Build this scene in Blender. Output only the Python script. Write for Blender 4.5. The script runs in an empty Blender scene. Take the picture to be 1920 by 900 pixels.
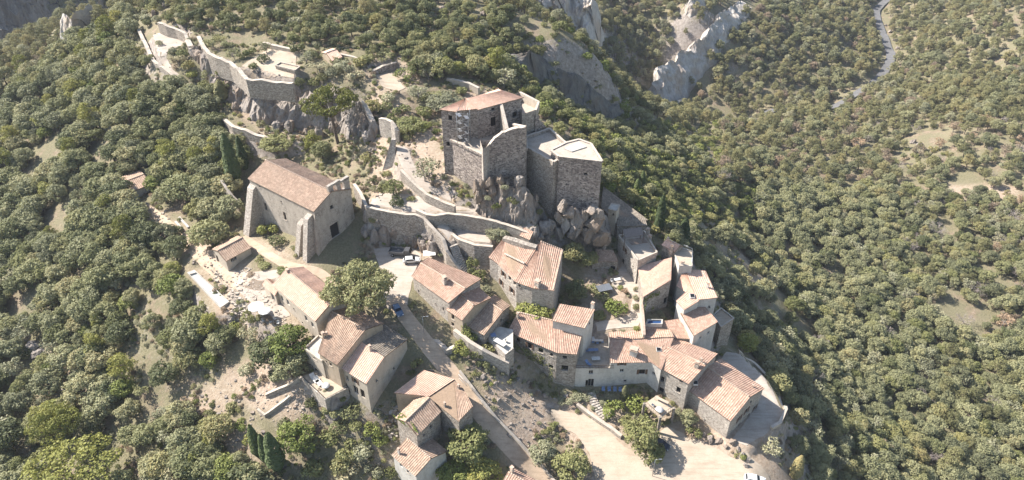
import bpy, bmesh, math, random
import numpy as np
from mathutils import Vector, Matrix, geometry
R = math.radians
random.seed(7); rng = np.random.RandomState(11)
S = bpy.context.scene
COL = S.collection
# ------------------------------------------------------------------ camera
CAMZ, PITCH, F = 122.0, R(36), 1350.0
cd = bpy.data.cameras.new('camera'); cam = bpy.data.objects.new('camera', cd); COL.objects.link(cam)
cam.location = (0, 0, CAMZ); cam.rotation_euler = (math.pi/2 - PITCH, 0, 0)
cd.sensor_width = 36; cd.lens = 36*F/1920; cd.clip_start = 1; cd.clip_end = 6000
S.camera = cam
# ------------------------------------------------------------------ sky, sun, exposure
SUN_EL, SUN_AZ = R(43), R(-71)          # azimuth measured from +Y towards +X
W = bpy.data.worlds.new('World'); S.world = W; W.use_nodes = True
nt = W.node_tree; bg = nt.nodes['Background']
sky = nt.nodes.new('ShaderNodeTexSky'); sky.sky_type = 'NISHITA'; sky.sun_disc = False
sky.sun_elevation = SUN_EL; sky.sun_rotation = SUN_AZ; sky.altitude = 500; sky.air_density = 1.2; sky.dust_density = 1.5
nt.links.new(sky.outputs[0], bg.inputs[0]); bg.inputs[1].default_value = 0.095
sl = bpy.data.lights.new('sun', 'SUN'); sl.energy = 5.0; sl.angle = R(0.5); sl.color = (1, 0.95, 0.89)
sun = bpy.data.objects.new('sun', sl); COL.objects.link(sun)
_sd = Vector((math.sin(SUN_AZ)*math.cos(SUN_EL), math.cos(SUN_AZ)*math.cos(SUN_EL), math.sin(SUN_EL)))
sun.rotation_euler = _sd.to_track_quat('Z', 'Y').to_euler(); sun.location = (0, 0, 300)
S.view_settings.view_transform = 'Standard'; S.view_settings.look = 'None'
S.view_settings.exposure = 1.15; S.view_settings.gamma = 1
S.render.engine = 'CYCLES'
S.cycles.max_bounces = 5; S.cycles.diffuse_bounces = 2; S.cycles.transparent_max_bounces = 4
try: S.cycles.use_denoising = True
except Exception: pass
# ------------------------------------------------------------------ pixel <-> place
ct, st = math.cos(PITCH), math.sin(PITCH)
def ray(px, py):
    x = (px-960)/F; y = -(py-450)/F
    return (x, ct + y*st, -st + y*ct)
def P(px, py, z):
    d = ray(px, py); t = (z-CAMZ)/d[2]
    return Vector((d[0]*t, d[1]*t, z))
def proj(x, y, z):
    dz = z-CAMZ; dep = y*ct - dz*st; up = y*st + dz*ct
    return 960+F*x/dep, 450-F*up/dep, dep
# ------------------------------------------------------------------ numpy noise
def _h(ix, iy, iz, s):
    n = (ix.astype(np.int64)*374761393 + iy.astype(np.int64)*668265263 + iz.astype(np.int64)*2147483647 + s*974634777) & 0xffffffff
    n = ((n ^ (n >> 13))*1274126177) & 0xffffffff
    return ((n ^ (n >> 16)) & 0xffff)/65535.0
def vnoise(x, y, z=None, s=0):
    x = np.asarray(x, float); y = np.asarray(y, float); z = np.zeros_like(x) if z is None else np.asarray(z, float)
    ix, iy, iz = np.floor(x), np.floor(y), np.floor(z); fx, fy, fz = x-ix, y-iy, z-iz
    fx, fy, fz = [f*f*(3-2*f) for f in (fx, fy, fz)]
    r = 0
    for a in (0, 1):
        for b in (0, 1):
            for c in (0, 1):
                r = r + _h(ix+a, iy+b, iz+c, s)*(fx if a else 1-fx)*(fy if b else 1-fy)*(fz if c else 1-fz)
    return r*2-1
def fbm(x, y, z=None, s=0, o=4):
    r = 0; a = 1; f = 1.0
    for i in range(o):
        r = r + a*vnoise(np.asarray(x)*f, np.asarray(y)*f, None if z is None else np.asarray(z)*f, s+i*17); a *= .5; f *= 2.03
    return r
# ------------------------------------------------------------------ mesh + object helpers
class MB:
    def __init__(s): s.v = []; s.f = []; s.m = []; s.uv = []; s.sm = []
    def add(s, vs, fs, mi=0, uvs=None, smooth=False):
        n = len(s.v); s.v += [tuple(v) for v in vs]
        for k, f in enumerate(fs):
            s.f.append([n+i for i in f]); s.m.append(mi); s.sm.append(smooth)
            s.uv.append(uvs[k] if uvs else None)
    def quad(s, a, b, c, d, mi=0, uv=None): s.add([a, b, c, d], [[0, 1, 2, 3]], mi, [uv] if uv else None)
    def box(s, c, sz, rz=0, mi=0, taper=1):
        cx, cy, cz = c; hx, hy, hz = sz[0]/2, sz[1]/2, sz[2]/2; cr, sr = math.cos(rz), math.sin(rz); vs = []
        for k in (-1, 1):
            t = taper if k > 0 else 1
            for (i, j) in ((-1, -1), (1, -1), (1, 1), (-1, 1)):
                x, y = i*hx*t, j*hy*t; vs.append((cx+x*cr-y*sr, cy+x*sr+y*cr, cz+k*hz))
        s.add(vs, [[3, 2, 1, 0], [4, 5, 6, 7], [0, 1, 5, 4], [1, 2, 6, 5], [2, 3, 7, 6], [3, 0, 4, 7]], mi)
    def tube(s, p, q, r0, r1=None, n=7, mi=0, cap=True):
        p = Vector(p); q = Vector(q); r1 = r0 if r1 is None else r1
        d = (q-p).normalized(); a = d.orthogonal().normalized(); b = d.cross(a); vs = []
        for c, r in ((p, r0), (q, r1)):
            for i in range(n):
                t = 2*math.pi*i/n; vs.append(c + a*math.cos(t)*r + b*math.sin(t)*r)
        fs = [[i, (i+1) % n, n+(i+1) % n, n+i] for i in range(n)]
        if cap: fs += [list(range(n))[::-1], list(range(n, 2*n))]
        s.add(vs, fs, mi, smooth=True)
    def build(s, name, mats, parent=None, recalc=False):
        me = bpy.data.meshes.new(name); me.from_pydata(s.v, [], s.f)
        if not isinstance(mats, (list, tuple)): mats = [mats]
        for m in mats: me.materials.append(m)
        me.polygons.foreach_set('material_index', s.m); me.polygons.foreach_set('use_smooth', s.sm)
        if any(u for u in s.uv):
            ul = me.uv_layers.new(name='UVMap'); i = 0
            for f, u in zip(s.f, s.uv):
                for k in range(len(f)):
                    if u: ul.data[i].uv = u[k]
                    i += 1
        me.update()
        if recalc:
            b = bmesh.new(); b.from_mesh(me); bmesh.ops.recalc_face_normals(b, faces=b.faces); b.to_mesh(me); b.free()
        return link(name, me, parent)
def link(name, me, parent=None):
    o = bpy.data.objects.new(name, me); COL.objects.link(o)
    if parent is not None:
        o.parent = parent
        if parent.get('_w'): o.matrix_parent_inverse = Matrix.Translation(parent['_w']).inverted()
    return o
def npmesh(name, V, Fq, mats, parent=None, smooth=False, mi=None):
    me = bpy.data.meshes.new(name or 'plant'); V = np.asarray(V, np.float32); Fq = np.asarray(Fq, np.int32)
    me.vertices.add(len(V)); me.vertices.foreach_set('co', V.ravel())
    k = Fq.shape[1]; me.loops.add(Fq.size); me.loops.foreach_set('vertex_index', Fq.ravel())
    me.polygons.add(len(Fq)); me.polygons.foreach_set('loop_start', np.arange(0, Fq.size, k, dtype=np.int32))
    me.polygons.foreach_set('loop_total', np.full(len(Fq), k, np.int32))
    for m in (mats if isinstance(mats, (list, tuple)) else [mats]): me.materials.append(m)
    if mi is not None: me.polygons.foreach_set('material_index', np.asarray(mi, np.int32))
    me.polygons.foreach_set('use_smooth', np.full(len(Fq), smooth)); me.update(calc_edges=True); me.validate()
    return link(name, me, parent) if name else me
def tag(o, label=None, cat=None, group=None, kind=None):
    if label: o['label'] = label
    if cat: o['category'] = cat
    if group: o['group'] = group
    if kind: o['kind'] = kind
    return o
def thing(name, label, cat, loc=(0, 0, 0), rz=0, group=None, absolute=True):
    """Empty at the thing's base.  absolute: children are written in world coordinates."""
    o = bpy.data.objects.new(name, None); COL.objects.link(o); o.location = loc; o.rotation_euler = (0, 0, rz); o.empty_display_size = .5
    if absolute: o['_w'] = [float(c) for c in loc]
    return tag(o, label, cat, group)
def copy_tree(o, parent=None):
    c = o.copy(); COL.objects.link(c)
    if parent is not None: c.parent = parent
    for ch in list(o.children): copy_tree(ch, c)
    return c
# ------------------------------------------------------------------ materials
def mat(name, rough=.9, spec=.2):
    m = bpy.data.materials.new(name); m.use_nodes = True; b = m.node_tree.nodes['Principled BSDF']
    b.inputs['Roughness'].default_value = rough; b.inputs['Specular IOR Level'].default_value = spec
    return m, m.node_tree, b
class N:
    def __init__(s, nt): s.t = nt
    def n(s, ty, **k):
        x = s.t.nodes.new('ShaderNode'+ty)
        for a, v in k.items():
            if a.startswith('i_'):
                key = a[2:]; key = int(key) if key.isdigit() else key.replace('_', ' ')
                if hasattr(v, 'links') or isinstance(v, bpy.types.NodeSocket): s.t.links.new(v, x.inputs[key])
                else: x.inputs[key].default_value = v
            else: setattr(x, a, v)
        return x
    def noise(s, vec, scale, detail=4, rough=.6): return s.n('TexNoise', i_Vector=vec, i_Scale=scale, i_Detail=detail, i_Roughness=rough).outputs['Fac']
    def ramp(s, fac, stops):
        r = s.n('ValToRGB'); e = r.color_ramp.elements
        while len(e) > 1: e.remove(e[-1])
        e[0].position = stops[0][0]; e[0].color = (*stops[0][1], 1)
        for p, c in stops[1:]:
            x = e.new(p); x.color = (*c, 1)
        s.t.links.new(fac, r.inputs[0]); return r.outputs[0]
    def mix(s, f, a, b, mode='MIX'):
        m = s.n('Mix', data_type='RGBA', blend_type=mode)
        for k, v in ((0, f), (6, a), (7, b)):
            if isinstance(v, bpy.types.NodeSocket): s.t.links.new(v, m.inputs[k])
            else: m.inputs[k].default_value = v if k == 0 else (*v, 1)
        return m.outputs[2]
    def math(s, op, a, b=0.0, c=None):
        m = s.n('Math', operation=op)
        for k, v in enumerate((a, b) if c is None else (a, b, c)):
            if isinstance(v, bpy.types.NodeSocket): s.t.links.new(v, m.inputs[k])
            else: m.inputs[k].default_value = v
        return m.outputs[0]
    def bump(s, h, d, strength=1.0): return s.n('Bump', i_Height=h, i_Distance=d, i_Strength=strength).outputs[0]
    def pos(s): return s.n('NewGeometry').outputs['Position']
def g(*c): return tuple(c)
def stone(name, c1, c2, c3, mort, sc=2.6, mw=.09, contrast=1.0):
    """rubble masonry: irregular stones, mortar joints, large stains"""
    m, nt, b = mat(name); n = N(nt); p = n.pos()
    mp = n.n('Mapping', i_Vector=p, i_Scale=(1, 1, 1.45)).outputs[0]
    wob = n.n('TexNoise', i_Vector=mp, i_Scale=1.3, i_Detail=2.0).outputs['Color']
    q = n.mix(.16, mp, wob, 'ADD')
    v = n.n('TexVoronoi', i_Vector=q, i_Scale=sc, feature='F1'); e = n.n('TexVoronoi', i_Vector=q, i_Scale=sc, feature='DISTANCE_TO_EDGE')
    sx = n.n('SeparateColor', i_0=v.outputs['Color']).outputs
    c = n.ramp(sx[0], [(0, tuple(x*.72 for x in c2)), (.25, c2), (.55, c1), (.82, c3), (1, tuple(x*1.2 for x in c3))])
    big = n.noise(p, .22, 5, .65); c = n.mix(n.math('MULTIPLY', n.ramp(big, [(.42, (0, 0, 0)), (.68, (1, 1, 1))]), .55), c, tuple(x*.62 for x in c1))
    me = n.ramp(e.outputs['Distance'], [(0, (1, 1, 1)), (mw, (0, 0, 0))])
    c = n.mix(n.math('MULTIPLY', me, .8), c, mort)
    fine = n.noise(p, 9, 3, .7); c = n.mix(.28, c, n.ramp(fine, [(.3, (.36, .36, .36)), (.7, (.72, .72, .72))]), 'OVERLAY')
    nt.links.new(c, b.inputs['Base Color'])
    h = n.math('ADD', n.math('MULTIPLY', me, -1.0), n.math('MULTIPLY', fine, .7))
    nt.links.new(n.bump(h, .07), b.inputs['Normal']); return m
def plaster(name, c1, c2, grain=.02, stain=.5):
    m, nt, b = mat(name); n = N(nt); p = n.pos()
    mp = n.n('Mapping', i_Vector=p, i_Scale=(1, 1, .45)).outputs[0]
    a = n.noise(mp, .7, 6, .7); c = n.ramp(a, [(.32, c2), (.56, c1)])
    d = n.noise(p, 5, 5, .7); c = n.mix(stain*.45, c, n.ramp(d, [(.3, (.3, .29, .27)), (.65, (.7, .7, .7))]), 'OVERLAY')
    v = n.n('TexVoronoi', i_Vector=p, i_Scale=2.8, feature='F1'); vs = n.n('SeparateColor', i_0=v.outputs['Color']).outputs[0]
    pk = n.ramp(n.noise(p, .45, 5, .7), [(.44, (0, 0, 0)), (.6, (1, 1, 1))]); c = n.mix(n.math('MULTIPLY', pk, .55*stain+.1), c, n.ramp(vs, [(0, tuple(x*.5 for x in c2)), (.5, c2), (1, tuple(x*1.15 for x in c1))]))
    nt.links.new(c, b.inputs['Base Color']); nt.links.new(n.bump(d, grain), b.inputs['Normal']); return m
def tiles(name, lo, mid, hi, lich=.35, lc=(.2, .18, .14)):
    """canal tiles: every tile its own tone, UV in metres (u along the eave, v up the slope)"""
    m, nt, b = mat(name, .85); n = N(nt); uv = n.n('UVMap').outputs[0]; s = n.n('SeparateXYZ', i_0=uv).outputs; p = n.pos()
    fu = n.math('FLOOR', n.math('DIVIDE', s[0], .5)); fv = n.math('FLOOR', n.math('DIVIDE', s[1], .42))
    cb = n.n('CombineXYZ', i_0=fu, i_1=fv).outputs[0]; wn = n.n('TexWhiteNoise', noise_dimensions='2D', i_Vector=cb).outputs['Value']
    c = n.ramp(wn, [(0, lo), (.35, mid), (.75, hi), (1, tuple(min(.8, x*1.15) for x in hi))])
    cr = n.math('ABSOLUTE', n.math('SINE', n.math('MULTIPLY', s[0], math.pi/.5)))
    c = n.mix(n.math('MULTIPLY', n.ramp(cr, [(.0, (1, 1, 1)), (.5, (0, 0, 0))]), .28), c, tuple(x*.5 for x in lo))
    a = n.noise(p, .5, 6, .7); a2 = n.noise(p, 4, 4, .75)
    c = n.mix(n.math('MULTIPLY', n.ramp(n.math('MULTIPLY', n.math('ADD', a, a2), .5), [(.47, (0, 0, 0)), (.6, (1, 1, 1))]), lich), c, lc)
    nt.links.new(c, b.inputs['Base Color']); nt.links.new(n.bump(a2, .03), b.inputs['Normal']); return m
def leafmat(name, dark, mid, light, trans=.25):
    m, nt, b = mat(name, .65, .25); n = N(nt)
    oi = n.n('ObjectInfo').outputs['Random']; gi = n.n('NewGeometry').outputs['Random Per Island']
    k = n.math('ADD', n.math('MULTIPLY', oi, .75), n.math('MULTIPLY', gi, .25))
    c = n.ramp(k, [(.05, tuple(x*.72 for x in dark)), (.35, mid), (.7, light), (.86, tuple(x*y for x, y in zip(light, (1.05, 1.0, .95)))), (.97, tuple(x*y for x, y in zip(light, (1.2, 1.0, .92))))])
    nt.links.new(c, b.inputs['Base Color'])
    tr = n.n('BsdfTranslucent'); nt.links.new(c, tr.inputs[0]); mx = n.n('MixShader'); mx.inputs[0].default_value = trans
    nt.links.new(b.outputs[0], mx.inputs[1]); nt.links.new(tr.outputs[0], mx.inputs[2])
    nt.links.new(mx.outputs[0], nt.nodes['Material Output'].inputs[0]); return m
def plain(name, c, rough=.7, metal=0, var=.25, spec=.3):
    m, nt, b = mat(name, rough, spec); n = N(nt); b.inputs['Metallic'].default_value = metal
    a = n.noise(n.pos(), 3, 4, .65)
    nt.links.new(n.ramp(a, [(.3, tuple(x*(1-var) for x in c)), (.7, tuple(min(1, x*(1+var*.4)) for x in c))]), b.inputs['Base Color']); return m
M = {}
M['stone'] = stone('rubble_stone', (0.385, 0.328, 0.274), (0.287, 0.243, 0.206), (0.475, 0.417, 0.350), (0.467, 0.413, 0.340))
M['stone_dark'] = stone('dark_basalt_masonry', (0.350, 0.288, 0.247), (0.206, 0.170, 0.155), (0.474, 0.401, 0.344), (0.443, 0.382, 0.325), 2.1)
M['stone_light'] = stone('pale_masonry', (0.467, 0.408, 0.345), (0.377, 0.323, 0.274), (0.538, 0.484, 0.413), (0.538, 0.475, 0.404), 2.6)
M['coping'] = plaster('pale_coping', (0.499, 0.430, 0.355), (0.378, 0.326, 0.265))
M['cream'] = plaster('cream_render', (0.484, 0.419, 0.338), (0.379, 0.323, 0.258))
M['white'] = plaster('white_render', (0.544, 0.513, 0.467), (0.435, 0.404, 0.357))
M['ochre'] = plaster('ochre_render', (0.419, 0.338, 0.250), (0.323, 0.258, 0.189))
M['church'] = plaster('church_masonry', (0.432, 0.380, 0.319), (0.319, 0.276, 0.233), .05, 1.0)
M['tile'] = tiles('terracotta_tiles', (0.368, 0.230, 0.167), (0.423, 0.275, 0.202), (0.470, 0.321, 0.239), .35, (0.251, 0.188, 0.139))
M['tile_old'] = tiles('weathered_tiles', (0.313, 0.213, 0.154), (0.374, 0.258, 0.186), (0.431, 0.307, 0.224), .6, (0.235, 0.184, 0.138))
M['tile_new'] = tiles('new_orange_tiles', (0.547, 0.354, 0.261), (0.579, 0.382, 0.282), (0.606, 0.406, 0.306), .12, (0.426, 0.306, 0.232))
M['tile_grey'] = tiles('lichen_grey_tiles', (0.173, 0.144, 0.115), (0.230, 0.191, 0.151), (0.288, 0.241, 0.191), .6, (0.158, 0.140, 0.112))
M['ridge'] = plaster('ridge_mortar', (0.475, 0.360, 0.281), (0.360, 0.266, 0.202))
M['dark'] = plain('painted_unlit_interior', (.02, .019, .018), .9, 0, .1)  # near-black back of wall openings, the shade of unlit rooms as colour
M['glass'] = plain('window_glass', (.014, .015, .018), .35, 0, .2, .3)
M['frame_white'] = plain('white_painted_frame', (0.560, 0.544, 0.512), .5)
M['shutter'] = plain('brown_shutter', (.16, .1, .07), .6)
M['wood'] = plain('weathered_wood', (.3, .21, .14), .8)
M['darkwood'] = plain('dark_timber', (.13, .09, .065), .8)
M['metal'] = plain('galvanised_metal', (.42, .43, .44), .4, .8)
M['blue'] = plain('blue_fabric', (.05, .12, .33), .7)
M['cloth'] = plain('white_canvas', (0.624, 0.608, 0.568), .8)
M['bark'] = plain('bark', (.17, .13, .1), .9, 0, .5)
M['greybark'] = plain('grey_bark', (.33, .28, .25), .9, 0, .4)
M['rubber'] = plain('tyre_rubber', (.02, .02, .02), .8)
M['stonetop'] = plaster('terrace_floor', (0.432, 0.374, 0.310), (0.346, 0.295, 0.238))
M['concrete'] = plaster('pale_concrete', (0.475, 0.446, 0.396), (0.374, 0.346, 0.302))
M['oak'] = leafmat('holm_oak_leaves', (0.120, 0.142, 0.065), (0.205, 0.211, 0.095), (0.288, 0.284, 0.133))
M['oakgrey'] = leafmat('grey_oak_leaves', (0.174, 0.181, 0.101), (0.259, 0.259, 0.135), (0.337, 0.328, 0.175))
M['pine'] = leafmat('pine_needles', (0.169, 0.169, 0.076), (0.244, 0.233, 0.105), (0.310, 0.286, 0.136))
M['pineyel'] = leafmat('yellow_pine_needles', (0.166, 0.174, 0.040), (0.244, 0.247, 0.061), (0.331, 0.319, 0.091))  # yellow-green is the foliage tone of these pines
M['bush'] = leafmat('bush_leaves', (0.143, 0.153, 0.059), (0.214, 0.222, 0.083), (0.294, 0.284, 0.120))
M['fresh'] = leafmat('fresh_leaves', (0.140, 0.171, 0.043), (0.205, 0.236, 0.060), (0.271, 0.285, 0.086), .2)
M['olive'] = leafmat('olive_leaves', (0.227, 0.227, 0.139), (0.310, 0.305, 0.182), (0.400, 0.385, 0.241))
M['rust'] = leafmat('dry_leaves', (0.232, 0.179, 0.120), (0.316, 0.241, 0.168), (0.399, 0.304, 0.206))
M['cypress'] = leafmat('cypress_leaves', (0.042, 0.062, 0.021), (0.067, 0.091, 0.030), (0.095, 0.123, 0.042), .03)
def rockmat(name, c1, c2, c3):
    m, nt, b = mat(name); n = N(nt); p = n.pos()
    mp = n.n('Mapping', i_Vector=p, i_Scale=(1, 1, .35)).outputs[0]
    a = n.noise(mp, .55, 8, .72); bb = n.noise(p, 3.2, 5, .7)
    k = n.math('MULTIPLY', n.math('ADD', n.math('MULTIPLY', a, 1.3), n.math('MULTIPLY', bb, .7)), .5)
    c = n.ramp(k, [(.33, c2), (.48, c1), (.62, c3)])
    d = n.noise(p, .12, 3, .5); c = n.mix(n.math('MULTIPLY', n.ramp(d, [(.5, (0, 0, 0)), (.62, (1, 1, 1))]), .5), c, tuple(x*y for x, y in zip(c1, (1.0, .8, .62))))
    nt.links.new(c, b.inputs['Base Color']); nt.links.new(n.bump(n.math('ADD', a, n.math('MULTIPLY', bb, .4)), .35), b.inputs['Normal']); return m
M['rock'] = rockmat('brown_grey_rock', (0.264, 0.227, 0.194), (0.123, 0.108, 0.095), (0.380, 0.338, 0.297))
M['shaderock'] = rockmat('shade_darkened_rock', (.13, .125, .115), (.06, .06, .055), (.2, .19, .17))  # darker rock tone: the shade of these cliffs is put into the colour
M['lime'] = rockmat('pale_limestone', (0.413, 0.375, 0.333), (0.225, 0.211, 0.193), (0.544, 0.506, 0.450))
def groundmat():
    m, nt, b = mat('dry_hillside'); n = N(nt); p = n.pos(); ge = n.n('NewGeometry')
    soil = n.ramp(n.noise(p, .9, 7, .72), [(.33, (.17, .13, .09)), (.5, (.26, .195, .135)), (.66, (.34, .265, .195))])
    gr = n.ramp(n.noise(p, 2.2, 6, .75), [(.35, (.13, .125, .065)), (.65, (.25, .225, .135))])
    gf = n.ramp(n.math('ADD', n.math('MULTIPLY', n.noise(p, .16, 4, .6), .7), n.math('MULTIPLY', n.noise(p, 1.6, 5, .8), .3)), [(.38, (0, 0, 0)), (.5, (1, 1, 1))])
    c = n.mix(n.math('MULTIPLY', gf, .85), soil, gr)
    rk = n.ramp(n.noise(p, .8, 8, .75), [(.35, (.19, .16, .135)), (.5, (.31, .265, .225)), (.65, (.43, .375, .32))])
    nz = n.n('SeparateXYZ', i_0=ge.outputs['True Normal']).outputs[2]
    sf = n.ramp(n.math('ADD', nz, n.math('MULTIPLY', n.math('SUBTRACT', n.noise(p, .7, 5, .7), .5), .5)), [(.66, (1, 1, 1)), (.8, (0, 0, 0))])
    c = n.mix(sf, c, rk)
    at = n.n('Attribute', attribute_name='soil').outputs['Fac']
    s2 = n.ramp(n.noise(p, 1.1, 7, .75), [(.3, (.27, .2, .145)), (.45, (.40, .30, .22)), (.65, (.49, .40, .31))])
    c = n.mix(n.math('MULTIPLY', at, n.math('SUBTRACT', 1, n.math('MULTIPLY', sf, .8))), c, s2)
    nt.links.new(c, b.inputs['Base Color'])
    nt.links.new(n.bump(n.noise(p, 1.8, 7, .75), .35), b.inputs['Normal']); return m
M['ground'] = groundmat()
def pathmat(name, c1, c2, c3):
    m, nt, b = mat(name); n = N(nt); p = n.pos()
    a = n.noise(p, .35, 7, .7); c = n.ramp(a, [(.3, c2), (.5, c1), (.68, c3)])
    w = n.noise(n.n('Mapping', i_Vector=p, i_Rotation=(0, 0, .9), i_Scale=(.25, 2.2, 1)).outputs[0], .8, 5, .7); c = n.mix(n.math('MULTIPLY', n.ramp(w, [(.5, (0, 0, 0)), (.66, (1, 1, 1))]), .5), c, tuple(x*.72 for x in c2))
    d = n.noise(p, 6, 5, .8); c = n.mix(.35, c, n.ramp(d, [(.3, (.3, .3, .3)), (.7, (.7, .7, .7))]), 'OVERLAY')
    nt.links.new(c, b.inputs['Base Color']); nt.links.new(n.bump(d, .04), b.inputs['Normal']); return m
M['path'] = pathmat('pale_gravel', (0.432, 0.367, 0.302), (0.360, 0.299, 0.238), (0.475, 0.418, 0.353))
M['sand'] = pathmat('sandy_gravel', (0.432, 0.353, 0.266), (0.374, 0.295, 0.216), (0.461, 0.389, 0.302))
M['asphalt'] = pathmat('old_worn_road', (0.452, 0.345, 0.249), (0.352, 0.266, 0.189), (0.526, 0.406, 0.294))
M['road'] = pathmat('grey_asphalt', (0.144, 0.140, 0.137), (0.115, 0.112, 0.108), (0.180, 0.173, 0.169))
# ------------------------------------------------------------------ terrain
CP = '''0,900,-22 150,880,-18 300,880,-13 450,890,-9 600,895,-8 700,890,-8 800,885,-8 900,880,-7
0,750,-18 150,750,-14 300,750,-8 430,760,-4 520,780,-2 620,790,-3 700,800,-2 740,760,0 730,700,4
0,600,-14 150,600,-8 300,620,-1 400,650,1 500,680,3 560,720,2.5 620,740,2 690,757,2.5 560,640,7
0,480,-10 100,480,-4 200,480,2 300,520,4 350,560,5 280,440,6 240,380,7 440,510,10 520,520,11 400,560,6 380,500,8.5
0,350,-6 100,350,0 200,350,6 300,350,9 400,400,11 330,280,14 400,310,15 440,360,13 480,440,11.5 540,500,11.5 600,510,11.5
0,220,-2 100,220,6 200,220,13 260,150,22 330,190,23 400,240,20 260,110,27 220,60,26 150,80,18 100,110,10 0,125,2
0,60,-65 60,30,-65 0,0,-80 100,5,-40 150,20,-5
300,20,36 450,20,38 600,20,38 750,20,36 880,20,32 450,60,37 300,80,34 320,130,30 400,150,28 440,195,24 520,235,22 560,255,21.5 620,250,22 660,230,24 600,190,28
470,130,35 560,140,35 600,110,36 520,110,35.5 700,150,34 760,160,33 850,160,31 900,190,29 950,110,27 800,80,35 640,160,34 690,200,31
720,210,30 760,250,29 800,240,28.5 830,220,28.5 760,290,27 790,330,25.5 720,330,22 650,300,21 600,280,19.5 560,280,18 690,340,21.5 740,345,22.5
700,380,22 800,385,22.3 900,395,22.3 960,400,21.5 1020,410,20 1060,420,18
950,40,31 1050,80,26 1120,120,17 1160,170,3 1185,215,-12 1000,160,13 1080,200,3 1130,228,-5
1010,190,25 1060,230,21 1110,260,17 1150,290,13 1140,350,16 1160,400,13 1200,330,4 1200,390,9 1250,350,-6 1300,300,-22 1300,400,-10 1350,350,-24 1230,440,8 1280,450,2
1170,260,2 1220,260,-10
760,480,12.5 700,470,12.5 790,500,12.3 740,540,12 720,580,11.5 770,600,10 800,640,8 830,670,6 850,700,4 900,770,0 960,840,-5 1020,895,-9 640,470,13.5
700,430,14 620,450,15.5 650,435,15.5 840,500,12.5 880,520,11.5 910,500,12.5 900,460,16 1000,440,17 1080,450,14 1100,470,11.5
860,620,8.5 880,660,6 930,690,3.5 980,720,-.5 930,740,2 1000,780,-3 960,770,-1 1040,735,-3.5 1100,740,-4 1160,740,-4 920,640,7.5 960,640,6 1060,640,3
1000,570,7 1060,560,7 1100,520,8.5 1150,530,8 1190,560,7.5 1190,610,6 1130,610,5.5 1180,480,9.5 1240,440,8 1270,470,6 1300,520,1 1330,560,-3 1240,600,5
1050,790,-5 1100,820,-6 1150,860,-6.5 1250,860,-6.5 1350,880,-7 1420,890,-7 1200,800,-6 1280,790,-5.5 1060,870,-8 1130,780,-4.5 1330,850,-6.5
1350,640,-5 1400,690,-5 1450,760,-5 1400,810,-5.5 1430,850,-8 1480,870,-11 1350,600,-8 1400,620,-16 1440,680,-18 1480,740,-20 1500,800,-20 1530,880,-22
1100,20,-15 1000,5,5 1200,60,-35 1250,150,-54 1200,205,-58 1300,200,-60 1300,100,-42 1450,100,-45 1500,200,-60 1400,228,-63 1550,200,-60 1650,150,-58 1680,100,-56 1650,40,-52 1660,0,-50 1550,50,-40 1400,20,-28 1300,20,-20
1300,248,-38 1400,248,-47 1500,228,-52 1600,205,-54 1700,175,-52 1730,80,-46 1800,100,-41 1900,50,-28 1900,5,-22
1500,350,-42 1500,290,-47 1700,300,-45 1900,250,-34 1400,450,-33 1500,500,-39 1700,450,-46 1900,450,-44 1500,650,-33 1440,580,-24 1600,700,-40 1700,600,-44 1900,650,-46 1560,800,-30 1700,850,-42 1900,880,-46 1300,350,-17'''
C3 = [P(*map(float, t.split(','))) for t in CP.split()]
C3 += [Vector(v) for v in ((-600, 300, -120), (-700, 900, -60), (-200, 900, 10), (0, 700, -20), (200, 900, 40), (600, 700, 30), (600, 300, -20), (500, 50, -60), (100, 20, -55),
       (-100, 20, -45), (-400, 60, -60), (0, -100, -80), (-330, 180, -35), (-300, 120, -35), (1200, 1500, 60), (-1200, 1500, 40), (0, 1600, 60), (1400, 0, -60), (-1400, 0, -80), (-320, 420, -100), (-250, 480, -90))]
CX = np.array([[v.x, v.y] for v in C3]); CZ = np.array([v.z for v in C3])
def _phi(d2): return -np.sqrt(d2+20.0)
_D = _phi(((CX[:, None]-CX[None])**2).sum(-1)); nC = len(CX)
_A = np.zeros((nC+1, nC+1)); _A[:nC, :nC] = _D + np.eye(nC)*1.6; _A[nC, :nC] = 1; _A[:nC, nC] = 1
_w = np.linalg.solve(_A, np.append(CZ, 0))
def rbf(x, y):
    out = np.zeros(x.size); xf, yf = x.ravel(), y.ravel()
    for i in range(0, x.size, 20000):
        d = (xf[i:i+20000, None]-CX[:, 0])**2 + (yf[i:i+20000, None]-CX[:, 1])**2
        out[i:i+20000] = _phi(d) @ _w[:nC] + _w[nC]
    return out.reshape(x.shape)
def axis(lo, hi, f0, f1, fine, growth=1.07):
    a = [f0]; s = fine
    while a[-1] < f1: a.append(a[-1]+fine)
    s = fine
    while a[-1] < hi: s = min(s*growth, 60); a.append(a[-1]+s)
    b = [f0]; s = fine
    while b[-1] > lo: s = min(s*growth, 60); b.append(b[-1]-s)
    return np.array(sorted(set(b+a)))
XS = axis(-1600, 1600, -105, 85, .8, 1.045); YS = axis(-300, 1900, 88, 215, .8, 1.03)
GX, GY = np.meshgrid(XS, YS)
GZ = rbf(GX, GY)
far = np.clip((GY-230)/120, 0, 1)
GZ += fbm(GX/9, GY/9, s=3, o=3)*.35*(1-far) + far*fbm(GX/38, GY/38, s=5, o=4)*6.0*np.clip(1-np.abs(GZ+60)/12, .25, 1)*0 + far*fbm(GX/30, GY/30, s=5, o=4)*3.0
SOIL = np.zeros_like(GZ)
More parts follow.
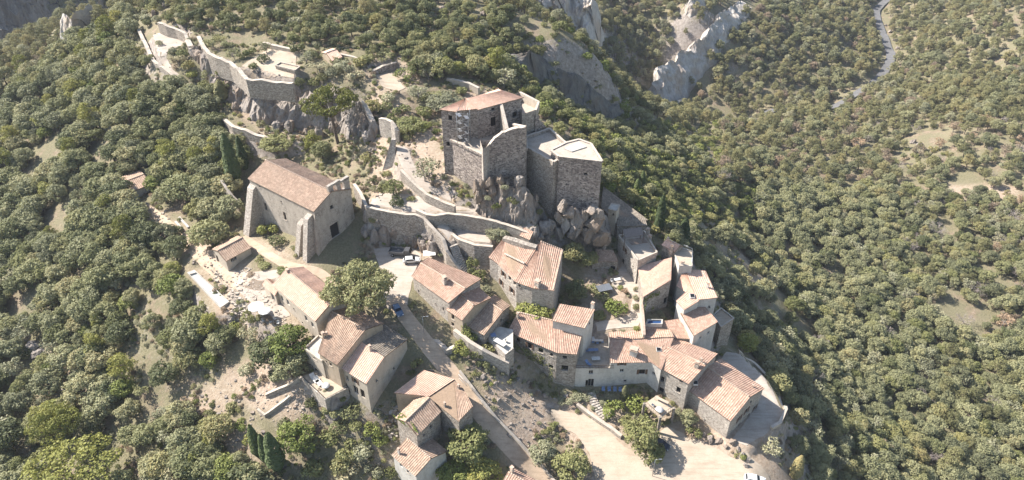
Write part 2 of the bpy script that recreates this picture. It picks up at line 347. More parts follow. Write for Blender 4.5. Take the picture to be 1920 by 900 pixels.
def sdist(poly, x, y):
    """signed distance (negative inside) to a polygon [(x,y)..]"""
    d = np.full(x.shape, 1e9); ins = np.zeros(x.shape, bool); n = len(poly)
    for i in range(n):
        (ax, ay), (bx, by) = poly[i], poly[(i+1) % n]; ex, ey = bx-ax, by-ay
        t = np.clip(((x-ax)*ex+(y-ay)*ey)/(ex*ex+ey*ey+1e-9), 0, 1)
        d = np.minimum(d, (x-ax-t*ex)**2+(y-ay-t*ey)**2)
        if by != ay: ins ^= ((ay > y) != (by > y)) & (x < (bx-ax)*(y-ay)/(by-ay)+ax)
    d = np.sqrt(d); return np.where(ins, -d, d)
def pad(pts, blend=1.5, soil=None):
    """level or tilted terrace: pts (px,py,z)"""
    w = [P(*p) for p in pts]; poly = [(v.x, v.y) for v in w]
    A = np.array([[v.x, v.y, 1] for v in w]); c, *_ = np.linalg.lstsq(A, np.array([v.z for v in w]), rcond=None)
    s = sdist(poly, GX, GY); k = np.clip(1-s/blend, 0, 1); k = k*k*(3-2*k)
    pl = c[0]*GX+c[1]*GY+c[2]
    GZ[:] = GZ*(1-k)+pl*k
def soil(pts, z, amt=1.0, blend=4):
    w = [P(p[0], p[1], z) for p in pts]; s = sdist([(v.x, v.y) for v in w], GX, GY)
    SOIL[:] = np.maximum(SOIL, np.clip(.5-s/blend, 0, 1)*amt)
# church terrace / car yard
pad([(690, 505, 12.3), (700, 468, 12.8), (770, 455, 12.8), (800, 480, 12.5), (790, 515, 12.2), (765, 560, 11.5), (715, 560, 11.8)], 2)
# upper pale terrace with castle path
PATH1 = [(690, 388, 22), (692, 373, 22.2), (735, 362, 22.6), (800, 372, 22.6), (850, 384, 22.5), (905, 390, 22.4), (960, 402, 21.8), (1010, 422, 20.8), (1005, 432, 20.5), (940, 415, 21.6), (860, 400, 22), (838, 399, 22), (800, 398, 22), (760, 397, 22)]
pad(PATH1, 1.2)
pad([(780, 398, 21.8), (800, 396, 21.8), (845, 428, 19.5), (856, 455, 18), (838, 450, 18.4), (815, 420, 20.3)], 1.0)
pad([(843, 424, 18.2), (880, 424, 18.2), (915, 436, 18.2), (925, 458, 18.2), (890, 455, 18.2), (860, 445, 18.2)], 1.0)
# ramp up to the gate ruin
pad([(738, 268, 29.5), (765, 275, 28.8), (775, 305, 27), (800, 338, 25.2), (850, 370, 23.2), (848, 380, 22.7), (790, 358, 24.2), (752, 315, 26.7)], 1.2)
# village street, terraces
pad([(1165, 500, 8.6), (1200, 520, 8.2), (1205, 600, 6.2), (1195, 625, 5.8), (1120, 625, 5.6), (1118, 603, 5.8), (1180, 590, 6.4), (1180, 550, 7.4), (1145, 530, 8.2)], 1)
pad([(1290, 735, -5), (1345, 660, -5), (1385, 662, -5), (1440, 715, -5), (1474, 772, -5), (1462, 800, -5), (1400, 838, -5.3), (1362, 824, -5.3)], 2)
pad([(1035, 770, -5), (1090, 775, -5.3), (1190, 845, -6.3), (1300, 830, -6.2), (1400, 880, -7), (1420, 905, -7), (1130, 905, -7.3)], 2)
# left: pool yard and terrace
pad([(345, 510, 7), (375, 500, 7), (445, 560, 7), (430, 590, 7), (400, 590, 6.8)], 2)
pad([(470, 520, 10.6), (520, 510, 10.8), (560, 600, 8.6), (545, 620, 8.4), (500, 600, 8.6), (440, 540, 9.6)], 3)
pad([(566, 705, 4), (600, 690, 4), (650, 722, 4), (620, 750, 4)], 1)
# upper fort
pad([(285, 65, 34), (350, 62, 34), (355, 80, 33.5), (318, 100, 33), (300, 100, 33)], 1.5)
pad([(372, 66, 36.5), (480, 100, 35.5), (560, 110, 35.5), (550, 153, 35), (465, 147, 35), (450, 130, 35), (432, 115, 35.3), (392, 98, 36)], 1.6)
pad([(410, 190, 24), (480, 205, 23), (575, 235, 22), (565, 262, 21.5), (500, 262, 21.3), (440, 240, 22.5)], 3)
pad([(700, 135, 33.5), (745, 130, 33.5), (790, 165, 32.5), (740, 175, 33)], 2)
for pts, z in (([(860, 640), (900, 620), (1040, 740), (1040, 800), (1010, 880), (960, 830), (880, 710)], 1), ([(340, 500), (450, 500), (640, 640), (560, 660), (480, 610), (400, 600)], 7),
               ([(240, 370), (300, 400), (480, 500), (470, 540), (350, 470), (240, 420)], 9), ([(330, 700), (520, 670), (620, 740), (560, 790), (480, 760), (440, 740), (330, 760)], 1), ([(400, 770), (470, 790), (560, 860), (480, 870), (330, 880)], -5),
               ([(690, 170), (730, 130), (800, 170), (760, 260), (840, 240), (870, 390), (680, 390), (690, 300)], 27), ([(470, 440), (600, 500), (560, 520), (470, 470)], 11.5),
               ([(410, 190), (575, 230), (565, 262), (490, 262)], 22), ([(500, 90), (560, 100), (560, 150), (450, 140)], 35.5), ([(840, 145), (920, 165), (880, 190)], 30), ([(1290, 410), (1360, 430), (1440, 520), (1400, 540), (1330, 470)], -24),
               ([(1080, 490), (1200, 490), (1210, 620), (1090, 620)], 7), ([(730, 260), (860, 390), (1060, 440), (850, 460), (690, 390)], 22), ([(60, 620), (110, 640), (230, 720), (130, 740)], -8),
               ([(1040, 760), (1250, 760), (1470, 780), (1500, 900), (1080, 900)], -6), ([(1780, 330), (1920, 340), (1920, 390), (1800, 370)], -38)):
    soil(pts, z)
SOIL = np.clip(SOIL + .35*(fbm(GX/14, GY/14, s=9, o=3)-.55), 0, 1)
def _axidx(ax, v):
    i = np.clip(np.searchsorted(ax, v)-1, 0, len(ax)-2); return i, (v-ax[i])/(ax[i+1]-ax[i])
def H(x, y):
    x = np.asarray(x, float); y = np.asarray(y, float)
    i, fx = _axidx(XS, x); j, fy = _axidx(YS, y)
    return (GZ[j, i]*(1-fx)+GZ[j, i+1]*fx)*(1-fy)+(GZ[j+1, i]*(1-fx)+GZ[j+1, i+1]*fx)*fy
_T = np.concatenate([np.linspace(70, 300, 460), np.linspace(301, 1500, 600)])
def G(px, py, lift=0.0):
    """the point of the ground seen at this pixel"""
    d = ray(px, py); L = math.sqrt(sum(c*c for c in d)); t = _T/L
    x, y, z = d[0]*t, d[1]*t, CAMZ+d[2]*t; h = H(x, y)+lift
    k = np.nonzero(z < h)[0]; k = int(k[0]) if len(k) else len(t)-1
    if k > 0:
        a, b = z[k-1]-h[k-1], z[k]-h[k]; w = a/(a-b) if a != b else 0
        tt = t[k-1]+(t[k]-t[k-1])*w
    else: tt = t[k]
    X, Y = d[0]*tt, d[1]*tt; return Vector((X, Y, float(H(X, Y))+lift))
def terrain():
    ny, nx = GX.shape; V = np.stack([GX.ravel(), GY.ravel(), GZ.ravel()], 1)
    idx = np.arange(nx*ny).reshape(ny, nx)
    Fq = np.stack([idx[:-1, :-1].ravel(), idx[:-1, 1:].ravel(), idx[1:, 1:].ravel(), idx[1:, :-1].ravel()], 1)
    o = npmesh('ground', V, Fq, M['ground'], smooth=True)
    at = o.data.attributes.new('soil', 'FLOAT', 'POINT'); at.data.foreach_set('value', SOIL.ravel().astype(np.float32))
    tag(o, kind='structure')
terrain()
PATHS = []
def drape(name, px, m, off=.08, zfix=None, step=1.0, kind='structure'):
    w = [(P(p[0], p[1], p[2]) if len(p) > 2 else G(*p)) for p in px]
    poly = [Vector((v.x, v.y)) for v in w]; n = len(poly); PATHS.append([(v.x, v.y) for v in w])
    dense = []
    for i in range(n):
        a, b = poly[i], poly[(i+1) % n]; k = max(1, int((b-a).length/step))
        nrm = Vector((a.y-b.y, b.x-a.x)).normalized() if (b-a).length > 0 else Vector((0, 0))
        for j in range(k):
            q = a.lerp(b, j/k); wob = (float(vnoise(q.x*.6, q.y*.6, s=31)))*.25 if j else 0
            dense.append(q+nrm*wob)
    xs = [p.x for p in dense]; ys = [p.y for p in dense]
    gx, gy = np.meshgrid(np.arange(min(xs), max(xs), step), np.arange(min(ys), max(ys), step)); s = sdist([(p.x, p.y) for p in dense], gx, gy)
    pts = dense+[Vector((a, b)) for a, b, c in zip(gx.ravel(), gy.ravel(), s.ravel()) if c < -step*.4]
    nd = len(dense)
    v, e, f, *_ = geometry.delaunay_2d_cdt(pts, [], [list(range(nd))], 1, 1e-4)
    z = H([p.x for p in v], [p.y for p in v])+off
    me = bpy.data.meshes.new(name); me.from_pydata([(p.x, p.y, float(q)) for p, q in zip(v, z)], [], [list(t) for t in f]); me.materials.append(m)
    for pl in me.polygons: pl.use_smooth = True
    o = link(name, me); tag(o, kind=kind); return o
def ribbon(name, px, width, m, off=.1, n=8, kind='structure', zs=None):
    w = [(P(*p) if len(p) > 2 else G(*p)) for p in px]; pts = []
    for i in range(len(w)-1):
        p0, p1, p2, p3 = w[max(0, i-1)], w[i], w[i+1], w[min(len(w)-1, i+2)]
        for k in range(n):
            t = k/n; pts.append(.5*((2*p1)+(p2-p0)*t+(2*p0-5*p1+4*p2-p3)*t*t+(3*p1-p0-3*p2+p3)*t**3))
    for i in range(len(w)-1):
        d_ = (w[i+1]-w[i]); n_ = Vector((-d_.y, d_.x, 0)).normalized()*width*.55; PATHS.append([(q.x, q.y) for q in (w[i]+n_, w[i+1]+n_, w[i+1]-n_, w[i]-n_)])
    pts.append(w[-1]); mb = MB(); V = []; nw = 6
    for i, p in enumerate(pts):
        d = (pts[min(i+1, len(pts)-1)]-pts[max(i-1, 0)]); nr = Vector((-d.y, d.x, 0)).normalized()
        ww = width*(1+.06*float(vnoise(p.x*.3, p.y*.3, s=4)))
        for j in range(nw+1):
            q = p+nr*ww*(j/nw-.5); V.append((q.x, q.y, float(H(q.x, q.y))+off))
    fs = [[i*(nw+1)+j, i*(nw+1)+j+1, (i+1)*(nw+1)+j+1, (i+1)*(nw+1)+j] for i in range(len(pts)-1) for j in range(nw)]
    mb.add(V, fs, smooth=True); o = mb.build(name, m); tag(o, kind=kind); return o, pts
# ------------------------------------------------------------------ paths, roads, yards
drape('castle_path', PATH1, M['path'], .08)
drape('ramp_path', [(740, 270, 29.3), (764, 277, 28.8), (775, 305, 27), (800, 338, 25.2), (845, 366, 23.5), (846, 378, 22.8), (790, 356, 24.2), (755, 315, 26.7)], M['path'], .07)
drape('stair_path', [(776, 396, 21.8), (800, 394, 21.9), (845, 424, 19.6), (852, 452, 18.2), (840, 450, 18.3), (815, 420, 20.3)], M['path'], .1)
drape('lower_terrace_path', [(846, 426, 18.2), (880, 426, 18.2), (912, 436, 18.2), (922, 456, 18.2), (890, 453, 18.2), (862, 444, 18.2)], M['path'], .07)
drape('car_yard', [(700, 466), (740, 462), (772, 466), (790, 478), (788, 500), (772, 530), (764, 572), (728, 580), (715, 560), (735, 520), (710, 500)], M['path'], .07)
ribbon('village_road', [(735, 560), (765, 600), (800, 645), (828, 680), (852, 710), (885, 755), (920, 800), (955, 838), (1000, 885), (1045, 930)], 3.5, M['asphalt'], .12)
drape('village_street', [(1166, 500), (1192, 510), (1200, 560), (1203, 600), (1196, 612), (1160, 616), (1120, 622), (1116, 606), (1150, 600), (1180, 590), (1186, 560), (1176, 540), (1150, 540), (1146, 528)], M['path'], .1)
drape('car_park', [(1032, 768), (1060, 772), (1095, 778), (1140, 805), (1170, 838), (1200, 850), (1250, 800), (1290, 815), (1345, 842), (1380, 862), (1400, 845), (1440, 890), (1450, 915), (1120, 915), (1105, 850), (1080, 815), (1040, 795)], M['sand'], .1)
drape('forecourt', [(1362, 660), (1388, 664), (1440, 714), (1472, 772), (1462, 798), (1400, 836), (1372, 826), (1420, 760), (1340, 690)], M['path'], .07)
drape('fort_platform', [(287, 66), (300, 62), (348, 70), (352, 78), (318, 92), (312, 108), (322, 128), (362, 164), (356, 168), (318, 136), (300, 112)], M['path'], .12)
ribbon('yard_track', [(268, 388), (300, 412), (340, 448), (385, 486), (425, 515), (480, 535), (530, 528)], 3.2, M['asphalt'], .1)
drape('house_yard', [(430, 508), (470, 512), (530, 505), (560, 520), (520, 560), (545, 592), (520, 600), (480, 575), (445, 545)], M['path'], .1)
ribbon('church_track', [(455, 445), (480, 462), (515, 485), (550, 500), (600, 512), (640, 545)], 2.2, M['asphalt'], .1)
ribbon('valley_road', [(1340, 230, -62), (1400, 227, -63), (1470, 220, -61), (1560, 205, -60), (1620, 180, -59), (1655, 140, -57.5), (1668, 110, -56), (1655, 70, -54), (1640, 30, -52), (1665, 5, -50), (1700, -20, -49)], 5.2, M['road'], .9)
drape('fort_yard', [(452, 128), (500, 92), (556, 104), (552, 148), (505, 148), (470, 144)], M['sand'], .12)
drape('bare_clearing', [(705, 140), (735, 137), (760, 165), (745, 172), (715, 162)], M['sand'], .12)
# ------------------------------------------------------------------ builders for the village
def roof_quad(mb, e0, e1, r1, r0, over=.35, side=.18, thick=.16, row=.5, amp=.062):
    e0, e1, r1, r0 = map(Vector, (e0, e1, r1, r0))
    du = (e1-e0).normalized(); dr = (r1-r0)
    dv0 = (r0-e0); dv1 = (r1-e1)
    E0 = e0-dv0.normalized()*over-du*side; E1 = e1-dv1.normalized()*over+du*side
    R0, R1 = r0-du*side, r1+du*side
    nrm = (E1-E0).cross(R0-E0)
    if nrm.length < 1e-6: nrm = (E1-E0).cross(R1-E0)
    nrm.normalize()
    if nrm.z < 0: nrm = -nrm
    Lu = max((E1-E0).length, (R1-R0).length); Lv = (((R0-E0)+(R1-E1))*.5).length
    nu = max(4, int(Lu/row)*4); nv = max(2, int(Lv/.9)); V = []; UV = []
    for j in range(nv+1):
        t = j/nv; a = E0.lerp(R0, t); b = E1.lerp(R1, t)
        for i in range(nu+1):
            s = i/nu; p = a.lerp(b, s); u = s*Lu
            sag = -.05*math.sin(math.pi*t)*math.sin(math.pi*s)
            h = amp*(math.cos(2*math.pi*u/row))+.03*float(math.sin(u*1.7+t*3+e0.x))+sag
            V.append(p+nrm*(h+.06)); UV.append((u, t*Lv))
    fs = []; us = []
    for j in range(nv):
        for i in range(nu):
            q = [j*(nu+1)+i, j*(nu+1)+i+1, (j+1)*(nu+1)+i+1, (j+1)*(nu+1)+i]; fs.append(q); us.append([UV[k] for k in q])
    mb.add(V, fs, 0, us)
    lo = [p-nrm*thick for p in (E0, E1, R1, R0)]
    mb.add(lo, [[3, 2, 1, 0]], 1)
    up = [p+nrm*.0 for p in (E0, E1, R1, R0)]
    for k in range(4): mb.quad(lo[k], lo[(k+1) % 4], up[(k+1) % 4], up[k], 1)
def wallpanel(mb, a, b, zb, wins, mi=0, top=(), th=.35):
    """vertical wall from a to b (outside on the right of a->b), tops at a.z / b.z (+ apex points), recessed openings"""
    a, b = Vector(a), Vector(b); d = Vector((b.x-a.x, b.y-a.y, 0)); L = d.length
    if L < .05: return
    d /= L; nr = Vector((d.y, -d.x, 0)); zt = min(a.z, b.z)
    pt = lambda u, z, dep=0: Vector((a.x, a.y, 0))+d*u+Vector((0, 0, z))-nr*dep
    ws = [w for w in wins if w['z1'] < zt-.02]
    us = sorted({0, L}|{w['u0'] for w in ws}|{w['u1'] for w in ws}); zs = sorted({zb, zt}|{w['z0'] for w in ws}|{w['z1'] for w in ws})
    for i in range(len(us)-1):
        for j in range(len(zs)-1):
            uc, zc = (us[i]+us[i+1])/2, (zs[j]+zs[j+1])/2
            if any(w['u0'] < uc < w['u1'] and w['z0'] < zc < w['z1'] for w in ws): continue
            mb.quad(pt(us[i], zs[j]), pt(us[i+1], zs[j]), pt(us[i+1], zs[j+1]), pt(us[i], zs[j+1]), mi)
    for w in ws:
        c = [(w['u0'], w['z0']), (w['u1'], w['z0']), (w['u1'], w['z1']), (w['u0'], w['z1'])]
        for k in range(4):
            p, q = c[k], c[(k+1) % 4]; mb.quad(pt(*p, th), pt(*q, th), pt(*q), pt(*p), mi)
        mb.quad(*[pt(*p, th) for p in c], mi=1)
        w['ok'] = True
    tp = [pt(0, zt), pt(L, zt)]
    if b.z > zt+.01: tp.append(pt(L, b.z))
    for t in reversed(top): tp.append(pt((Vector((t[0], t[1], 0))-Vector((a.x, a.y, 0))).dot(d), t[2]))
    if a.z > zt+.01: tp.append(pt(0, a.z))
    if len(tp) > 2: mb.add(tp, [list(range(len(tp)))], mi)
WSZ = {'s': (1.0, 1.5), 'w': (1.0, 1.4), 'h': (.7, .8), 'd': (1.1, 2.2), 'f': (1.4, 2.2), 't': (.45, .5), 'S': (1.1, 1.5), 'D': (2.6, 3.6), 'a': (.9, 2.0)}
def mkwin(parent, a, b, w):
    """window or door set back in its opening: frame, pane, shutters"""
    a, b = Vector(a), Vector(b); d = Vector((b.x-a.x, b.y-a.y, 0)).normalized(); nr = Vector((d.y, -d.x, 0))
    pt = lambda u, z, dep=0: Vector((a.x, a.y, 0))+d*u+Vector((0, 0, z))-nr*dep
    k = w['k']; u0, u1, z0, z1 = w['u0'], w['u1'], w['z0'], w['z1']; rz = math.atan2(d.y, d.x)
    if k in 'htDa':
        m = MB(); uc = (u0+u1)/2
        if k == 'D': m.box(pt(uc, z1+.12, -.01), (u1-u0+.5, .14, .3), rz)
        else: m.box(pt(uc, z0-.06, -.02), (u1-u0+.24, .2, .12), rz)
        m.build('lintel' if k == 'D' else 'window_sill', M['coping'] if k != 't' else M['stone'], parent); return
    m = MB(); t = .08
    X = [u0, u0+t, (u0+u1)/2-.03, (u0+u1)/2+.03, u1-t, u1]; Z = [z0, z0+t, z1-t, z1]; cells = {(i, j) for i in range(5) for j in range(3) if i in (0, 2, 4) or j != 1}
    V = []; ix = {}; fs = []
    def vid(i, j, s):
        if (i, j, s) not in ix: ix[(i, j, s)] = len(V); V.append(pt(X[i], Z[j], .24 if s else .16))
        return ix[(i, j, s)]
    for i, j in cells:
        fs.append([vid(i, j, 0), vid(i+1, j, 0), vid(i+1, j+1, 0), vid(i, j+1, 0)])
        for (di, dj, p, q) in ((-1, 0, (i, j+1), (i, j)), (1, 0, (i+1, j), (i+1, j+1)), (0, -1, (i, j), (i+1, j)), (0, 1, (i+1, j+1), (i, j+1))):
            if (i+di, j+dj) not in cells: fs.append([vid(*p, 0), vid(*p, 1), vid(*q, 1), vid(*q, 0)])
    m.add(V, fs)
    f = m.build('door' if k in 'df' else 'window', M['frame_white'] if k in 'wf' else M['darkwood'], parent)
    g_ = MB(); g_.quad(pt(u0+.04, z0+.04, .21), pt(u1-.04, z0+.04, .21), pt(u1-.04, z1-.04, .21), pt(u0+.04, z1-.04, .21)); g_.build('pane', M['glass'], f)
    if k in 'sS':
        for s in (0, 1):
            q = MB(); c = u0-.28 if s == 0 else u1+.28; q.box(pt(c, (z0+z1)/2, -.04), (.5, .05, z1-z0+.06), rz)
            for zz in (.25, .75): q.box(pt(c, z0+(z1-z0)*zz, -.075), (.46, .02, .07), rz)
            q.build('shutter', M['shutter'], f)
def pwin(a, b, wins):
    """windows given by the pixel of their centre, found on the wall a-b"""
    a, b = Vector(a), Vector(b); d = Vector((b.x-a.x, b.y-a.y, 0)); L = d.length; d /= L; nr = Vector((d.y, -d.x, 0)); out = []
    for w in wins:
        px, py, k = w[:3]; sw, sh = (w[3], w[4]) if len(w) > 4 else WSZ[k]; sw *= 1.15; sh *= 1.12
        r = Vector(ray(px, py)); o = Vector((0, 0, CAMZ)); den = r.dot(nr)
        if abs(den) < 1e-6: continue
        t = (Vector((a.x, a.y, 0))-o).dot(nr)/den if True else 0
        t = ((a.x)*nr.x+(a.y)*nr.y)/(r.x*nr.x+r.y*nr.y); q = o+r*t
        u = (q-Vector((a.x, a.y, q.z))).dot(d)
        if u < sw/2+.1 or u > L-sw/2-.1: u = min(max(u, sw/2+.12), L-sw/2-.12)
        if L < sw+.3: continue
        out.append(dict(u0=u-sw/2, u1=u+sw/2, z0=q.z-sh/2, z1=q.z+sh/2, k=k))
    return out
FOOT = []   # footprints, for keeping trees off houses
def building(name, label, cat, pts, ring, roofs, wins={}, zb=None, wm='stone', rm='tile', ridges=(), chims=(), group=None, flat=None, world=False, over=.35, parapet=0):
    """pts: key -> (px,py,z) of the wall tops; ring: 'A B M C' walls joined by '-' ; roofs: eave0 eave1 ridge1 ridge0 keys"""
    Q = {k: (Vector(v) if world else P(*v)) for k, v in pts.items()}
    walls = [w for w in ring.split()]
    cx = [Q[w[0]] for w in walls]; ar = sum(cx[i].x*cx[(i+1) % len(cx)].y-cx[(i+1) % len(cx)].x*cx[i].y for i in range(len(cx)))
    poly = [(v.x, v.y) for v in cx]; FOOT.append(poly)
    if zb is None: zb = min(float(H(v.x, v.y)) for v in cx)-1.2
    c = sum(cx, Vector())/len(cx); base = (c.x, c.y, zb+1.0)
    T = thing(name, label, cat, base, group=group)
    mb = MB(); todo = []
    for w in walls:
        k = [Q[ch] for ch in w]; ww = list(wins.get(w, ()))
        a, b, mid = k[0], k[-1], k[1:-1]
        if ar < 0: a, b, mid = b, a, mid[::-1]
        wl = pwin(a, b, ww); wl = [x for x in wl if x['z0'] > zb]
        wallpanel(mb, a, b, zb, wl, 0, [(m.x, m.y, m.z) for m in mid]); todo += [(a, b, x) for x in wl if x.get('ok')]
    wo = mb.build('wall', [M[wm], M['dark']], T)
    for a, b, x in todo: mkwin(T, a, b, x)
    ro = None
    if roofs:
        rb = MB()
        for q in roofs.split(): roof_quad(rb, *[Q[ch] for ch in q], over=over)
        ro = rb.build('roof', [M[rm], M['wood']], T)
    if flat:
        fb = MB(); vs = [Q[ch].copy() for ch in flat]
        if parapet: vs = [v-Vector((0, 0, parapet)) for v in vs]
        fb.add(vs, [list(range(len(vs)))] if ar > 0 else [list(range(len(vs)))[::-1]], 0); ro = fb.build('roof' if not parapet else 'terrace', M[rm if rm in ('stonetop', 'concrete', 'sand', 'path') else 'stonetop'], T)
        if parapet:
            pb = MB(); n = len(vs)
            for i in range(n):
                a, b = Q[flat[i]], Q[flat[(i+1) % n]]; thickwall(pb, [a, b], .32, [a.z-parapet-.1, b.z-parapet-.1], 0, cap=1)
            pb.build('parapet', [M[wm], M['coping']], T)
    for r in ridges:
        rr = MB(); a, b = Q[r[0]], Q[r[1]]; n = max(2, int((b-a).length/.5))
        for i in range(n):
            p, q = a.lerp(b, i/n), a.lerp(b, (i+1)/n+.01); up = Vector((0, 0, .1)); rr.tube(p+up, q+up, .19, .15, 6)
        rr.build('ridge_tiles', M['ridge'], ro)
    for ch in chims:
        px, py, z, h = ch[:4]; sz = ch[4] if len(ch) > 4 else .8; p = P(px, py, z); cb = MB(); a = random.uniform(-.3, .3)-.7
        cb.box((p.x, p.y, p.z+h/2-.6), (sz, sz*.75, h+1.2), a); cb.box((p.x, p.y, p.z+h+.05), (sz*1.25, sz, .12), a, 1)
        for s in (-.22, .22): cb.box((p.x+s*math.cos(a)*sz, p.y+s*math.sin(a)*sz, p.z+h+.22), (.16, sz*.7, .25), a, 1)
        cb.box((p.x, p.y, p.z+h+.38), (sz*1.1, sz*.9, .09), a, 1)
        cb.build('chimney', [M[wm], M['ridge']], ro or T)
    return T, Q
def gable(name, label, A, B, C, ze, rise, axis='AB', gap=0, **k):
    """A,B,C pixels of three eave corners; ridge parallel to axis; D completes the plan"""
    a, b, c = P(*A, ze), P(*B, ze), P(*C, ze)
    # straighten: keep a-b, make b-c square to it halfway
    u = (b-a).normalized(); v = c-b; v2 = v-u*v.dot(u)*.5; c = b+v2; d = a+v2
    if axis == 'AB': m0, m1 = (a+d)/2, (b+c)/2; ring = 'AB BMC CD DNA'; roofs = 'ABMN CDNM'
    else: m0, m1 = (a+b)/2, (d+c)/2; ring = 'AMB BC CND DA'; roofs = 'BCNM DAMN'
    up = Vector((0, 0, rise))
    if axis == 'AB': pts = dict(A=a, B=b, C=c, D=d, M=m1+up, N=m0+up)
    else: pts = dict(A=a, B=b, C=c, D=d, M=m0+up, N=m1+up)
    return building(name, label, k.pop('cat', 'house'), pts, ring, roofs, world=True, ridges=('MN',), **k)
def thickwall(mb, pts, th, zb, mi=0, cap=None, rough=0, capm=None):
    """wall of thickness th along world points; zb list or None (ground)"""
    P_ = [Vector(p) for p in pts]; n = len(P_); L = []; Rr = []
    for i, p in enumerate(P_):
        d = (P_[min(i+1, n-1)]-P_[max(i-1, 0)]); d.z = 0; nr = Vector((-d.y, d.x, 0)).normalized()*th/2; L.append(p+nr); Rr.append(p-nr)
    for i in range(n-1):
        b0, b1 = zb[i], zb[i+1]; a, b, c, d = L[i], L[i+1], Rr[i+1], Rr[i]
        dn = lambda v, z: Vector((v.x, v.y, z))
        mb.quad(dn(d, b0), dn(c, b1), c, d, mi); mb.quad(dn(b, b1), dn(a, b0), a, b, mi)
        mb.quad(d, c, b, a, cap if cap is not None else mi)
        if i == 0: mb.quad(dn(a, b0), dn(d, b0), d, a, mi)
        if i == n-2: mb.quad(dn(c, b1), dn(b, b1), b, c, mi)
def wallrun(name, label, cat, px, th=.6, hgt=None, m='stone', cap='coping', base=None, sub=1.2, rough=.12, group=None, world=False, capname='coping', zfix=None):
    """free-standing or retaining wall along pixels; (px,py,ztop), or (px,py) on the ground plus hgt"""
    w = []
    for p in px:
        if world: w.append(Vector(p))
        elif len(p) > 2: w.append(P(*p))
        else: v = G(*p); v.z += hgt; w.append(v)
    d = [w[0]]
    for i in range(len(w)-1):
        k = max(1, int((w[i+1]-w[i]).length/sub))
        for j in range(1, k+1):
            q = w[i].lerp(w[i+1], j/k)
            if j < k and rough: q = q+Vector((0, 0, float(vnoise(q.x*.8, q.y*.8, s=8))*rough))
            if hgt is not None and not world and len(px[0]) == 2: q.z = float(H(q.x, q.y))+hgt+float(vnoise(q.x*.8, q.y*.8, s=8))*rough
            d.append(q)
    nd = len(d)
    nor = []
    for i in range(nd):
        e = d[min(i+1, nd-1)]-d[max(i-1, 0)]; nor.append(Vector((-e.y, e.x, 0)).normalized()*(th/2+.5))
    zb = [min(float(H(p.x, p.y)), float(H(p.x+n_.x, p.y+n_.y)), float(H(p.x-n_.x, p.y-n_.y)))-.8 if base is None else base for p, n_ in zip(d, nor)]
    zb = [min(z, p.z-.3) for z, p in zip(zb, d)]
    c = d[nd//2]
    T = thing(name, label, cat, (c.x, c.y, zb[nd//2]+.8), group=group)
    mb = MB(); thickwall(mb, d, th, zb); mb.build('masonry', M[m], T)
    if cap:
        cb = MB(); thickwall(cb, [p+Vector((0, 0, .12)) for p in d], th+.1, [p.z-.02 for p in d]); cb.build(capname, M[cap], T)
    return T
# ------------------------------------------------------------------ church
def church():
    ze, rise = 26, 2.4
    A, B, C = P(467, 334, ze), P(589, 395, ze), P(657, 354, ze); D = A+C-B; up = Vector((0, 0, rise))
    N_, M_ = (A+D)/2+up, (B+C)/2+up
    T, Q = building('church', 'long tall stone church with sloping buttresses and one wide tiled roof', 'church',
        dict(A=A, B=B, C=C, D=D, M=M_, N=N_), 'AB BMC CD DNA', 'ABMN CDNM', world=True, wm='church', rm='tile_old', ridges=('MN',), zb=9,
        wins={'AB': [(498, 387, 'a'), (534, 405, 'a', .9, 2.2), (527, 378, 't'), (487, 350, 't')], 'BMC': [(628, 431, 'D', 2.4, 3.6), (622, 388, 'h', .9, .9)]})
    u = (B-A).normalized(); v = (C-B).normalized()
    for s, w, z0, z1, dep, pr in ((.04, 2.4, 10, 24.5, 6.0, 1.0), (.80, 1.6, 10, 21.5, 4.6, 1.6), (.925, 1.6, 10, 24.5, 4.6, 1.6)):
        c = A+(B-A)*s; m = MB(); a = c-u*w/2; b = c+u*w/2; o = -v
        g0 = float(H((c+o*dep).x, (c+o*dep).y))-1
        f = lambda p, q, z: Vector((p.x, p.y, 0))+o*q+Vector((0, 0, z))
        V = [f(a, -.2, g0), f(b, -.2, g0), f(b, dep, g0), f(a, dep, g0), f(a, -.2, z1), f(b, -.2, z1), f(b, pr, z1-.8), f(a, pr, z1-.8)]
        m.add(V, [[0, 3, 7, 4], [1, 5, 6, 2], [3, 2, 6, 7], [4, 7, 6, 5], [0, 1, 2, 3]]); m.build('buttress', M['stone_light'], T)
    # corner batter and bell gable
    m = MB(); g0 = 9; f = lambda p, z: Vector((p.x, p.y, z))
    m.add([f(B-u*.1+v*.05, 25.6), f(B-u*2.2+v*.1, 20), f(B-u*2.4-v*1.5, g0), f(B+u*.25-v*1.9, g0), f(B+u*.25+v*2.5, g0), f(B+u*.06+v*.4, 22)], [[0, 1, 2, 3], [0, 3, 4, 5]]); m.build('corner_batter', M['church'], T)
    m = MB(); c0 = C-v*6.6; e = C+v*.1; L = (e-c0).length
    ins = -u*.5
    def bx(t0, t1, za, zb_):
        p = c0.lerp(e, (t0+t1)/2)+ins; m.box((p.x, p.y, (za+zb_)/2), ((t1-t0)*L, .8, zb_-za), math.atan2(v.y, v.x))
    bx(0, 1, 25.4, 26.9)
    for t0, t1 in ((0, .2), (.38, .56), (.74, 1)): bx(t0, t1, 26.9, 29.4)
    bx(-.02, .58, 29.4, 29.95); bx(.58, 1.02, 29.0, 29.5)
    m.build('bell_gable', M['stone_light'], T)
church()
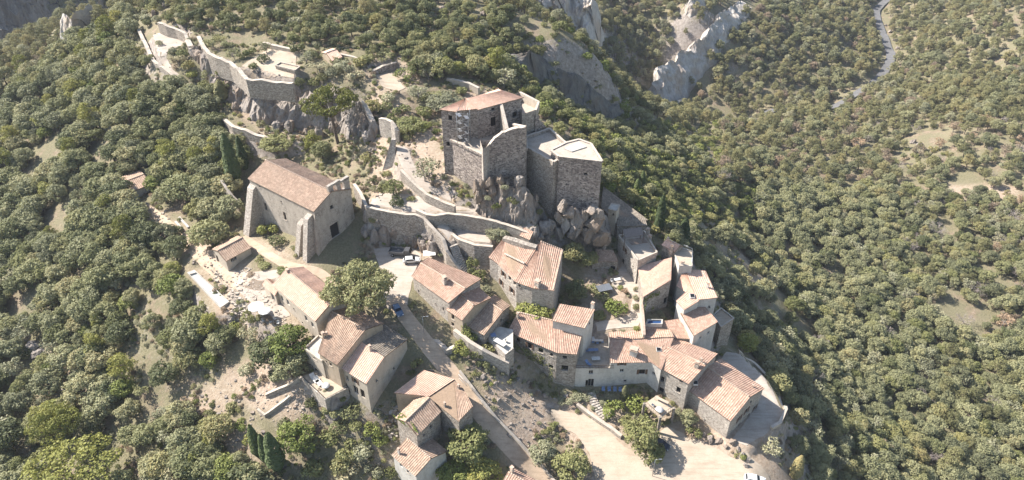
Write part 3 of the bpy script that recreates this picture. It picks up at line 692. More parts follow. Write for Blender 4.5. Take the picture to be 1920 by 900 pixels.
# ------------------------------------------------------------------ castle
def castle():
    cx = P(940, 300, 36)
    T = thing('castle', 'massive dark stone castle keep with an orange roof and a square tower above brown rocks', 'castle', (cx.x, cx.y, 22))
    def part(name, px, ring, zb, wm='stone_dark', wins={}, flat=None, fm='stonetop', par=0, drop=.0):
        Q = {k: P(*v) for k, v in px.items()}; walls = ring.split(); cs = [Q[w[0]] for w in walls]
        ar = sum(cs[i].x*cs[(i+1) % len(cs)].y-cs[(i+1) % len(cs)].x*cs[i].y for i in range(len(cs)))
        FOOT.append([(v.x, v.y) for v in cs]); mb = MB(); todo = []
        for w in walls:
            k = [Q[c] for c in w]; a, b, mid = k[0], k[-1], k[1:-1]
            if ar < 0: a, b, mid = b, a, mid[::-1]
            wl = pwin(a, b, wins.get(w, ())); wallpanel(mb, a, b, zb, wl, 0, [tuple(m) for m in mid], th=.6); todo += [(a, b, x) for x in wl if x.get('ok')]
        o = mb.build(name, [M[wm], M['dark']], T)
        for a, b, x in todo: mkwin(o if x['k'] == 't' else T, a, b, x)
        if flat:
            fb = MB(); vs = [Q[c]-Vector((0, 0, drop)) for c in flat]; fb.add(vs, [list(range(len(vs)))] if ar > 0 else [list(range(len(vs)))[::-1]]); fb.build('terrace_floor', M[fm], o)
            pb = MB(); n = len(flat)
            if par:
                for i in range(n):
                    a, b = Q[flat[i]].copy(), Q[flat[(i+1) % n]].copy(); k = max(1, int((b-a).length/1.3)); pts = [a.lerp(b, j/k)+Vector((0, 0, par*(.8+.4*random.random()) if 0 < j < k else par)) for j in range(k+1)]
                    thickwall(pb, pts, .6, [p.z-par-.3-drop for p in pts], 0, cap=1)
                pb.build('parapet', [M[wm], M['coping']], o)
        return Q, o
    # tower
    t1 = dict(a=(1048, 294, 37), b=(1129, 303, 37), c=(1108, 270, 37), d=(1086, 262, 37), e=(1062, 268, 37), f=(1033, 282, 37))
    Q, o = part('tower', t1, 'ab bc cd de ef fa', 15, wins={'ab': [(1098, 326, 't', .7, .5), (1062, 345, 't', .3, .3), (1110, 370, 't', .3, .3)], 'fa': [(1041, 304, 't', .5, 1.2)]}, flat='abcdef', par=.25, fm='stonetop')
    sl_ = MB(); w = [P(*q) for q in ((1057, 278, 37.25), (1085, 265, 37.25), (1100, 275, 37.25), (1072, 284, 37.25))]; sl_.add(w, [[0, 1, 2, 3]]); n = [p-Vector((0, 0, .3)) for p in w]
    for i in range(4): sl_.quad(n[i], n[(i+1) % 4], w[(i+1) % 4], w[i])
    sl_.build('roof_slab', M['concrete'], o)
    # curtain block with terrace
    t2 = dict(a=(986, 277, 35.5), b=(1038, 306, 35.5), g=(1048, 300, 35.5), c=(1072, 280, 35.5), d=(1030, 243, 35.5), e=(975, 262, 35.5))
    part('curtain_wall', t2, 'ab bg gc cd de ea', 16, wm='stone', flat='abgcde', par=.5, drop=0.4, wins={'ab': [(1043, 340, 't', .3, .4), (1000, 320, 't', .3, .3)]})
    # lower bastion
    t3 = dict(a=(845, 262, 36.5), b=(905, 291, 36.5), c=(925, 289, 36.5), d=(988, 280, 36.5), e=(985, 245, 36.5), f=(870, 240, 36.5))
    part('bastion', t3, 'ab bc cd de ef fa', 18, wm='stone_dark', flat='abcdef', par=.3, wins={'ab': [(872, 300, 't', .4, .4), (884, 320, 't', .3, .3), (862, 330, 't', .3, .4)]})
    # ruined curved wall on the bastion
    rw = MB(); pts = [(905, 291, 37), (912, 286, 38.5), (920, 281, 40), (921, 273, 41.3), (930, 264, 42.6), (945, 257, 43.6), (960, 253, 44), (974, 251, 44)]
    base = [(905, 291), (914, 290), (922, 289), (930, 288), (942, 287), (956, 286), (970, 285), (984, 283)]
    wp = [P(x, y, 36.5) for x, y in base]; zt = [37, 38.6, 40.2, 41.2, 42.2, 42.8, 43.1, 43.2]; d = []
    for i in range(len(wp)-1):
        for j in range(3):
            q = wp[i].lerp(wp[i+1], j/3); q.z = zt[i]+(zt[i+1]-zt[i])*j/3+random.uniform(-.15, .15); d.append(q)
    e = wp[-1].copy(); e.z = 43.2; d.append(e); thickwall(rw, d, 1.0, [30]*len(d), 0, cap=1); rw.build('ruined_wall', [M['stone_dark'], M['coping']], T)
    rw = MB(); a = P(984, 283, 36.5); b = P(960, 262, 36.5); a.z = 43.2; b.z = 41; thickwall(rw, [a, b], .9, [30, 30], 0, cap=1)
    a = P(951, 262, 38.5); b = P(940, 236, 38.5); a.z = 41.5; b.z = 44.5; thickwall(rw, [a, b], .8, [36, 36], 0, cap=1); rw.build('ruined_wall', [M['stone'], M['coping']], T)
    # upper keep
    zt = 44.6
    k = dict(a=(827, 205, zt), b=(857, 209, zt), c=(879, 202, zt), d=(895, 205, zt), e=(979, 183, zt), f=(934, 168, zt), )
    Q, o = part('keep', k, 'ab bc cd de ef fa', 24, wins={'ab': [(844, 221, 'h', .9, 1.2), (840, 270, 'h', .8, 1.1)], 'de': [(925, 205, 'h', 1.0, .8), (965, 215, 'h', 1.2, 1.4), (925, 228, 'd', 1.2, 2.2)]})
    up = lambda v, h: v+Vector((0, 0, h))
    rb = MB(); rise = 2.0
    # low hipped roof
    r0, r1 = Q['a'].lerp(Q['f'], .5).lerp(Q['b'], .12), None
    A_, B_, D_, E_, F_ = [up(Q[c], .1) for c in 'abdef']
    ra = (A_+B_)/2+(F_-A_)*.28; ra.z = zt+1.6; rbp = (E_+F_)/2; rbp = rbp+(A_-F_)*.18; rbp.z = zt+1.6
    roof_quad(rb, D_, E_, rbp, ra, .35); roof_quad(rb, F_, A_, ra, rbp, .35); roof_quad(rb, E_, F_, rbp, rbp, .35, 0); roof_quad(rb, A_, B_, ra, ra, .35, 0); roof_quad(rb, B_, D_, ra, ra, -.02, 0)
    rb.build('roof', [M['tile_new'], M['wood']], T)
    # right annex with open bays
    x = dict(a=(979, 214, 41.3), b=(1004, 206, 41.3), c=(1010, 190, 41.3), d=(975, 172, 41.3), e=(960, 178, 41.3))
    Q2, o2 = part('annex', x, 'ab bc cd de ea', 24, wm='stone', wins={'ab': [(990, 222, 'h', 3.6, 3.0), (990, 242, 'h', 3.8, 2.8)]}, flat='abcde', drop=2.4, fm='stonetop')
    pb = MB()
    for i, j in (('b', 'c'), ('c', 'd')): thickwall(pb, [Q2[i], Q2[j]], .6, [Q2[i].z-2.4, Q2[j].z-2.4], 0, cap=1)
    pb.build('parapet', [M['cream'], M['coping']], o2)
    x = dict(a=(1004, 216, 40), b=(1030, 244, 34.5), c=(1012, 232, 36), d=(1008, 205, 41))
    part('spur_wall', x, 'ab bc cd da', 22, wm='stone_dark')
    # small door block beside the scaffold
    x = dict(a=(905, 278, 39.5), b=(912, 276, 39.5), c=(925, 262, 39.5), d=(900, 262, 39.5))
    part('doorway', x, 'ab bc cd da', 30, wm='stone_light', wins={'ab': [(908, 271, 'h', .5, 1.6)]})
    # lintels / west enclosure
    sc = thing('scaffolding', 'narrow metal scaffolding with stacked decks standing in the corner of the castle keep', 'scaffold', tuple(P(872, 262, 36.7)))
    b0 = P(868, 267, 36.7)
    for dx, dy in ((-1.2, -1.2), (1.6, -1.6), (-.8, 1.4), (1.9, 1.0)):
        m = MB(); m.tube((b0.x+dx, b0.y+dy, 36.6), (b0.x+dx, b0.y+dy, 45.5), .06, n=5); m.build('pole', M['metal'], sc)
    for i in range(4):
        m = MB(); z = 38.3+i*2.0; m.box((b0.x-.7, b0.y-.2, z), (.8, 2.0, .07), .5); m.build('deck', M['metal'], sc)
        m = MB(); m.box((b0.x+1.1, b0.y-.4, z-.5), (.8, 2.0, .07), .5); m.build('deck', M['metal'], sc)
        m = MB(); m.tube((b0.x-1.2, b0.y-1.2, z-1.6), (b0.x+1.6, b0.y-1.6, z), .05, n=4); m.tube((b0.x+1.6, b0.y-1.6, z+.9), (b0.x-1.2, b0.y-1.2, z+.9), .04, n=4); m.build('brace', M['metal'], sc)
castle()
# ------------------------------------------------------------------ left row of houses along the road
gable('row_house', 'long pale house with smooth pinkish roof, top end of the lower row', (513, 533), (592, 600), (645, 562), 14.5, 1.9, wm='cream', rm='tile_new', zb=5,
      wins={'AB': [(529, 559, 'w'), (540, 567, 'w'), (532, 577, 'w'), (551, 579, 't'), (574, 597, 'w'), (586, 609, 'w'), (556, 597, 't'), (567, 605, 't'), (570, 618, 't')], 'BMC': [(615, 583, 't')]}, chims=[(540, 513, 15.7, .9), (620, 562, 15.9, .8)], group='houses of the lower row')
gable('house_annex', 'small low cream annex at the top end of the lower row', (494, 532), (516, 552), (527, 542), 12.6, .8, wm='cream', rm='tile_new', zb=6, wins={'AB': [(512, 558, 'f')]})
building('row_house', 'house with weathered brown roof, second down the lower row', 'house',
      dict(A=(598, 660, 11.8), B=(633, 682, 11.8), M=(684, 618, 14.2), C=(717, 607, 12.2), D=(645, 568, 12.2), N=(622, 584, 14.2), E=(592, 622, 13)), 'AB BMC CD DN NEA', 'ABMN CDNM', wm='ochre', rm='tile_old', ridges=('NM',), zb=1,
      wins={'AB': [(620, 683, 'h'), (612, 678, 't')], 'BMC': []}, chims=[(657, 603, 13.5, 1.0, .6), (607, 633, 12.5, 1.2, .7), (613, 630, 12.8, .8, .5)], group='houses of the lower row')
building('row_house', 'small house with white flat roof terrace above the patio with sun loungers', 'house',
      dict(A=(571, 652, 10), B=(604, 676, 10), C=(625, 645, 10), D=(597, 628, 10)), 'AB BC CD DA', '', wm='cream', rm='concrete', flat='ABCD', parapet=.5, zb=1,
      wins={'AB': [(590, 671, 'h', 1.1, .8), (580, 687, 'f'), (594, 698, 'f')], 'DA': []}, group='houses of the lower row')
building('row_house', 'last house of the row, half bright orange roof and half grey lichened roof', 'house',
      dict(A=(635, 684, 9.8), B=(687, 717, 9.8), M=(719, 669, 12), C=(762, 637, 9.8), D=(717, 608, 9.8), N=(672, 637, 12)), 'AB BMC CD DNA', 'ABMN', wm='cream', rm='tile_new', zb=0,
      wins={'AB': [(651, 709, 'w', .8, 1.3), (648, 721, 'w', .9, 1.2), (666, 714, 's', .9, 1.2), (667, 731, 'f'), (680, 738, 'd'), (655, 733, 't')], 'BMC': [(713, 692, 'w', .8, 1.0), (706, 713, 't'), (738, 690, 't')]}, chims=[(694, 656, 12, 1.0, .6)], group='houses of the lower row')
def grey_half():
    T = [o for o in COL.objects if o.get('label', '').startswith('last house of the row')][0]
    rb = MB(); roof_quad(rb, P(762, 637, 9.8), P(717, 608, 9.8), P(672, 637, 12), P(719, 669, 12)); r = rb.build('roof', [M['tile_grey'], M['wood']], T)
    r['label'] = 'grey lichen-covered half of the roof'
grey_half()
# ------------------------------------------------------------------ houses below the road
building('roadside_house', 'low house with bright pink-orange roof below the road, white railing at its corner', 'house',
      dict(A=(742, 736, 5.5), B=(805, 742, 5.2), C=(851, 711, 6.6), D=(812, 692, 6.6), E=(797, 694, 6.2)), 'AB BC CD DE EA', 'ABCE', wm='ochre', rm='tile_new', zb=-2, over=.2)
building('roadside_house', 'house with mottled brown roof and rounded end, against the shady side of the road', 'house',
      dict(A=(806, 744, 5.0), B=(852, 712, 6.4), C=(868, 730, 6.0), D=(885, 762, 5.0), E=(860, 788, 4.0), F=(833, 768, 4.2)), 'AB BC CD DE EF FA', 'FEBA EDCB', wm='stone', rm='tile_old', zb=-5, over=.15, chims=[(834, 762, 4.6, .9, .5), (860, 728, 6, .8, .5)])
gable('ivy_house', 'house with a striped brown roof half covered by ivy, below the bright roadside roof', (744, 783), (781, 814), (818, 765), 4.2, 1.5, axis='BC', wm='stone', rm='tile_old', zb=-6, wins={'BC': [(808, 800, 'h'), (795, 815, 't')]})
gable('cottage', 'small white house with clean brown ridged roof, bottom edge left of the road', (737, 852), (780, 890), (837, 847), -1.6, 1.5, wm='white', rm='tile_old', zb=-10, wins={'AB': [(752, 872, 'w', .8, 1.1), (765, 884, 'h')]}, chims=[(748, 848, -.8, .9, .5)])
gable('cottage', 'house cut off by the bottom edge, only its tiled roof showing beside the road', (942, 906), (985, 930), (1010, 905), -3.5, 1.3, wm='cream', rm='tile', zb=-12, chims=[(960, 885, -2.6, 1.3, .7)])
# ------------------------------------------------------------------ houses in the middle
building('hillside_house', 'long house with two-tone brown roof and a blank pale wall, nearest to the parked cars', 'house',
      dict(A=(774, 517, 16), B=(842, 566, 16), M=(872, 541, 18), C=(900, 523, 16), D=(803, 484, 16.6), N=(789, 494, 18)), 'AB BMC CD DNA', 'ABMN CDNM', wm='stone_light', rm='tile', ridges=('NM',), zb=3,
      wins={'AB': [(785, 546, 't', .6, .6), (817, 570, 't', .4, .4), (799, 576, 't', .5, .4), (831, 579, 't', .5, 1.0)]}, chims=[(834, 530, 17.5, 1.5, 1.1)], group='houses stepping down the slope')
building('hillside_house', 'house with sunlit tiled roof and ochre wall, just below the long blank-walled house', 'house',
      dict(A=(839, 579, 13.8), B=(867, 598, 13.8), M=(888, 573, 15.6), C=(918, 559, 13.8), D=(897, 540, 13.8), N=(864, 553, 15.6)), 'AB BMC CD DNA', 'ABMN CDNM', wm='ochre', rm='tile', ridges=('NM',), zb=2,
      wins={'AB': [(849, 594, 'a', .8, 1.4), (849, 608, 'a', .8, 1.0)], 'BMC': [(880, 590, 'd', 1, 1.6)]}, group='houses stepping down the slope')
building('hillside_house', 'small low house with a faded brown ridged roof beside the white terrace with garden furniture', 'house',
      dict(A=(872, 607, 10.8), B=(908, 626, 10.8), M=(942, 583, 12.8), C=(955, 573, 11.4), D=(927, 554, 11.4), N=(911, 563, 12.8)), 'AB BMC CD DNA', 'ABMN CDNM', wm='stone', rm='tile_old', ridges=('NM',), zb=4,
      wins={'BMC': [(925, 612, 'd', 1.2, 2), (940, 600, 'h')]}, group='houses stepping down the slope')
building('manor_house', 'tall stone house with the biggest tiled roof and rounded front wall', 'house',
      dict(A=(918, 481, 17.4), B=(934, 493, 16.8), C=(968, 527, 16.6), D=(998, 538, 16.6), E=(1038, 543, 16.6), F=(1055, 469, 19.6), G=(1014, 453, 21), H=(1008, 461, 20.6), I=(946, 446, 20.2)), 'AB BC CD DE EF FG GH HI IA', 'BCHI DEFG CDGH ABII', wm='stone_light', rm='tile', zb=4, over=.3,
      ridges=('EF', 'FG'), wins={'BC': [(944, 514, 's', .9, 1.3), (940, 530, 's', .8, 1.5), (956, 522, 'h', .9, 1.1), (960, 545, 's', 1.0, 1.4), (965, 531, 'h', .9, 1)], 'CD': [(974, 536, 't', .5, .5)]}, chims=[(1008, 533, 17.2, .8, 1.2)])
def manor_bits():
    T = [o for o in COL.objects if o.get('label', '').startswith('tall stone house with the biggest')][0]
    rf = [c for c in T.children if c.name.startswith('roof')][0]
    m = MB(); a, b = P(947, 476, 18.75), P(984, 494, 18.9); n = 14
    for i in range(n): m.tube(a.lerp(b, i/n), a.lerp(b, (i+1)/n), .26, .22, 6)
    m.build('mortar_ridge', M['coping'], rf)
    m = MB(); p = [P(945, 444, 20.6), P(962, 448, 21), P(985, 456, 21), P(1006, 462, 20.8)]; thickwall(m, p, 1.4, [v.z-3 for v in p], 0, cap=0); m.build('rear_wall_top', M['stone'], T)
manor_bits()
building('vine_house', 'three-storey stone house with vines climbing over two rows of dark windows, sunlit orange roof', 'house',
      dict(A=(954, 620, 8), B=(1044, 659, 8), C=(1081, 662, 8), D=(1092, 622, 10.2), E=(1044, 603, 10.6), F=(973, 586, 10.6)), 'AB BC CD DE EF FA', 'ABEF BCDE', wm='stone', rm='tile', zb=-6,
      wins={'AB': [(971, 637, 'h', 1.0, 1.1), (993, 648, 's', .9, 1.5), (1014, 657, 'h', 1.1, 1.2), (1034, 665, 'h', .7, .8), (971, 661, 'h', 1, 1), (992, 670, 'h', 1.1, 1.1), (1014, 681, 'h', 1.2, 1.2), (1033, 687, 'h', 1, .9), (1002, 695, 't'), (1021, 706, 't')],
            'BC': [(1059, 670, 'h', .8, .8), (1059, 690, 'h', 1.3, 1.5)]}, ridges=('FE',), chims=[(971, 594, 10.2, .9, .6)])
building('terrace_house', 'square house with a plain orange roof and a white side wall, behind the vine-covered house', 'house',
      dict(A=(1037, 599, 12.6), B=(1096, 613, 12.6), C=(1114, 580, 14), D=(1051, 570, 14)), 'AB BC CD DA', 'ABCD', wm='white', rm='tile', zb=1, wins={'BC': [(1105, 605, 't')], 'AB': []}, chims=[(1111, 577, 14, 1.2, .7)])
# white-fronted row
building('deck_building', 'white walled building with garden furniture on its flat roof deck', 'building',
      dict(A=(1076, 690, 3), B=(1151, 690, 3), C=(1146, 626, 3.6), D=(1104, 628, 3.6)), 'AB BC CD DA', '', wm='white', flat='ABCD', zb=-6,
      wins={'AB': [(1108, 698, 'w', .9, 1.1), (1108, 718, 'f', 1.2, 2.4), (1100, 719, 'h', .5, 2.0)]})
building('white_house', 'white-walled house with shuttered windows facing the camera, above the row of blue chairs', 'house',
      dict(A=(1145, 678, 5), B=(1219, 677, 5), C=(1240, 690, 5), D=(1262, 632, 7), E=(1184, 633, 7), F=(1144, 637, 7)), 'AB BC CD DE EF FA', 'ABEF BCDE', wm='white', rm='tile', zb=-6,
      wins={'AB': [(1166, 682, 's', .9, .8), (1166, 695, 'w', .8, .9), (1204, 697, 'S', 1.2, 1.3), (1172, 714, 't', .6, .6), (1214, 679, 'w', .8, .7)], 'BC': [(1225, 700, 'w', .7, .9)]}, chims=[(1188, 662, 6, 1.1, 1.6)])
building('white_house', 'narrow back strip of tiled roof with plants along its top edge, behind the white house', 'house',
      dict(A=(1144, 637, 7), B=(1262, 632, 7.2), C=(1256, 617, 6.2), D=(1142, 624, 6.2)), 'AB BC CD DA', 'DCBA', wm='white', rm='tile', zb=0, over=.2)
building('courtyard_roof_house', 'low house with an even striped roof in front of the small blue covered pool', 'house',
      dict(A=(1205, 630, 5.6), B=(1298, 634, 5.6), C=(1270, 598, 7.2), D=(1211, 607, 7.2)), 'AB BC CD DA', 'ABCD', wm='cream', rm='tile', zb=0, over=.25)
building('corner_house', 'stone house with tall windows and ridged roof, left of the big bare-walled house', 'house',
      dict(A=(1221, 678, 4.6), B=(1291, 717, 4.6), M=(1322, 684, 6.6), C=(1343, 664, 5), D=(1267, 635, 5), N=(1252, 652, 6.6)), 'AB BMC CD DNA', 'ABMN CDNM', wm='stone_light', rm='tile', ridges=('NM',), zb=-7,
      wins={'AB': [(1242, 711, 'h', .8, 1.5), (1272, 731, 'h', .9, 1.5), (1240, 733, 'd', 1.0, 1.8), (1240, 689, 't'), (1277, 715, 't', .7, .5)]}, chims=[(1306, 688, 6.2, 1.3, .9), (1313, 680, 6.4, 1, .6)])
gable('gabled_house', 'big house with clean orange ridged roof and tall bare wall above the car park', (1290, 728), (1370, 787), (1425, 724), .9, 2.2, wm='stone_light', rm='tile', zb=-7,
      wins={'BMC': [(1386, 785, 's', .9, 1.4), (1400, 770, 's', .9, 1.4), (1385, 800, 'd'), (1402, 783, 'd'), (1415, 765, 's', .8, 1.2), (1408, 752, 't')], 'AB': [(1322, 788, 't')]}, chims=[(1411, 726, 1.6, .4, .5)])
# upper right cluster
building('tall_house', 'tall narrow pale stone house with open roof terrace, nearest the castle tower', 'house',
      dict(A=(1160, 441, 15.5), B=(1197, 487, 15.5), C=(1232, 472, 15.5), D=(1208, 432, 15.5)), 'AB BC CD DA', '', wm='stone_light', flat='ABCD', parapet=.9, zb=4,
      wins={'AB': [(1172, 468, 's', .8, 1.5), (1168, 491, 'd', 1, 1.8), (1187, 500, 't'), (1186, 513, 't')]}, chims=[(1214, 440, 15.4, 1.6, .8), (1218, 450, 15, 1.2, .7)])
building('flat_roofed_house', 'house with a broad pale pink roof in the middle of the upper cluster', 'house',
      dict(A=(1207, 555, 12.4), B=(1258, 524, 13.6), C=(1260, 484, 14), D=(1197, 501, 12.4)), 'AB BC CD DA', 'DABC', wm='stone', rm='tile_new', zb=4, over=.2,
      wins={'AB': [(1251, 562, 'h', 1.0, 1.8)]}, chims=[(1256, 478, 14, 1.6, .8)])
building('block_house', 'tall grey-white rendered block with a tiled roof deck and thin railing at the cluster edge', 'house',
      dict(A=(1274, 497, 14.8), B=(1298, 498, 14.8), C=(1298, 471, 14.8), D=(1280, 464, 14.8), E=(1263, 470, 14.8)), 'AB BC CD DE EA', '', wm='white', flat='ABCDE', rm='sand', zb=0, parapet=.12, chims=[(1278, 503, 13.6, 1.8, .7)])
gable('small_roof_house', 'tiny roof with stone chimney at the cluster top beside the dark cypresses', (1243, 458), (1266, 470), (1280, 462), 15.8, .9, wm='stone', rm='tile_new', zb=5, chims=[(1252, 453, 16, .9, .5), (1259, 470, 15.6, 1.5, .7)])
building('back_house', 'house with a smooth brown roof, white chimney and white gable, farthest right of the cluster', 'house',
      dict(A=(1270, 536, 10.6), B=(1307, 561, 10.6), C=(1344, 557, 10.6), D=(1322, 508, 12.6), E=(1284, 504, 12.8)), 'AB BC CD DE EA', 'BCDE ABEE', wm='white', rm='tile_new', zb=-4, over=.2,
      wins={'AB': [(1280, 555, 't')], 'BC': [(1330, 575, 't')]}, chims=[(1326, 540, 11.2, 1.3, .5)])
building('white_block_house', 'slim white house with a skylight roof squeezed between the brown roofs', 'house',
      dict(A=(1269, 565, 10.2), B=(1283, 580, 10.2), C=(1310, 563, 10.6), D=(1288, 547, 11)), 'AB BC CD DA', 'ABCD', wm='white', rm='tile_new', zb=2, over=.1)
building('low_house', 'house with steep striped orange roof and small white windowed side wall', 'house',
      dict(A=(1277, 587, 8.6), B=(1301, 628, 8.0), C=(1344, 603, 7.2), D=(1315, 569, 8.0)), 'AB BC CD DA', 'BCDA', wm='white', rm='tile', zb=-5, over=.2,
      wins={'BC': [(1328, 624, 'w', .7, .8), (1313, 633, 'w', .7, .8)]}, chims=[(1290, 582, 8.6, .9, .6)])
building('stone_shed', 'small half-ruined stone outbuilding on the outer edge right of the striped roof', 'shed',
      dict(A=(1338, 590, 3), B=(1352, 612, 3), C=(1376, 596, 3.4), D=(1352, 577, 3.4)), 'AB BC CD DA', '', wm='stone', flat='ABCD', parapet=.4, rm='sand', zb=-9)
building('stone_house', 'small stone house with a two-slope roof and tall chimney between the boulders and the alley', 'house',
      dict(A=(1111, 492, 11.4), B=(1132, 489, 11.4), C=(1158, 490, 11.6), D=(1148, 469, 12.8), E=(1118, 467, 12.8)), 'AB BC CD DE EA', 'ABEE BCDE', wm='stone', rm='tile_old', zb=5, over=.2, wins={'BC': [(1149, 505, 'd', 1, 1.8)]}, chims=[(1133, 470, 12.2, 2.0, .7)])
building('shaded_house', 'long low building with a lichened roof lying in the shadow behind the castle tower', 'house',
      dict(A=(1128, 388, 17), B=(1160, 424, 15.4), C=(1213, 412, 15.4), D=(1130, 350, 17.5)), 'AB BC CD DA', 'BCDA', wm='stone', rm='tile_grey', zb=8, over=.2)
building('chapel_hut', 'little box-shaped plastered hut with a flat cap, in the shade right of the castle tower', 'hut',
      dict(A=(1141, 391, 20), B=(1156, 395, 20), C=(1162, 384, 20), D=(1147, 381, 20)), 'AB BC CD DA', '', wm='cream', flat='ABCD', rm='concrete', zb=10, parapet=.1, wins={'AB': [(1150, 402, 't')]})
building('shaded_house', 'low house with corrugated grey roof next to the tall narrow house', 'house',
      dict(A=(1158, 424, 15.6), B=(1212, 422, 15.6), C=(1206, 407, 16.4), D=(1156, 408, 16.4)), 'AB BC CD DA', 'ABCD', wm='stone', rm='tile_grey', zb=8, over=.2)
building('ruined_shed', 'tiny roofless stone enclosure with a scrap of orange tiles below the castle terrace', 'shed',
      dict(A=(975, 442, 21.2), B=(992, 449, 21.2), C=(999, 434, 22), D=(984, 427, 22)), 'AB BC CD DA', 'ABCD', wm='stone', rm='tile', zb=15, over=.1)
# outlying cottages
gable('cottage', 'isolated small cottage with a faded two-slope roof among the trees far left', (227, 333), (247, 358), (280, 343), 10.6, .9, wm='white', rm='tile_old', zb=4, axis='BC')
gable('cottage', 'small cottage with a grey-pink ridged roof and white front beside the dirt track', (399, 467), (423, 488), (466, 461), 13.2, 1.2, wm='cream', rm='tile_old', zb=8, axis='BC', wins={'BC': [(436, 487, 'w', .8, 1.2), (441, 484, 'w', .8, 1.2)], 'AMB': [(408, 486, 'd')]})
gable('fort_hut', 'stone hut with a bright orange roof among bushes on the upper plateau', (604, 98), (622, 113), (638, 104), 37.6, 1.0, wm='ochre', rm='tile_new', zb=33, axis='BC')
building('fort_ruin', 'low flat-topped stone annex with a yard in the upper fort', 'ruin',
      dict(A=(516, 122, 36.6), B=(553, 131, 36.6), C=(562, 124, 36.6), D=(526, 116, 36.6)), 'AB BC CD DA', '', wm='stone', rm='sand', flat='ABCD', zb=33, parapet=.4)
# ------------------------------------------------------------------ walls, ramparts, rocks
W1 = 'dry stone walls along the castle path'
wallrun('retaining_wall', 'stone wall edging the pale castle path above the cliff and parked cars', 'wall', [(664, 345, 23.4), (676, 362, 23.2), (688, 388, 22.9), (730, 397, 22.8), (762, 402, 22.6), (778, 402, 22.5), (796, 410, 21.8), (812, 428, 20.7), (832, 450, 19.2), (838, 470, 17.5), (850, 488, 15.5), (864, 506, 13.5)], .7, base=None)
wallrun('retaining_wall', 'curving stone wall holding the upper castle path above the stair path', 'wall', [(781, 393, 22.9), (800, 402, 22.9), (816, 404, 22.9), (840, 400, 22.9), (875, 404, 22.8), (912, 411, 22.6), (950, 421, 22.2), (980, 432, 21.9), (1000, 438, 21.6)], .7, base=15)
wallrun('retaining_wall', 'low round-cornered stone wall holding the small lower pale terrace', 'wall', [(840, 421, 18.9), (846, 437, 18.9), (862, 449, 18.8), (890, 459, 18.8), (924, 462, 18.8)], .7, base=13)
wallrun('retaining_wall', 'long straight stone wall between the ramp and the pale castle path', 'wall', [(752, 318, 27.2), (775, 342, 25.9), (800, 364, 24.9), (830, 378, 24.4), (853, 387, 24.2)], .7, base=20)
wallrun('gate_ruin', 'tall broken gate wall ruin at the top of the ramp', 'ruin', [(712, 222, 32.5), (722, 223, 33), (734, 228, 32.8), (742, 240, 31.8), (748, 246, 31)], .9, m='stone_light', base=22)
wallrun('ruined_wall', 'narrow ruined wall climbing the rock beside the shady cleft', 'ruin', [(678, 190, 34), (684, 196, 33), (692, 212, 31.5), (700, 228, 30), (709, 242, 28)], 1.2, m='stone_light')
def pylon():
    T = thing('buttress_ruin', 'pointed wedge of old masonry standing below the broken gate wall', 'ruin', tuple(P(728, 319, 24)))
    a = P(717, 320, 23); b = P(741, 322, 23); m = MB(); top = P(737, 262, 31.5); h = Vector((0, 2.4, 0))
    m.add([a, b, b+h, a+h, top+Vector((-.5, 0, 0)), top+Vector((.6, 0, 0)), top+Vector((.6, 1, 0)), top+Vector((-.5, 1, 0))], [[3, 2, 1, 0], [4, 5, 6, 7], [0, 1, 5, 4], [1, 2, 6, 5], [2, 3, 7, 6], [3, 0, 4, 7]]); m.build('masonry', M['stone_light'], T)
pylon()
RG = 'ramparts of the upper fort'
wallrun('rampart', 'long pale-topped rampart running down the left slope to the church', 'wall', [(262, 63), (270, 80), (278, 96), (290, 122), (304, 132), (322, 146), (343, 166), (352, 178), (368, 190), (384, 200), (400, 214), (418, 230), (440, 246), (470, 257), (500, 268), (530, 280)], 1.0, 1.6, sub=1.3, rough=.5, group=RG)
wallrun('rampart', 'pale-topped rampart curving along the cliff of the upper fort yard', 'wall', [(372, 68, 37), (380, 84, 37), (392, 100, 36.8), (405, 107, 36.5), (432, 117, 36.2), (450, 133, 36), (464, 148, 35.8), (500, 151, 35.8), (530, 154, 35.8), (549, 156, 35.8)], 1.1, m='stone', base=30, sub=1.3, rough=.45, group=RG)
wallrun('rampart', 'broken wall standing behind the pale platform at the fort tip', 'wall', [(297, 42, 38), (312, 48, 37.8), (330, 54, 37.3), (347, 62, 37), (353, 76, 36)], .9, m='stone', sub=1.2, rough=.6, group=RG)
wallrun('ruined_wall', 'rough masonry stub dropping below the fort platform', 'ruin', [(352, 76, 36), (360, 92, 35), (368, 106, 33), (372, 116, 31)], 1.6, m='stone_dark', sub=1.5)
wallrun('rampart', 'straight pale wall at the back of the fort yard', 'wall', [(493, 80, 37.6), (520, 86, 37.6), (547, 92, 37.4)], 1, m='cream', sub=2)
wallrun('rampart', 'straight pale wall running right from the orange-roofed hut', 'wall', [(638, 101, 36.8), (665, 107, 36.4), (693, 114, 36)], .9, m='cream', sub=2)
wallrun('ruined_wall', 'low curved dark wall around the bare clearing behind the pine', 'wall', [(684, 135, 35), (700, 132, 35), (716, 124, 35.3), (742, 117, 35.5)], 1, m='stone_dark', sub=1.5)
wallrun('ruined_wall', 'pale wall with broken end behind the castle trees', 'wall', [(838, 147, 33), (860, 151, 32.7), (880, 156, 32.3), (898, 165, 31.8)], .9, m='cream', sub=2)
wallrun('parapet_wall', 'curved low parapet around the forecourt of the gabled house', 'wall', [(1384, 662), (1412, 684), (1440, 712), (1458, 742), (1472, 772), (1461, 797), (1445, 806)], .6, .9, m='cream', sub=1.5)
wallrun('retaining_wall', 'rough stone wall beside the steps at the upper edge of the sandy car park', 'wall', [(1082, 762), (1100, 776), (1122, 792), (1146, 808), (1165, 822)], .7, .9, sub=1.5)
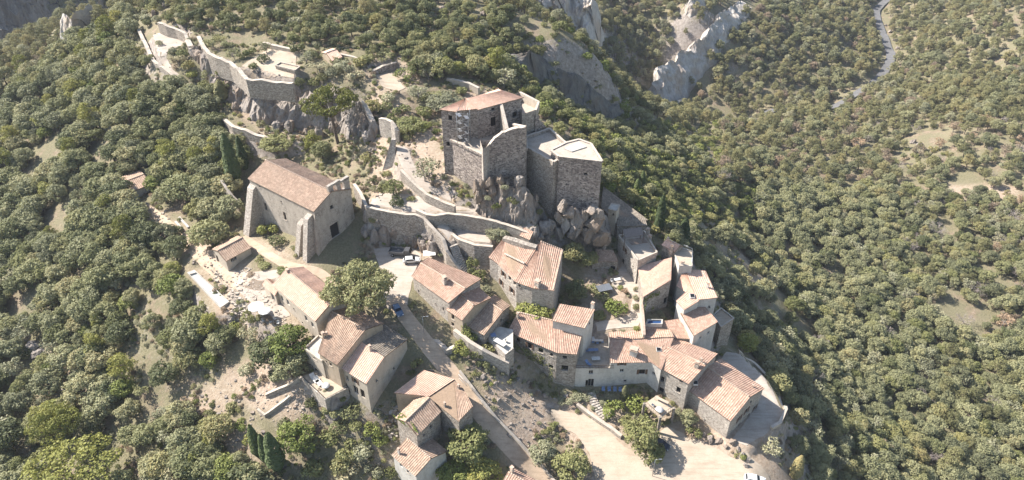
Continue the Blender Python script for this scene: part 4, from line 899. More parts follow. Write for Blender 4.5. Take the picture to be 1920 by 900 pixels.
wallrun('parapet_wall', 'long pale roadside parapet running down to the bottom edge', 'wall', [(862, 700), (882, 726), (905, 757), (932, 790), (960, 818), (988, 848), (1018, 880), (1045, 912)], .45, .8, m='coping', sub=2)
wallrun('retaining_wall', 'old stone wall with a dark opening under the long blank-walled house', 'wall', [(795, 618, 8), (812, 632, 8), (838, 655, 7.6), (852, 650, 8)], .9, m='stone_light', base=1)
wallrun('retaining_wall', 'stone retaining wall below the white terrace and stepped houses', 'wall', [(852, 618, 9.6), (880, 640, 9.2), (905, 655, 8.6), (930, 668, 7.2), (955, 680, 6)], .8, m='stone_light', base=0)
wallrun('garden_wall', 'long pale tile-topped wall beside the village street', 'wall', [(1202, 556, 10), (1205, 585, 9.4), (1207, 610, 8.8), (1208, 628, 8)], .5, m='cream', cap='ridge', base=3)
wallrun('garden_wall', 'leaning pale wall between the cypresses and the church buttress', 'wall', [(415, 338, 19), (424, 352, 17.8), (436, 368, 16.2), (449, 380, 15)], .6, m='cream', base=9)
wallrun('garden_wall', 'wall of the raised vegetable bed above three cypresses', 'wall', [(484, 771), (498, 782), (522, 765), (546, 745)], .4, .8, m='cream', sub=1.5)
wallrun('garden_wall', 'low stone wall along the sloping side of the patio garden', 'wall', [(500, 745), (540, 728), (566, 712)], .5, 1.0, m='stone', sub=1.5)
def patio():
    T = thing('patio', 'pink stone patio platform in front of the flat-roofed house', 'patio', tuple(P(607, 722, 1)))
    w = [P(566, 706, 4.5), P(610, 748, 4.5), P(652, 726, 4.5), P(606, 688, 4.5)]; m = MB(); m.add(w, [[0, 1, 2, 3]]); m.build('paving', M['sand'], T)
    m = MB(); thickwall(m, w[:3], .4, [-3]*3, 0, cap=0); m.build('masonry', M['stone_light'], T)
patio()
# rocks --------------------------------------------------------------
def bouldermesh(seed, stretch=1.0):
    r = random.Random(seed); b = bmesh.new(); bmesh.ops.create_icosphere(b, subdivisions=4, radius=1)
    pl = []
    for i in range(15):
        n = Vector((r.gauss(0, 1), r.gauss(0, 1), r.gauss(0, .8))).normalized(); pl.append((n, r.uniform(.5, .95)))
    for v in b.verts:
        d = v.co.normalized(); rad = 1.15
        for n, h in pl:
            k = d.dot(n)
            if k > .05: rad = min(rad, h/k)
        v.co = d*rad
    co = np.array([v.co[:] for v in b.verts]); nz = fbm(co[:, 0]*2.2, co[:, 1]*2.2, co[:, 2]*1.2, s=seed, o=4)*.13; cr = np.abs(vnoise(co[:, 0]*1.6, co[:, 1]*1.6, co[:, 2]*.7, s=seed+5))
    for v, q, c in zip(b.verts, nz, cr): v.co *= (1+float(q)-.22*max(0, .14-float(c))/.14)
    for v in b.verts: v.co.z *= stretch
    me = bpy.data.meshes.new('boulder'); b.to_mesh(me); b.free()
    for p in me.polygons: p.use_smooth = False
    me.materials.append(M['rock']); return me
BM = [bouldermesh(i) for i in range(7)]
def boulder(c, s, name='boulder', label='', group='', cat='rock', rock='rock'):
    o = bpy.data.objects.new(name, random.choice(BM)); COL.objects.link(o); o.location = c; o.scale = s
    o.rotation_euler = (random.uniform(-.25, .25), random.uniform(-.25, .25), random.uniform(0, 6.28)); tag(o, label, cat, group); return o
def onY(px, py, Y):
    d = ray(px, py); t = Y/d[1]; return Vector((d[0]*t, Y, CAMZ+d[2]*t))
def pile(lst, label, group, Y=None, rnd=.15):
    xs = sorted(q[0] for q in lst); ys = sorted(q[1] for q in lst); n = len(lst); base_l = label
    for (px, py, sx, sz) in lst:
        hx = ('far left', 'left', 'middle', 'right', 'far right')[min(4, xs.index(px)*5//n)]; hy = ('upper', 'central', 'lower')[min(2, ys.index(py)*3//n)]
        label = ('tall ' if sz > sx*1.35 else 'squat ')+base_l+f', {hy} {hx}'
        c = onY(px, py, Y+random.uniform(-.6, .8)) if Y else G(px, py)+Vector((0, 0, sz*.2)); boulder(c, (sx, sx*random.uniform(.8, 1.1), sz), label=label, group=group)

pile([(1055, 388, 1.8, 2.0), (1050, 410, 1.8, 2.8), (1066, 400, 1.7, 2.0), (1062, 420, 1.8, 2.4), (1082, 412, 2.2, 3.0), (1080, 430, 2.3, 2.6), (1110, 395, 2.4, 1.6), (1094, 402, 1.4, 1.6), (1113, 420, 2.5, 3.6), (1125, 440, 2.8, 2.8), (1100, 438, 2.0, 2.4), (1046, 434, 1.7, 2.0), (1125, 405, 1.7, 2.0), (1138, 445, 1.6, 2.2), (1022, 424, 2.0, 1.8), (1034, 420, 1.6, 1.7), (1010, 432, 1.4, 1.6)],
     'tan boulder at the foot of the castle tower', 'boulders at the foot of the castle tower', 146.5)
pile([(980, 437, 1.2, 1.6), (1000, 442, 1.3, 1.8), (1012, 446, 1.4, 1.4), (1030, 440, 1.5, 1.7), (1048, 450, 1.3, 1.4), (1025, 452, 1.2, 1.3), (966, 432, 1, 1.2)], 'jagged rock behind the biggest tiled roof', 'rocks behind the manor roof', None)
pile([(x, y, random.uniform(1.4, 2.2), random.uniform(1.8, 3.2)) for x, y in ((690, 408), (700, 425), (712, 412), (722, 432), (735, 415), (738, 440), (750, 425), (762, 445), (772, 425), (780, 452), (790, 430), (796, 462), (806, 445), (815, 470), (690, 440), (704, 448), (724, 450), (820, 455))],
     'pale cliff block behind the parked cars', 'cliff blocks behind the parked cars', None)
pile([(x, y, random.uniform(1.2, 2.0), random.uniform(1.4, 2.6)) for x, y in ((476, 222), (500, 232), (520, 240), (545, 246), (575, 250), (600, 255), (440, 205), (590, 222), (625, 245))],
     'block fallen below the rock face of the fort', 'blocks under the fort rock face', None)
pile([(x, y, random.uniform(1.6, 2.8), random.uniform(2.5, 4.5)) for x, y in ((655, 240), (668, 252), (680, 232), (690, 262), (700, 255), (670, 215), (388, 118), (376, 110), (366, 100), (395, 130))], 'grey rock in the cleft near the ruined gate', 'rocks of the shady cleft', None)
pile([(x, y, random.uniform(.4, .95), random.uniform(.35, .8)) for x, y in ((832, 650), (838, 662), (845, 655), (905, 706), (912, 715), (922, 708), (960, 700), (972, 712), (990, 718), (1040, 745), (1010, 735), (950, 740), (965, 735), (935, 752), (980, 760), (1000, 770), (900, 690), (870, 672), (955, 815), (1022, 742), (1060, 742), (930, 720))],
     'rough rock on the bare slope right of the road', 'rocks on the bare slope', None)
pile([(x, y, random.uniform(.6, 1.2), random.uniform(.6, 1.0)) for x, y in ((1372, 830), (1384, 842), (1392, 856), (1402, 862), (1360, 838), (1346, 828), (1330, 824), (1318, 815), (1398, 874))], 'pale rock in the bank below the bare-walled house', 'rocks of the car park bank', None)
def rockridge(name, label, cat, C, Rb, off=6, ns=1.0, back=14, nu=130, nv=46, amp=2.0, m='lime', s=1, kind=None, drop=14):
    """fin or cliff: crest C and front base Rb (px,py,z); the hidden back falls away behind"""
    r = [P(*p) for p in Rb]
    for i, p in enumerate(Rb):
        g_ = G(p[0], p[1])
        if abs(g_.y-r[i].y) < 26: r[i] = g_
    c = [onY(p[0], p[1], q.y+off) for p, q in zip(C, r)]
    def res(pl, n):
        L = [0]
        for i in range(len(pl)-1): L.append(L[-1]+(pl[i+1]-pl[i]).length)
        out = []
        for k in range(n):
            t = L[-1]*k/(n-1); i = max(j for j in range(len(L)) if L[j] <= t+1e-9); i = min(i, len(pl)-2); out.append(pl[i].lerp(pl[i+1], (t-L[i])/(L[i+1]-L[i]+1e-9)))
        return np.array([v[:] for v in out])
    c, r = res(c, nu), res(r, nu); dirn = (c-r); dirn[:, 2] = 0; dirn /= (np.linalg.norm(dirn, axis=1, keepdims=True)+1e-6)
    b = c+dirn*back; b[:, 2] = np.minimum(r[:, 2], H(b[:, 0], b[:, 1]))-drop*.3; r = r-dirn*1.5; r[:, 2] = np.maximum(np.minimum(r[:, 2], H(r[:, 0], r[:, 1]))-2, r[:, 2]-6)
    G_ = np.zeros((nu, nv, 3)); h = nv*2//3
    for j in range(nv):
        if j < h:
            t = j/(h-1); q = t**.75; G_[:, j] = r*(1-t)+c*t; G_[:, j, 2] = r[:, 2]*(1-q)+c[:, 2]*q
        else:
            t = (j-h+1)/(nv-h); G_[:, j] = c*(1-t)+b*t
    x, y, z = G_[..., 0]/ns, G_[..., 1]/ns, G_[..., 2]/ns
    t = np.linspace(0, 1, nv)[None]; env = np.sin(np.pi*np.clip(t*1.0, 0.02, .98))**.5
    n1 = fbm(x/7, y/7, z/22, s=s, o=5); n2 = 1-np.abs(fbm(x/5, y/5, z/26, s=s+9, o=3)); rd = np.sqrt(np.maximum(0, np.minimum(1, np.linspace(0, 1, nu)*8)*np.minimum(1, (1-np.linspace(0, 1, nu))*8)))[:, None]
    disp = (n1*1.0+n2*.9-.6)*amp*env
    G_[..., 0] -= dirn[:, None, 0]*disp*1.0; G_[..., 1] -= dirn[:, None, 1]*disp; G_[..., 2] += fbm(x/6, y/6, z/12, s=s+3, o=4)*amp*.8*env
    G_[..., 2] = G_[..., 2]*rd+(np.minimum(G_[..., 2], H(x*ns, y*ns)-2))*(1-rd)
    idx = np.arange(nu*nv).reshape(nu, nv); Fq = np.stack([idx[:-1, :-1].ravel(), idx[1:, :-1].ravel(), idx[1:, 1:].ravel(), idx[:-1, 1:].ravel()], 1)
    o = npmesh(name, G_.reshape(-1, 3), Fq, M[m], smooth=False); tag(o, label, cat, kind=kind); return o
rockridge('rock_fin', 'jagged pale limestone fin rising above the wooded valley left of the road', 'rock', [(1209, 172, -48), (1228, 145, -45), (1258, 120, -41), (1290, 98, -36), (1308, 75, -32), (1330, 52, -27), (1350, 32, -22), (1372, 14, -17), (1400, -8, -12)],
          [(1216, 210, -58), (1245, 208, -58), (1275, 190, -57), (1300, 160, -54), (1325, 130, -50), (1345, 108, -46), (1362, 80, -41), (1385, 50, -36), (1420, 20, -30)], 7, back=10, nu=170, nv=50, amp=2.6, s=3)
rockridge('rock_fin', 'small pale rock tooth at the foot of the big limestone fin', 'rock', [(1258, 205, -55), (1270, 190, -53), (1282, 178, -51)], [(1262, 220, -62), (1276, 214, -62), (1292, 200, -60)], 3, back=5, nu=40, nv=24, amp=1.2, s=5)
rockridge('rock_fin', 'short limestone spire at the top edge, left of the big fin', 'rock', [(1278, 34, -22), (1288, 4, -12), (1300, -14, -6), (1325, -20, -6), (1345, -8, -12)], [(1276, 48, -32), (1300, 40, -32), (1322, 22, -28), (1335, 8, -24), (1350, -2, -20)], 7, back=10, nu=60, nv=30, amp=2.2, s=6)
rockridge('limestone_cliff', None, None, [(930, -6, 22), (960, -16, 20), (1000, -28, 20), (1040, -20, 18), (1080, -18, 16), (1110, -4, 8), (1135, 8, 0)], [(930, 38, 2), (960, 46, -4), (1000, 58, -8), (1040, 66, -10), (1075, 66, -10), (1100, 56, -9), (1125, 40, -6)], 13, back=25, nu=150, nv=50, amp=4.5, s=12, kind='structure')
rockridge('limestone_cliff', None, None, [(100, 52, 22), (112, 36, 26), (135, 20, 29), (165, 10, 31), (200, -4, 33), (250, -14, 35)], [(100, 100, 12), (120, 98, 13), (140, 88, 15), (165, 60, 20), (200, 30, 26), (250, 10, 31)], 6, back=16, nu=120, nv=44, amp=2.6, s=18, kind='structure')
rockridge('shaded_cliff', None, None, [(935, 76), (985, 96), (1030, 122), (1075, 150), (1120, 178), (1150, 200), (1178, 224), (1195, 244)], [(925, 95, 22), (970, 135, 15), (1020, 168, 10), (1070, 200, 3), (1110, 222, -4), (1140, 236, -11), (1165, 244, -16), (1185, 250, -22)], 6, back=22, nu=200, nv=54, amp=2.6, m='shaderock', s=21, kind='structure')
rockridge('shaded_cliff', None, None, [(-230, 30), (-150, -10), (-80, -50), (0, -90), (50, -130), (70, -200)], [(-120, 130, -60), (-40, 122, -62), (20, 115, -64), (70, 90, -62), (105, 50, -62), (130, 0, -64)], 26, back=40, nu=150, nv=50, amp=7.0, m='shaderock', s=33, kind='structure')
rockridge('rock_face', None, None, [(375, 108), (398, 118), (425, 132), (446, 152), (468, 166), (510, 172), (552, 176), (592, 172), (640, 178), (676, 200), (706, 236)], [(372, 140, 28), (396, 166, 26), (420, 186, 24.5), (444, 200, 23.6), (474, 218, 22.8), (508, 232, 22.2), (548, 238, 21.8), (590, 240, 22), (636, 246, 22.5), (672, 262, 22.5), (700, 275, 23)], 5, back=5, nu=240, nv=50, amp=1.7, m='rock', ns=.5, s=44, kind='structure')
rockridge('castle_crag', 'craggy brown rock face between the castle bastion and the pale path', 'rock', [(888, 372), (900, 360), (925, 356), (950, 352), (975, 348), (995, 362), (1015, 390), (1035, 414)], [(886, 398, 22), (905, 404, 22), (925, 407, 22), (950, 411, 21.5), (975, 416, 21), (998, 424, 20.5), (1018, 430, 20), (1036, 436, 19.5)], 2.2, back=3, nu=170, nv=70, amp=.8, m='rock', s=61, ns=.2)
pile([(893, 350, 1.2, 1.9), (895, 372, 1.3, 2.2), (903, 345, 1.0, 1.5), (906, 362, 1.2, 2.2), (912, 385, 1.3, 2.4), (918, 342, 1.2, 1.4), (922, 358, 1.2, 1.9), (926, 388, 1.4, 2.4), (938, 338, 1.3, 1.7), (942, 360, 1.2, 2.5), (950, 345, 0.9, 1.4), (940, 386, 1.4, 2.2), (955, 380, 1.1, 2.0),
      (972, 345, 1.4, 2.0), (965, 362, 1.2, 1.9), (978, 340, 1.2, 1.9), (985, 362, 1.1, 1.5), (965, 385, 1.2, 1.7), (975, 392, 1.3, 2.2), (990, 378, 1.2, 2.0), (1000, 392, 0.9, 1.7), (1005, 372, 0.9, 1.3), (958, 398, 1.2, 1.5), (985, 404, 1.2, 1.7), (1003, 410, 1.2, 1.4), (930, 400, 1.1, 1.3), (908, 398, 1.0, 1.2), (897, 390, 0.9, 1.3)],
     'brown-grey boulder under the castle bastion', 'boulders under the castle bastion', None if False else 149.2)
rockridge('tower_crag', 'craggy rock mass carrying the square castle tower', 'rock', [(1040, 410), (1052, 392), (1075, 398), (1098, 396), (1120, 390), (1138, 410), (1150, 440)], [(1036, 440, 18), (1055, 446, 17), (1078, 450, 16.5), (1100, 454, 16), (1122, 458, 15.5), (1142, 460, 15), (1156, 464, 14.5)], 3, back=4, nu=130, nv=60, amp=1.1, m='rock', s=66, ns=.3)
pile([(x, y, random.uniform(1.2, 2.4), random.uniform(.8, 1.8)) for x, y in ((62, 655), (70, 662), (1778, 310), (1770, 318), (1545, 300), (1712, 268), (1725, 272), (1740, 45), (1748, 70), (1760, 110), (1742, 95), (1700, 120), (1668, 60), (1676, 75), (1682, 92), (1660, 48), (290, 30), (300, 8), (234, 40), (310, 14), (860, 24), (830, 18), (905, 28), (1690, 105), (1865, 100), (1880, 140))],
     'pale rock between the hillside trees', 'pale rocks among the trees', None)
# ------------------------------------------------------------------ vegetation
def cards(P0, N0, size, r):
    """leaf-clump faces: centres P0, facing N0"""
    n = len(P0); up = r.normal(size=(n, 3)); t = np.cross(N0, up); t /= np.linalg.norm(t, axis=1, keepdims=True)+1e-9; b = np.cross(N0, t)
    s = size*r.uniform(.6, 1.35, n)[:, None]; k = r.uniform(.55, 1, n)[:, None]
    c = [P0+t*s*.5, P0+b*s*.5*k, P0-t*s*.5+N0*s*.12, P0-b*s*.5*k+N0*s*.08]
    V = np.stack(c, 1).reshape(-1, 3); Fq = np.arange(4*n).reshape(n, 4); return V, Fq
def tubes(segs, sides=5):
    V = []; Fq = []
    for p, q, r0, r1 in segs:
        p, q = np.array(p, float), np.array(q, float); d = q-p; d /= np.linalg.norm(d)+1e-9; a = np.cross(d, [0.3, .9, .2]); a /= np.linalg.norm(a); b = np.cross(d, a); n = len(V)
        for c, r in ((p, r0), (q, r1)):
            for i in range(sides):
                t = 2*math.pi*i/sides; V.append(c+a*math.cos(t)*r+b*math.sin(t)*r)
        Fq += [[n+i, n+(i+1) % sides, n+sides+(i+1) % sides, n+sides+i] for i in range(sides)]
    return np.array(V), np.array(Fq)
def lobes_to_cards(L, dens, size, r, jit=.55, down=-.35):
    PP = []; NN = []
    for c, rad in L:
        rad = np.array(rad) if hasattr(rad, '__len__') else np.array([rad]*3)
        n = max(6, int(dens*4*math.pi*float(np.prod(rad))**(2/3))); d = r.normal(size=(n, 3)); d /= np.linalg.norm(d, axis=1, keepdims=True); d = d[d[:, 2] > down]
        # clumpy surface
        k = 1+.24*fbm(d[:, 0]*2.6+c[0], d[:, 1]*2.6+c[1], d[:, 2]*2.6, s=int(r.randint(99)), o=2)
        q = np.array(c)+d*rad*(k*r.uniform(.55, 1.12, len(d))**.7)[:, None]
        # drop what is buried inside other lobes
        ins = np.zeros(len(q), bool)
        for c2, r2 in L:
            if c2 is c: continue
            r2 = np.array(r2) if hasattr(r2, '__len__') else np.array([r2]*3); ins |= (((q-np.array(c2))/r2)**2).sum(1) < .55
        q, d = q[~ins], d[~ins]; nn = d+r.normal(size=d.shape)*jit; nn[:, 2] += .4; nn /= np.linalg.norm(nn, axis=1, keepdims=True); PP.append(q); NN.append(nn)
    return cards(np.concatenate(PP), np.concatenate(NN), size, r)
def treekind(kind, seed):
    """returns crown (V,F) and wood (V,F); natural height about: oak 6, pine 8, shrub 2, cypress 10"""
    r = np.random.RandomState(seed); L = []; W_ = []
    if kind == 'oak':
        W_.append(((0, 0, -.5), (.1, 0, 1.7), .26, .17)); n = r.randint(26, 34)
        for i in range(n):
            a = r.uniform(0, 6.28); q = r.uniform(0, 1)**.5*2.15; z = 3.9+1.5*math.sqrt(max(0, 1-(q/2.6)**2))*r.uniform(.2, 1)-q*.45
            L.append(((q*math.cos(a), q*math.sin(a), z), (r.uniform(.5, .95), r.uniform(.5, .95), r.uniform(.42, .8))))
        for i in range(8):
            a = i*.8; q = r.uniform(1.3, 2.3); L.append(((q*math.cos(a), q*math.sin(a), r.uniform(2.0, 3.1)), r.uniform(.55, .9)))
        for c, _ in L[::3]: W_.append(((.1, 0, 1.6), c, .12, .04))
        return lobes_to_cards(L, 25, .30, r, .65, -.6), tubes(W_)
    if kind == 'big':
        W_.append(((0, 0, -.6), (.1, .1, 2.4), .42, .3))
        for i in range(80):
            a = r.uniform(0, 6.28); q = r.uniform(0, 1)**.5*4.4; z = 4.2+4.2*math.sqrt(max(0, 1-(q/5.0)**2))*r.uniform(.15, 1)-q*.1
            L.append(((q*math.cos(a), q*math.sin(a), z), (r.uniform(.6, 1.15), r.uniform(.6, 1.15), r.uniform(.5, .9))))
        for c, _ in L[::4]: W_.append(((.1, .1, 2.2), c, .2, .05))
        return lobes_to_cards(L, 24, .3, r, .7, -.6), tubes(W_, 6)
    if kind == 'pine':
        bx, by = r.uniform(-.5, .5, 2); W_.append(((0, 0, -.5), (bx*.4, by*.4, 3.2), .24, .17)); W_.append(((bx*.4, by*.4, 3.2), (bx, by, 7), .17, .06))
        for lv in range(6):
            z = 2.9+lv*.82; R_ = (2.5, 2.7, 2.4, 2.0, 1.5, .7)[lv]; m = (5, 6, 6, 5, 4, 2)[lv]
            for i in range(m):
                if r.rand() < .14: continue
                a = 6.28*i/m+r.uniform(-.5, .5); q = R_*r.uniform(.5, 1); c = (bx*z/7+q*math.cos(a), by*z/7+q*math.sin(a), z+r.uniform(-.25, .45)); s = r.uniform(.65, 1.05)
                L.append((c, (s, s, s*.62))); W_.append(((bx*z/8, by*z/8, z-.5), c, .07, .03))
        return lobes_to_cards(L, 21, .3, r, .75, -.5), tubes(W_)
    if kind == 'umbrella':
        W_.append(((0, 0, -.5), (.5, .2, 4.5), .34, .24)); 
        for i in range(60):
            a = r.uniform(0, 6.28); q = r.uniform(0, 1)**.5*4.5; z = 6.2+1.5*math.sqrt(max(0, 1-(q/4.8)**2))+r.uniform(-.6, .5)-r.rand()**3*1.6; s = r.uniform(.6, 1.15)
            L.append(((.5+q*math.cos(a), .2+q*math.sin(a), z), (s, s, s*.55)))
            if i % 3 == 0: W_.append(((.5, .2, 4.3), L[-1][0], .13, .04))
        return lobes_to_cards(L, 24, .3, r, .7, -.4), tubes(W_, 6)
    if kind == 'shrub':
        for i in range(r.randint(6, 10)):
            a = r.uniform(0, 6.28); q = r.uniform(0, 1)**.5*.95; s = r.uniform(.4, .72); L.append(((q*math.cos(a), q*math.sin(a), .5+r.uniform(0, .85)*(1-q*.5)), (s, s, s*.85)))
        W_ = [((0, 0, -.3), (.1, .1, .8), .06, .03), ((0, 0, -.3), (-.3, .2, .9), .05, .02)]
        return lobes_to_cards(L, 40, .24, r, .7, -.7), tubes(W_, 4)
    if kind == 'open':      # thin-crowned small tree: olive, almond
        W_.append(((0, 0, -.4), (0, 0, 1.1), .14, .1))
        for i in range(15):
            a = r.uniform(0, 6.28); q = r.uniform(.3, 1)*1.6; c = (q*math.cos(a), q*math.sin(a), 1.7+r.uniform(0, 1.6)); s = r.uniform(.45, .75); L.append((c, (s, s, s*.8))); W_.append(((0, 0, 1.0), c, .06, .02))
        return lobes_to_cards(L, 15, .27, r, .9, -.9), tubes(W_)
    if kind == 'cypress':
        W_.append(((0, 0, -.4), (0, 0, 9.0), .16, .04)); n = 2600; z = r.uniform(0, 1, n); rad = .95*np.minimum(1, .35+z*3.2)*(1-z**2.6)**.75+.03; a = r.uniform(0, 6.28, n)
        rad = rad*(1+.16*fbm(a*1.4, z*9, s=seed, o=3)); Pn = np.stack([rad*np.cos(a), rad*np.sin(a), .3+z*9.7], 1); Nn = np.stack([np.cos(a), np.sin(a), np.full(n, .7)], 1)+r.normal(size=(n, 3))*.35; Nn /= np.linalg.norm(Nn, axis=1, keepdims=True)
        return cards(Pn, Nn, .36, r), tubes(W_)
    if kind == 'bare':      # dead or leafless: only twigs
        W_.append(((0, 0, -.4), (.1, 0, 1.2), .13, .1))
        def br(p, d, l, rad, dep):
            q = p+d*l; W_.append((p, q, rad, rad*.6))
            if dep:
                for i in range(3): e = d+r.normal(size=3)*.6; e[2] = abs(e[2])*.8+.1; e /= np.linalg.norm(e); br(q, e, l*.72, rad*.6, dep-1)
        for i in range(6): d = np.array([math.cos(i*1.05), math.sin(i*1.05), .9]); br(np.array([.1, 0, 1.1]), d/np.linalg.norm(d), 1.1, .07, 3)
        PP = np.array([w[1] for w in W_ if w[3] < .02]); r2 = r.normal(size=PP.shape); r2 /= np.linalg.norm(r2, axis=1, keepdims=True)
        return cards(PP, r2, .16, r), tubes(W_, 3)
KH = dict(oak=6.0, big=9.2, pine=7.8, umbrella=8.2, shrub=1.7, open=3.6, cypress=10.0, bare=3.4)
VAR = {}
def variant(kind, leaf, seed):
    k = (kind, leaf, seed)
    if k not in VAR:
        (V, Fq), (V2, F2) = treekind(kind, seed+hash(kind) % 1 + len(kind)*7)
        lm = M[leaf] if kind != 'bare' else M['greybark']; wm = M['greybark'] if kind in ('bare', 'open') else M['bark']
        crown = npmesh(None, V, Fq, lm); trunk = npmesh(None, V2, F2, wm, smooth=True)
        full = npmesh(None, np.concatenate([V, V2]), np.concatenate([Fq, F2+len(V)]), [lm, wm], mi=[0]*len(Fq)+[1]*len(F2))
        VAR[k] = (crown, trunk, full)
    return VAR[k]
def plant(kind, leaf, p, h, w=None, seed=0, name='tree', label=None, cat='tree', group=None, parts=True, rz=None):
    cr, tr, full = variant(kind, leaf, seed); s = h/KH[kind]; w = s if w is None else w/{'oak': 6.0, 'big': 10.6, 'pine': 6.2, 'umbrella': 10.5, 'shrub': 3.0, 'open': 4.2, 'cypress': 2.0, 'bare': 4.5}[kind]
    rz = random.uniform(0, 6.28) if rz is None else rz
    if parts:
        T = thing(name, label, cat, tuple(p), rz, group, absolute=False); T.scale = (w, w, s)
        for nm, me in (('crown', cr), ('trunk' if kind != 'shrub' else 'stem', tr)): o = bpy.data.objects.new(nm, me); COL.objects.link(o); o.parent = T
    else:
        T = bpy.data.objects.new(name, full); COL.objects.link(T); T.location = p; T.rotation_euler = (0, 0, rz); T.scale = (w, w, s); tag(T, label, cat, group)
    return T
PX = []   # hand-placed plants: keep the scattered ones off them
def pl(kind, leaf, px, py, h, w=None, seed=0, name='tree', label=None, cat=None, group=None, lift=0, parts=True):
    p = G(px, py); PX.append((p.x, p.y, (w or h*.9)*.45)); cat = cat or name.replace('_', ' ')
    return plant(kind, leaf, p-Vector((0, 0, .1)), h, w, seed, name, label, cat, group, parts)
pl('big', 'oak', 682, 592, 14.5, 17.5, 1, 'broadleaf_tree', 'very large round leafy tree shading the road beside the parked cars', 'tree')
pl('umbrella', 'pineyel', 634, 268, 16.5, 16, 1, 'pine_tree', 'tall bright green pine standing over the rocks behind the church')
pl('umbrella', 'pineyel', 168, 925, 13, 21, 2, 'pine_tree', 'huge yellow-green spreading pine at the bottom left')
pl('umbrella', 'pineyel', 128, 848, 12, 12, 3, 'pine_tree', 'yellow-green pine directly behind the huge bottom-left pine')
pl('cypress', 'cypress', 443, 346, 16.5, 4.0, 1, 'cypress_tree', 'tallest dark cypress, behind the church end', 'tree')
pl('cypress', 'cypress', 460, 318, 11, 2.6, 2, 'cypress_tree', 'thinner cypress just right of the tallest one behind the church', 'tree')
for x, y, h, w, l in ((486, 856, 10.5, 2.3, 'leftmost and slimmest of the three cypresses on the lower left slope'), (503, 868, 9.5, 2.2, 'middle of the three cypresses on the lower left slope'), (522, 880, 12, 3.6, 'widest of the three cypresses on the lower left slope')):
    pl('cypress', 'cypress', x, y, h, w, 1+x % 2, 'cypress_tree', l, 'tree')
pl('cypress', 'cypress', 1234, 436, 12, 2.6, 2, 'cypress_tree', 'dark slender cypress between the tower shadow and the village', 'tree')
pl('cypress', 'cypress', 1278, 462, 9.5, 3.4, 1, 'cypress_tree', 'leaning broad cypress just above the tall rendered block', 'tree')
pl('cypress', 'cypress', 1203, 352, 6, 1.8, 1, 'cypress_tree', 'small cypress far behind the castle tower on the green slope', 'tree')
pl('cypress', 'cypress', 1193, 368, 6, 2.2, 2, 'cypress_tree', 'dark cypress right beside the castle tower shadow', 'tree')
pl('cypress', 'pine', 1489, 895, 7.5, 2.6, 2, 'cypress_tree', 'lighter green cypress at the bottom edge right of the forecourt', 'tree')
pl('oak', 'bush', 876, 848, 7.5, 10.5, 1, 'fig_tree', 'broad grey-green tree leaning on the rounded house beside the road', 'tree')
pl('oak', 'fresh', 905, 905, 5.5, 9, 2, 'broadleaf_tree', 'bright leafy tree at the bottom edge beside the road', 'tree')
pl('oak', 'fresh', 850, 905, 5.5, 8, 4, 'broadleaf_tree', 'bright leafy tree between the ridged cottage and the road', 'tree')
pl('oak', 'bush', 1196, 838, 8.5, 9.5, 3, 'broadleaf_tree', 'spreading tree over the black car in the sandy car park', 'tree')
pl('oak', 'bush', 1222, 862, 5.0, 6.5, 2, 'broadleaf_tree', 'smaller tree at the front of the car park clump', 'tree')
pl('oak', 'bush', 1070, 895, 7.5, 9, 2, 'broadleaf_tree', 'right one of the two trees between road and sandy car park', 'tree')
pl('oak', 'olive', 1018, 862, 5.5, 6.5, 1, 'broadleaf_tree', 'left one of the two trees between road and sandy car park', 'tree')
pl('oak', 'fresh', 1003, 605, 7.5, 10.5, 4, 'broadleaf_tree', 'bright green tree in front of the biggest tiled roof', 'tree')
pl('oak', 'olive', 934, 455, 5.5, 6.8, 3, 'broadleaf_tree', 'round grey-green tree on the small pale terrace under the castle', 'tree')
pl('open', 'olive', 797, 340, 6, 7.5, 1, 'olive_tree', 'grey olive tree beside the castle ramp', 'tree')
pl('shrub', 'oak', 748, 384, 3.0, 4.6, 1, 'clipped_bush', 'round dark bush on the pale castle path', 'bush')
pl('oak', 'bush', 738, 365, 4.4, 6.0, 1, 'broadleaf_tree', 'leafy tree just behind the round bush on the castle path', 'tree')
pl('oak', 'oak', 1075, 492, 6, 7, 2, 'broadleaf_tree', 'dark tree between the biggest tiled roof and the boulders', 'tree')
pl('oak', 'bush', 1100, 500, 5, 6.5, 3, 'broadleaf_tree', 'light green tree left of the small stone house with tall chimney', 'tree')
pl('oak', 'oak', 1078, 560, 6, 6, 1, 'broadleaf_tree', 'shaded tree behind the square plain-roofed house', 'tree')
pl('shrub', 'fresh', 1158, 585, 3.2, 6, 2, 'fig_bush', 'spiky bright bush in the island of the village street', 'bush')
pl('oak', 'fresh', 1397, 660, 6.5, 6.4, 4, 'broadleaf_tree', 'rounded green tree on the outer edge above the forecourt', 'tree')
pl('open', 'olive', 1444, 855, 4.6, 6.0, 2, 'olive_tree', 'small olive tree at the forecourt corner, its shadow beside it', 'tree')
pl('open', 'olive', 1560, 880, 5, 6, 3, 'olive_tree', 'olive tree below the forecourt near the bottom right', 'tree')
pl('oak', 'oakgrey', 1288, 795, 4.2, 4.6, 2, 'small_tree', 'small tree against the tall bare wall', 'tree'); pl('shrub', 'bush', 1300, 818, 2.6, 4, 1, 'shrub', 'bush at the foot of the tall bare wall', 'shrub')
pl('shrub', 'fresh', 1150, 775, 3.2, 6, 1, 'hedge_bush', 'dense bright bush under the row of blue chairs', 'bush'); pl('shrub', 'fresh', 1195, 765, 3.2, 6, 2, 'hedge_bush', 'bright bush filling the garden below the white house', 'bush')
pl('shrub', 'bush', 1172, 790, 2.6, 4.5, 3, 'hedge_bush', 'bush between the curved steps and the car park tree', 'bush')
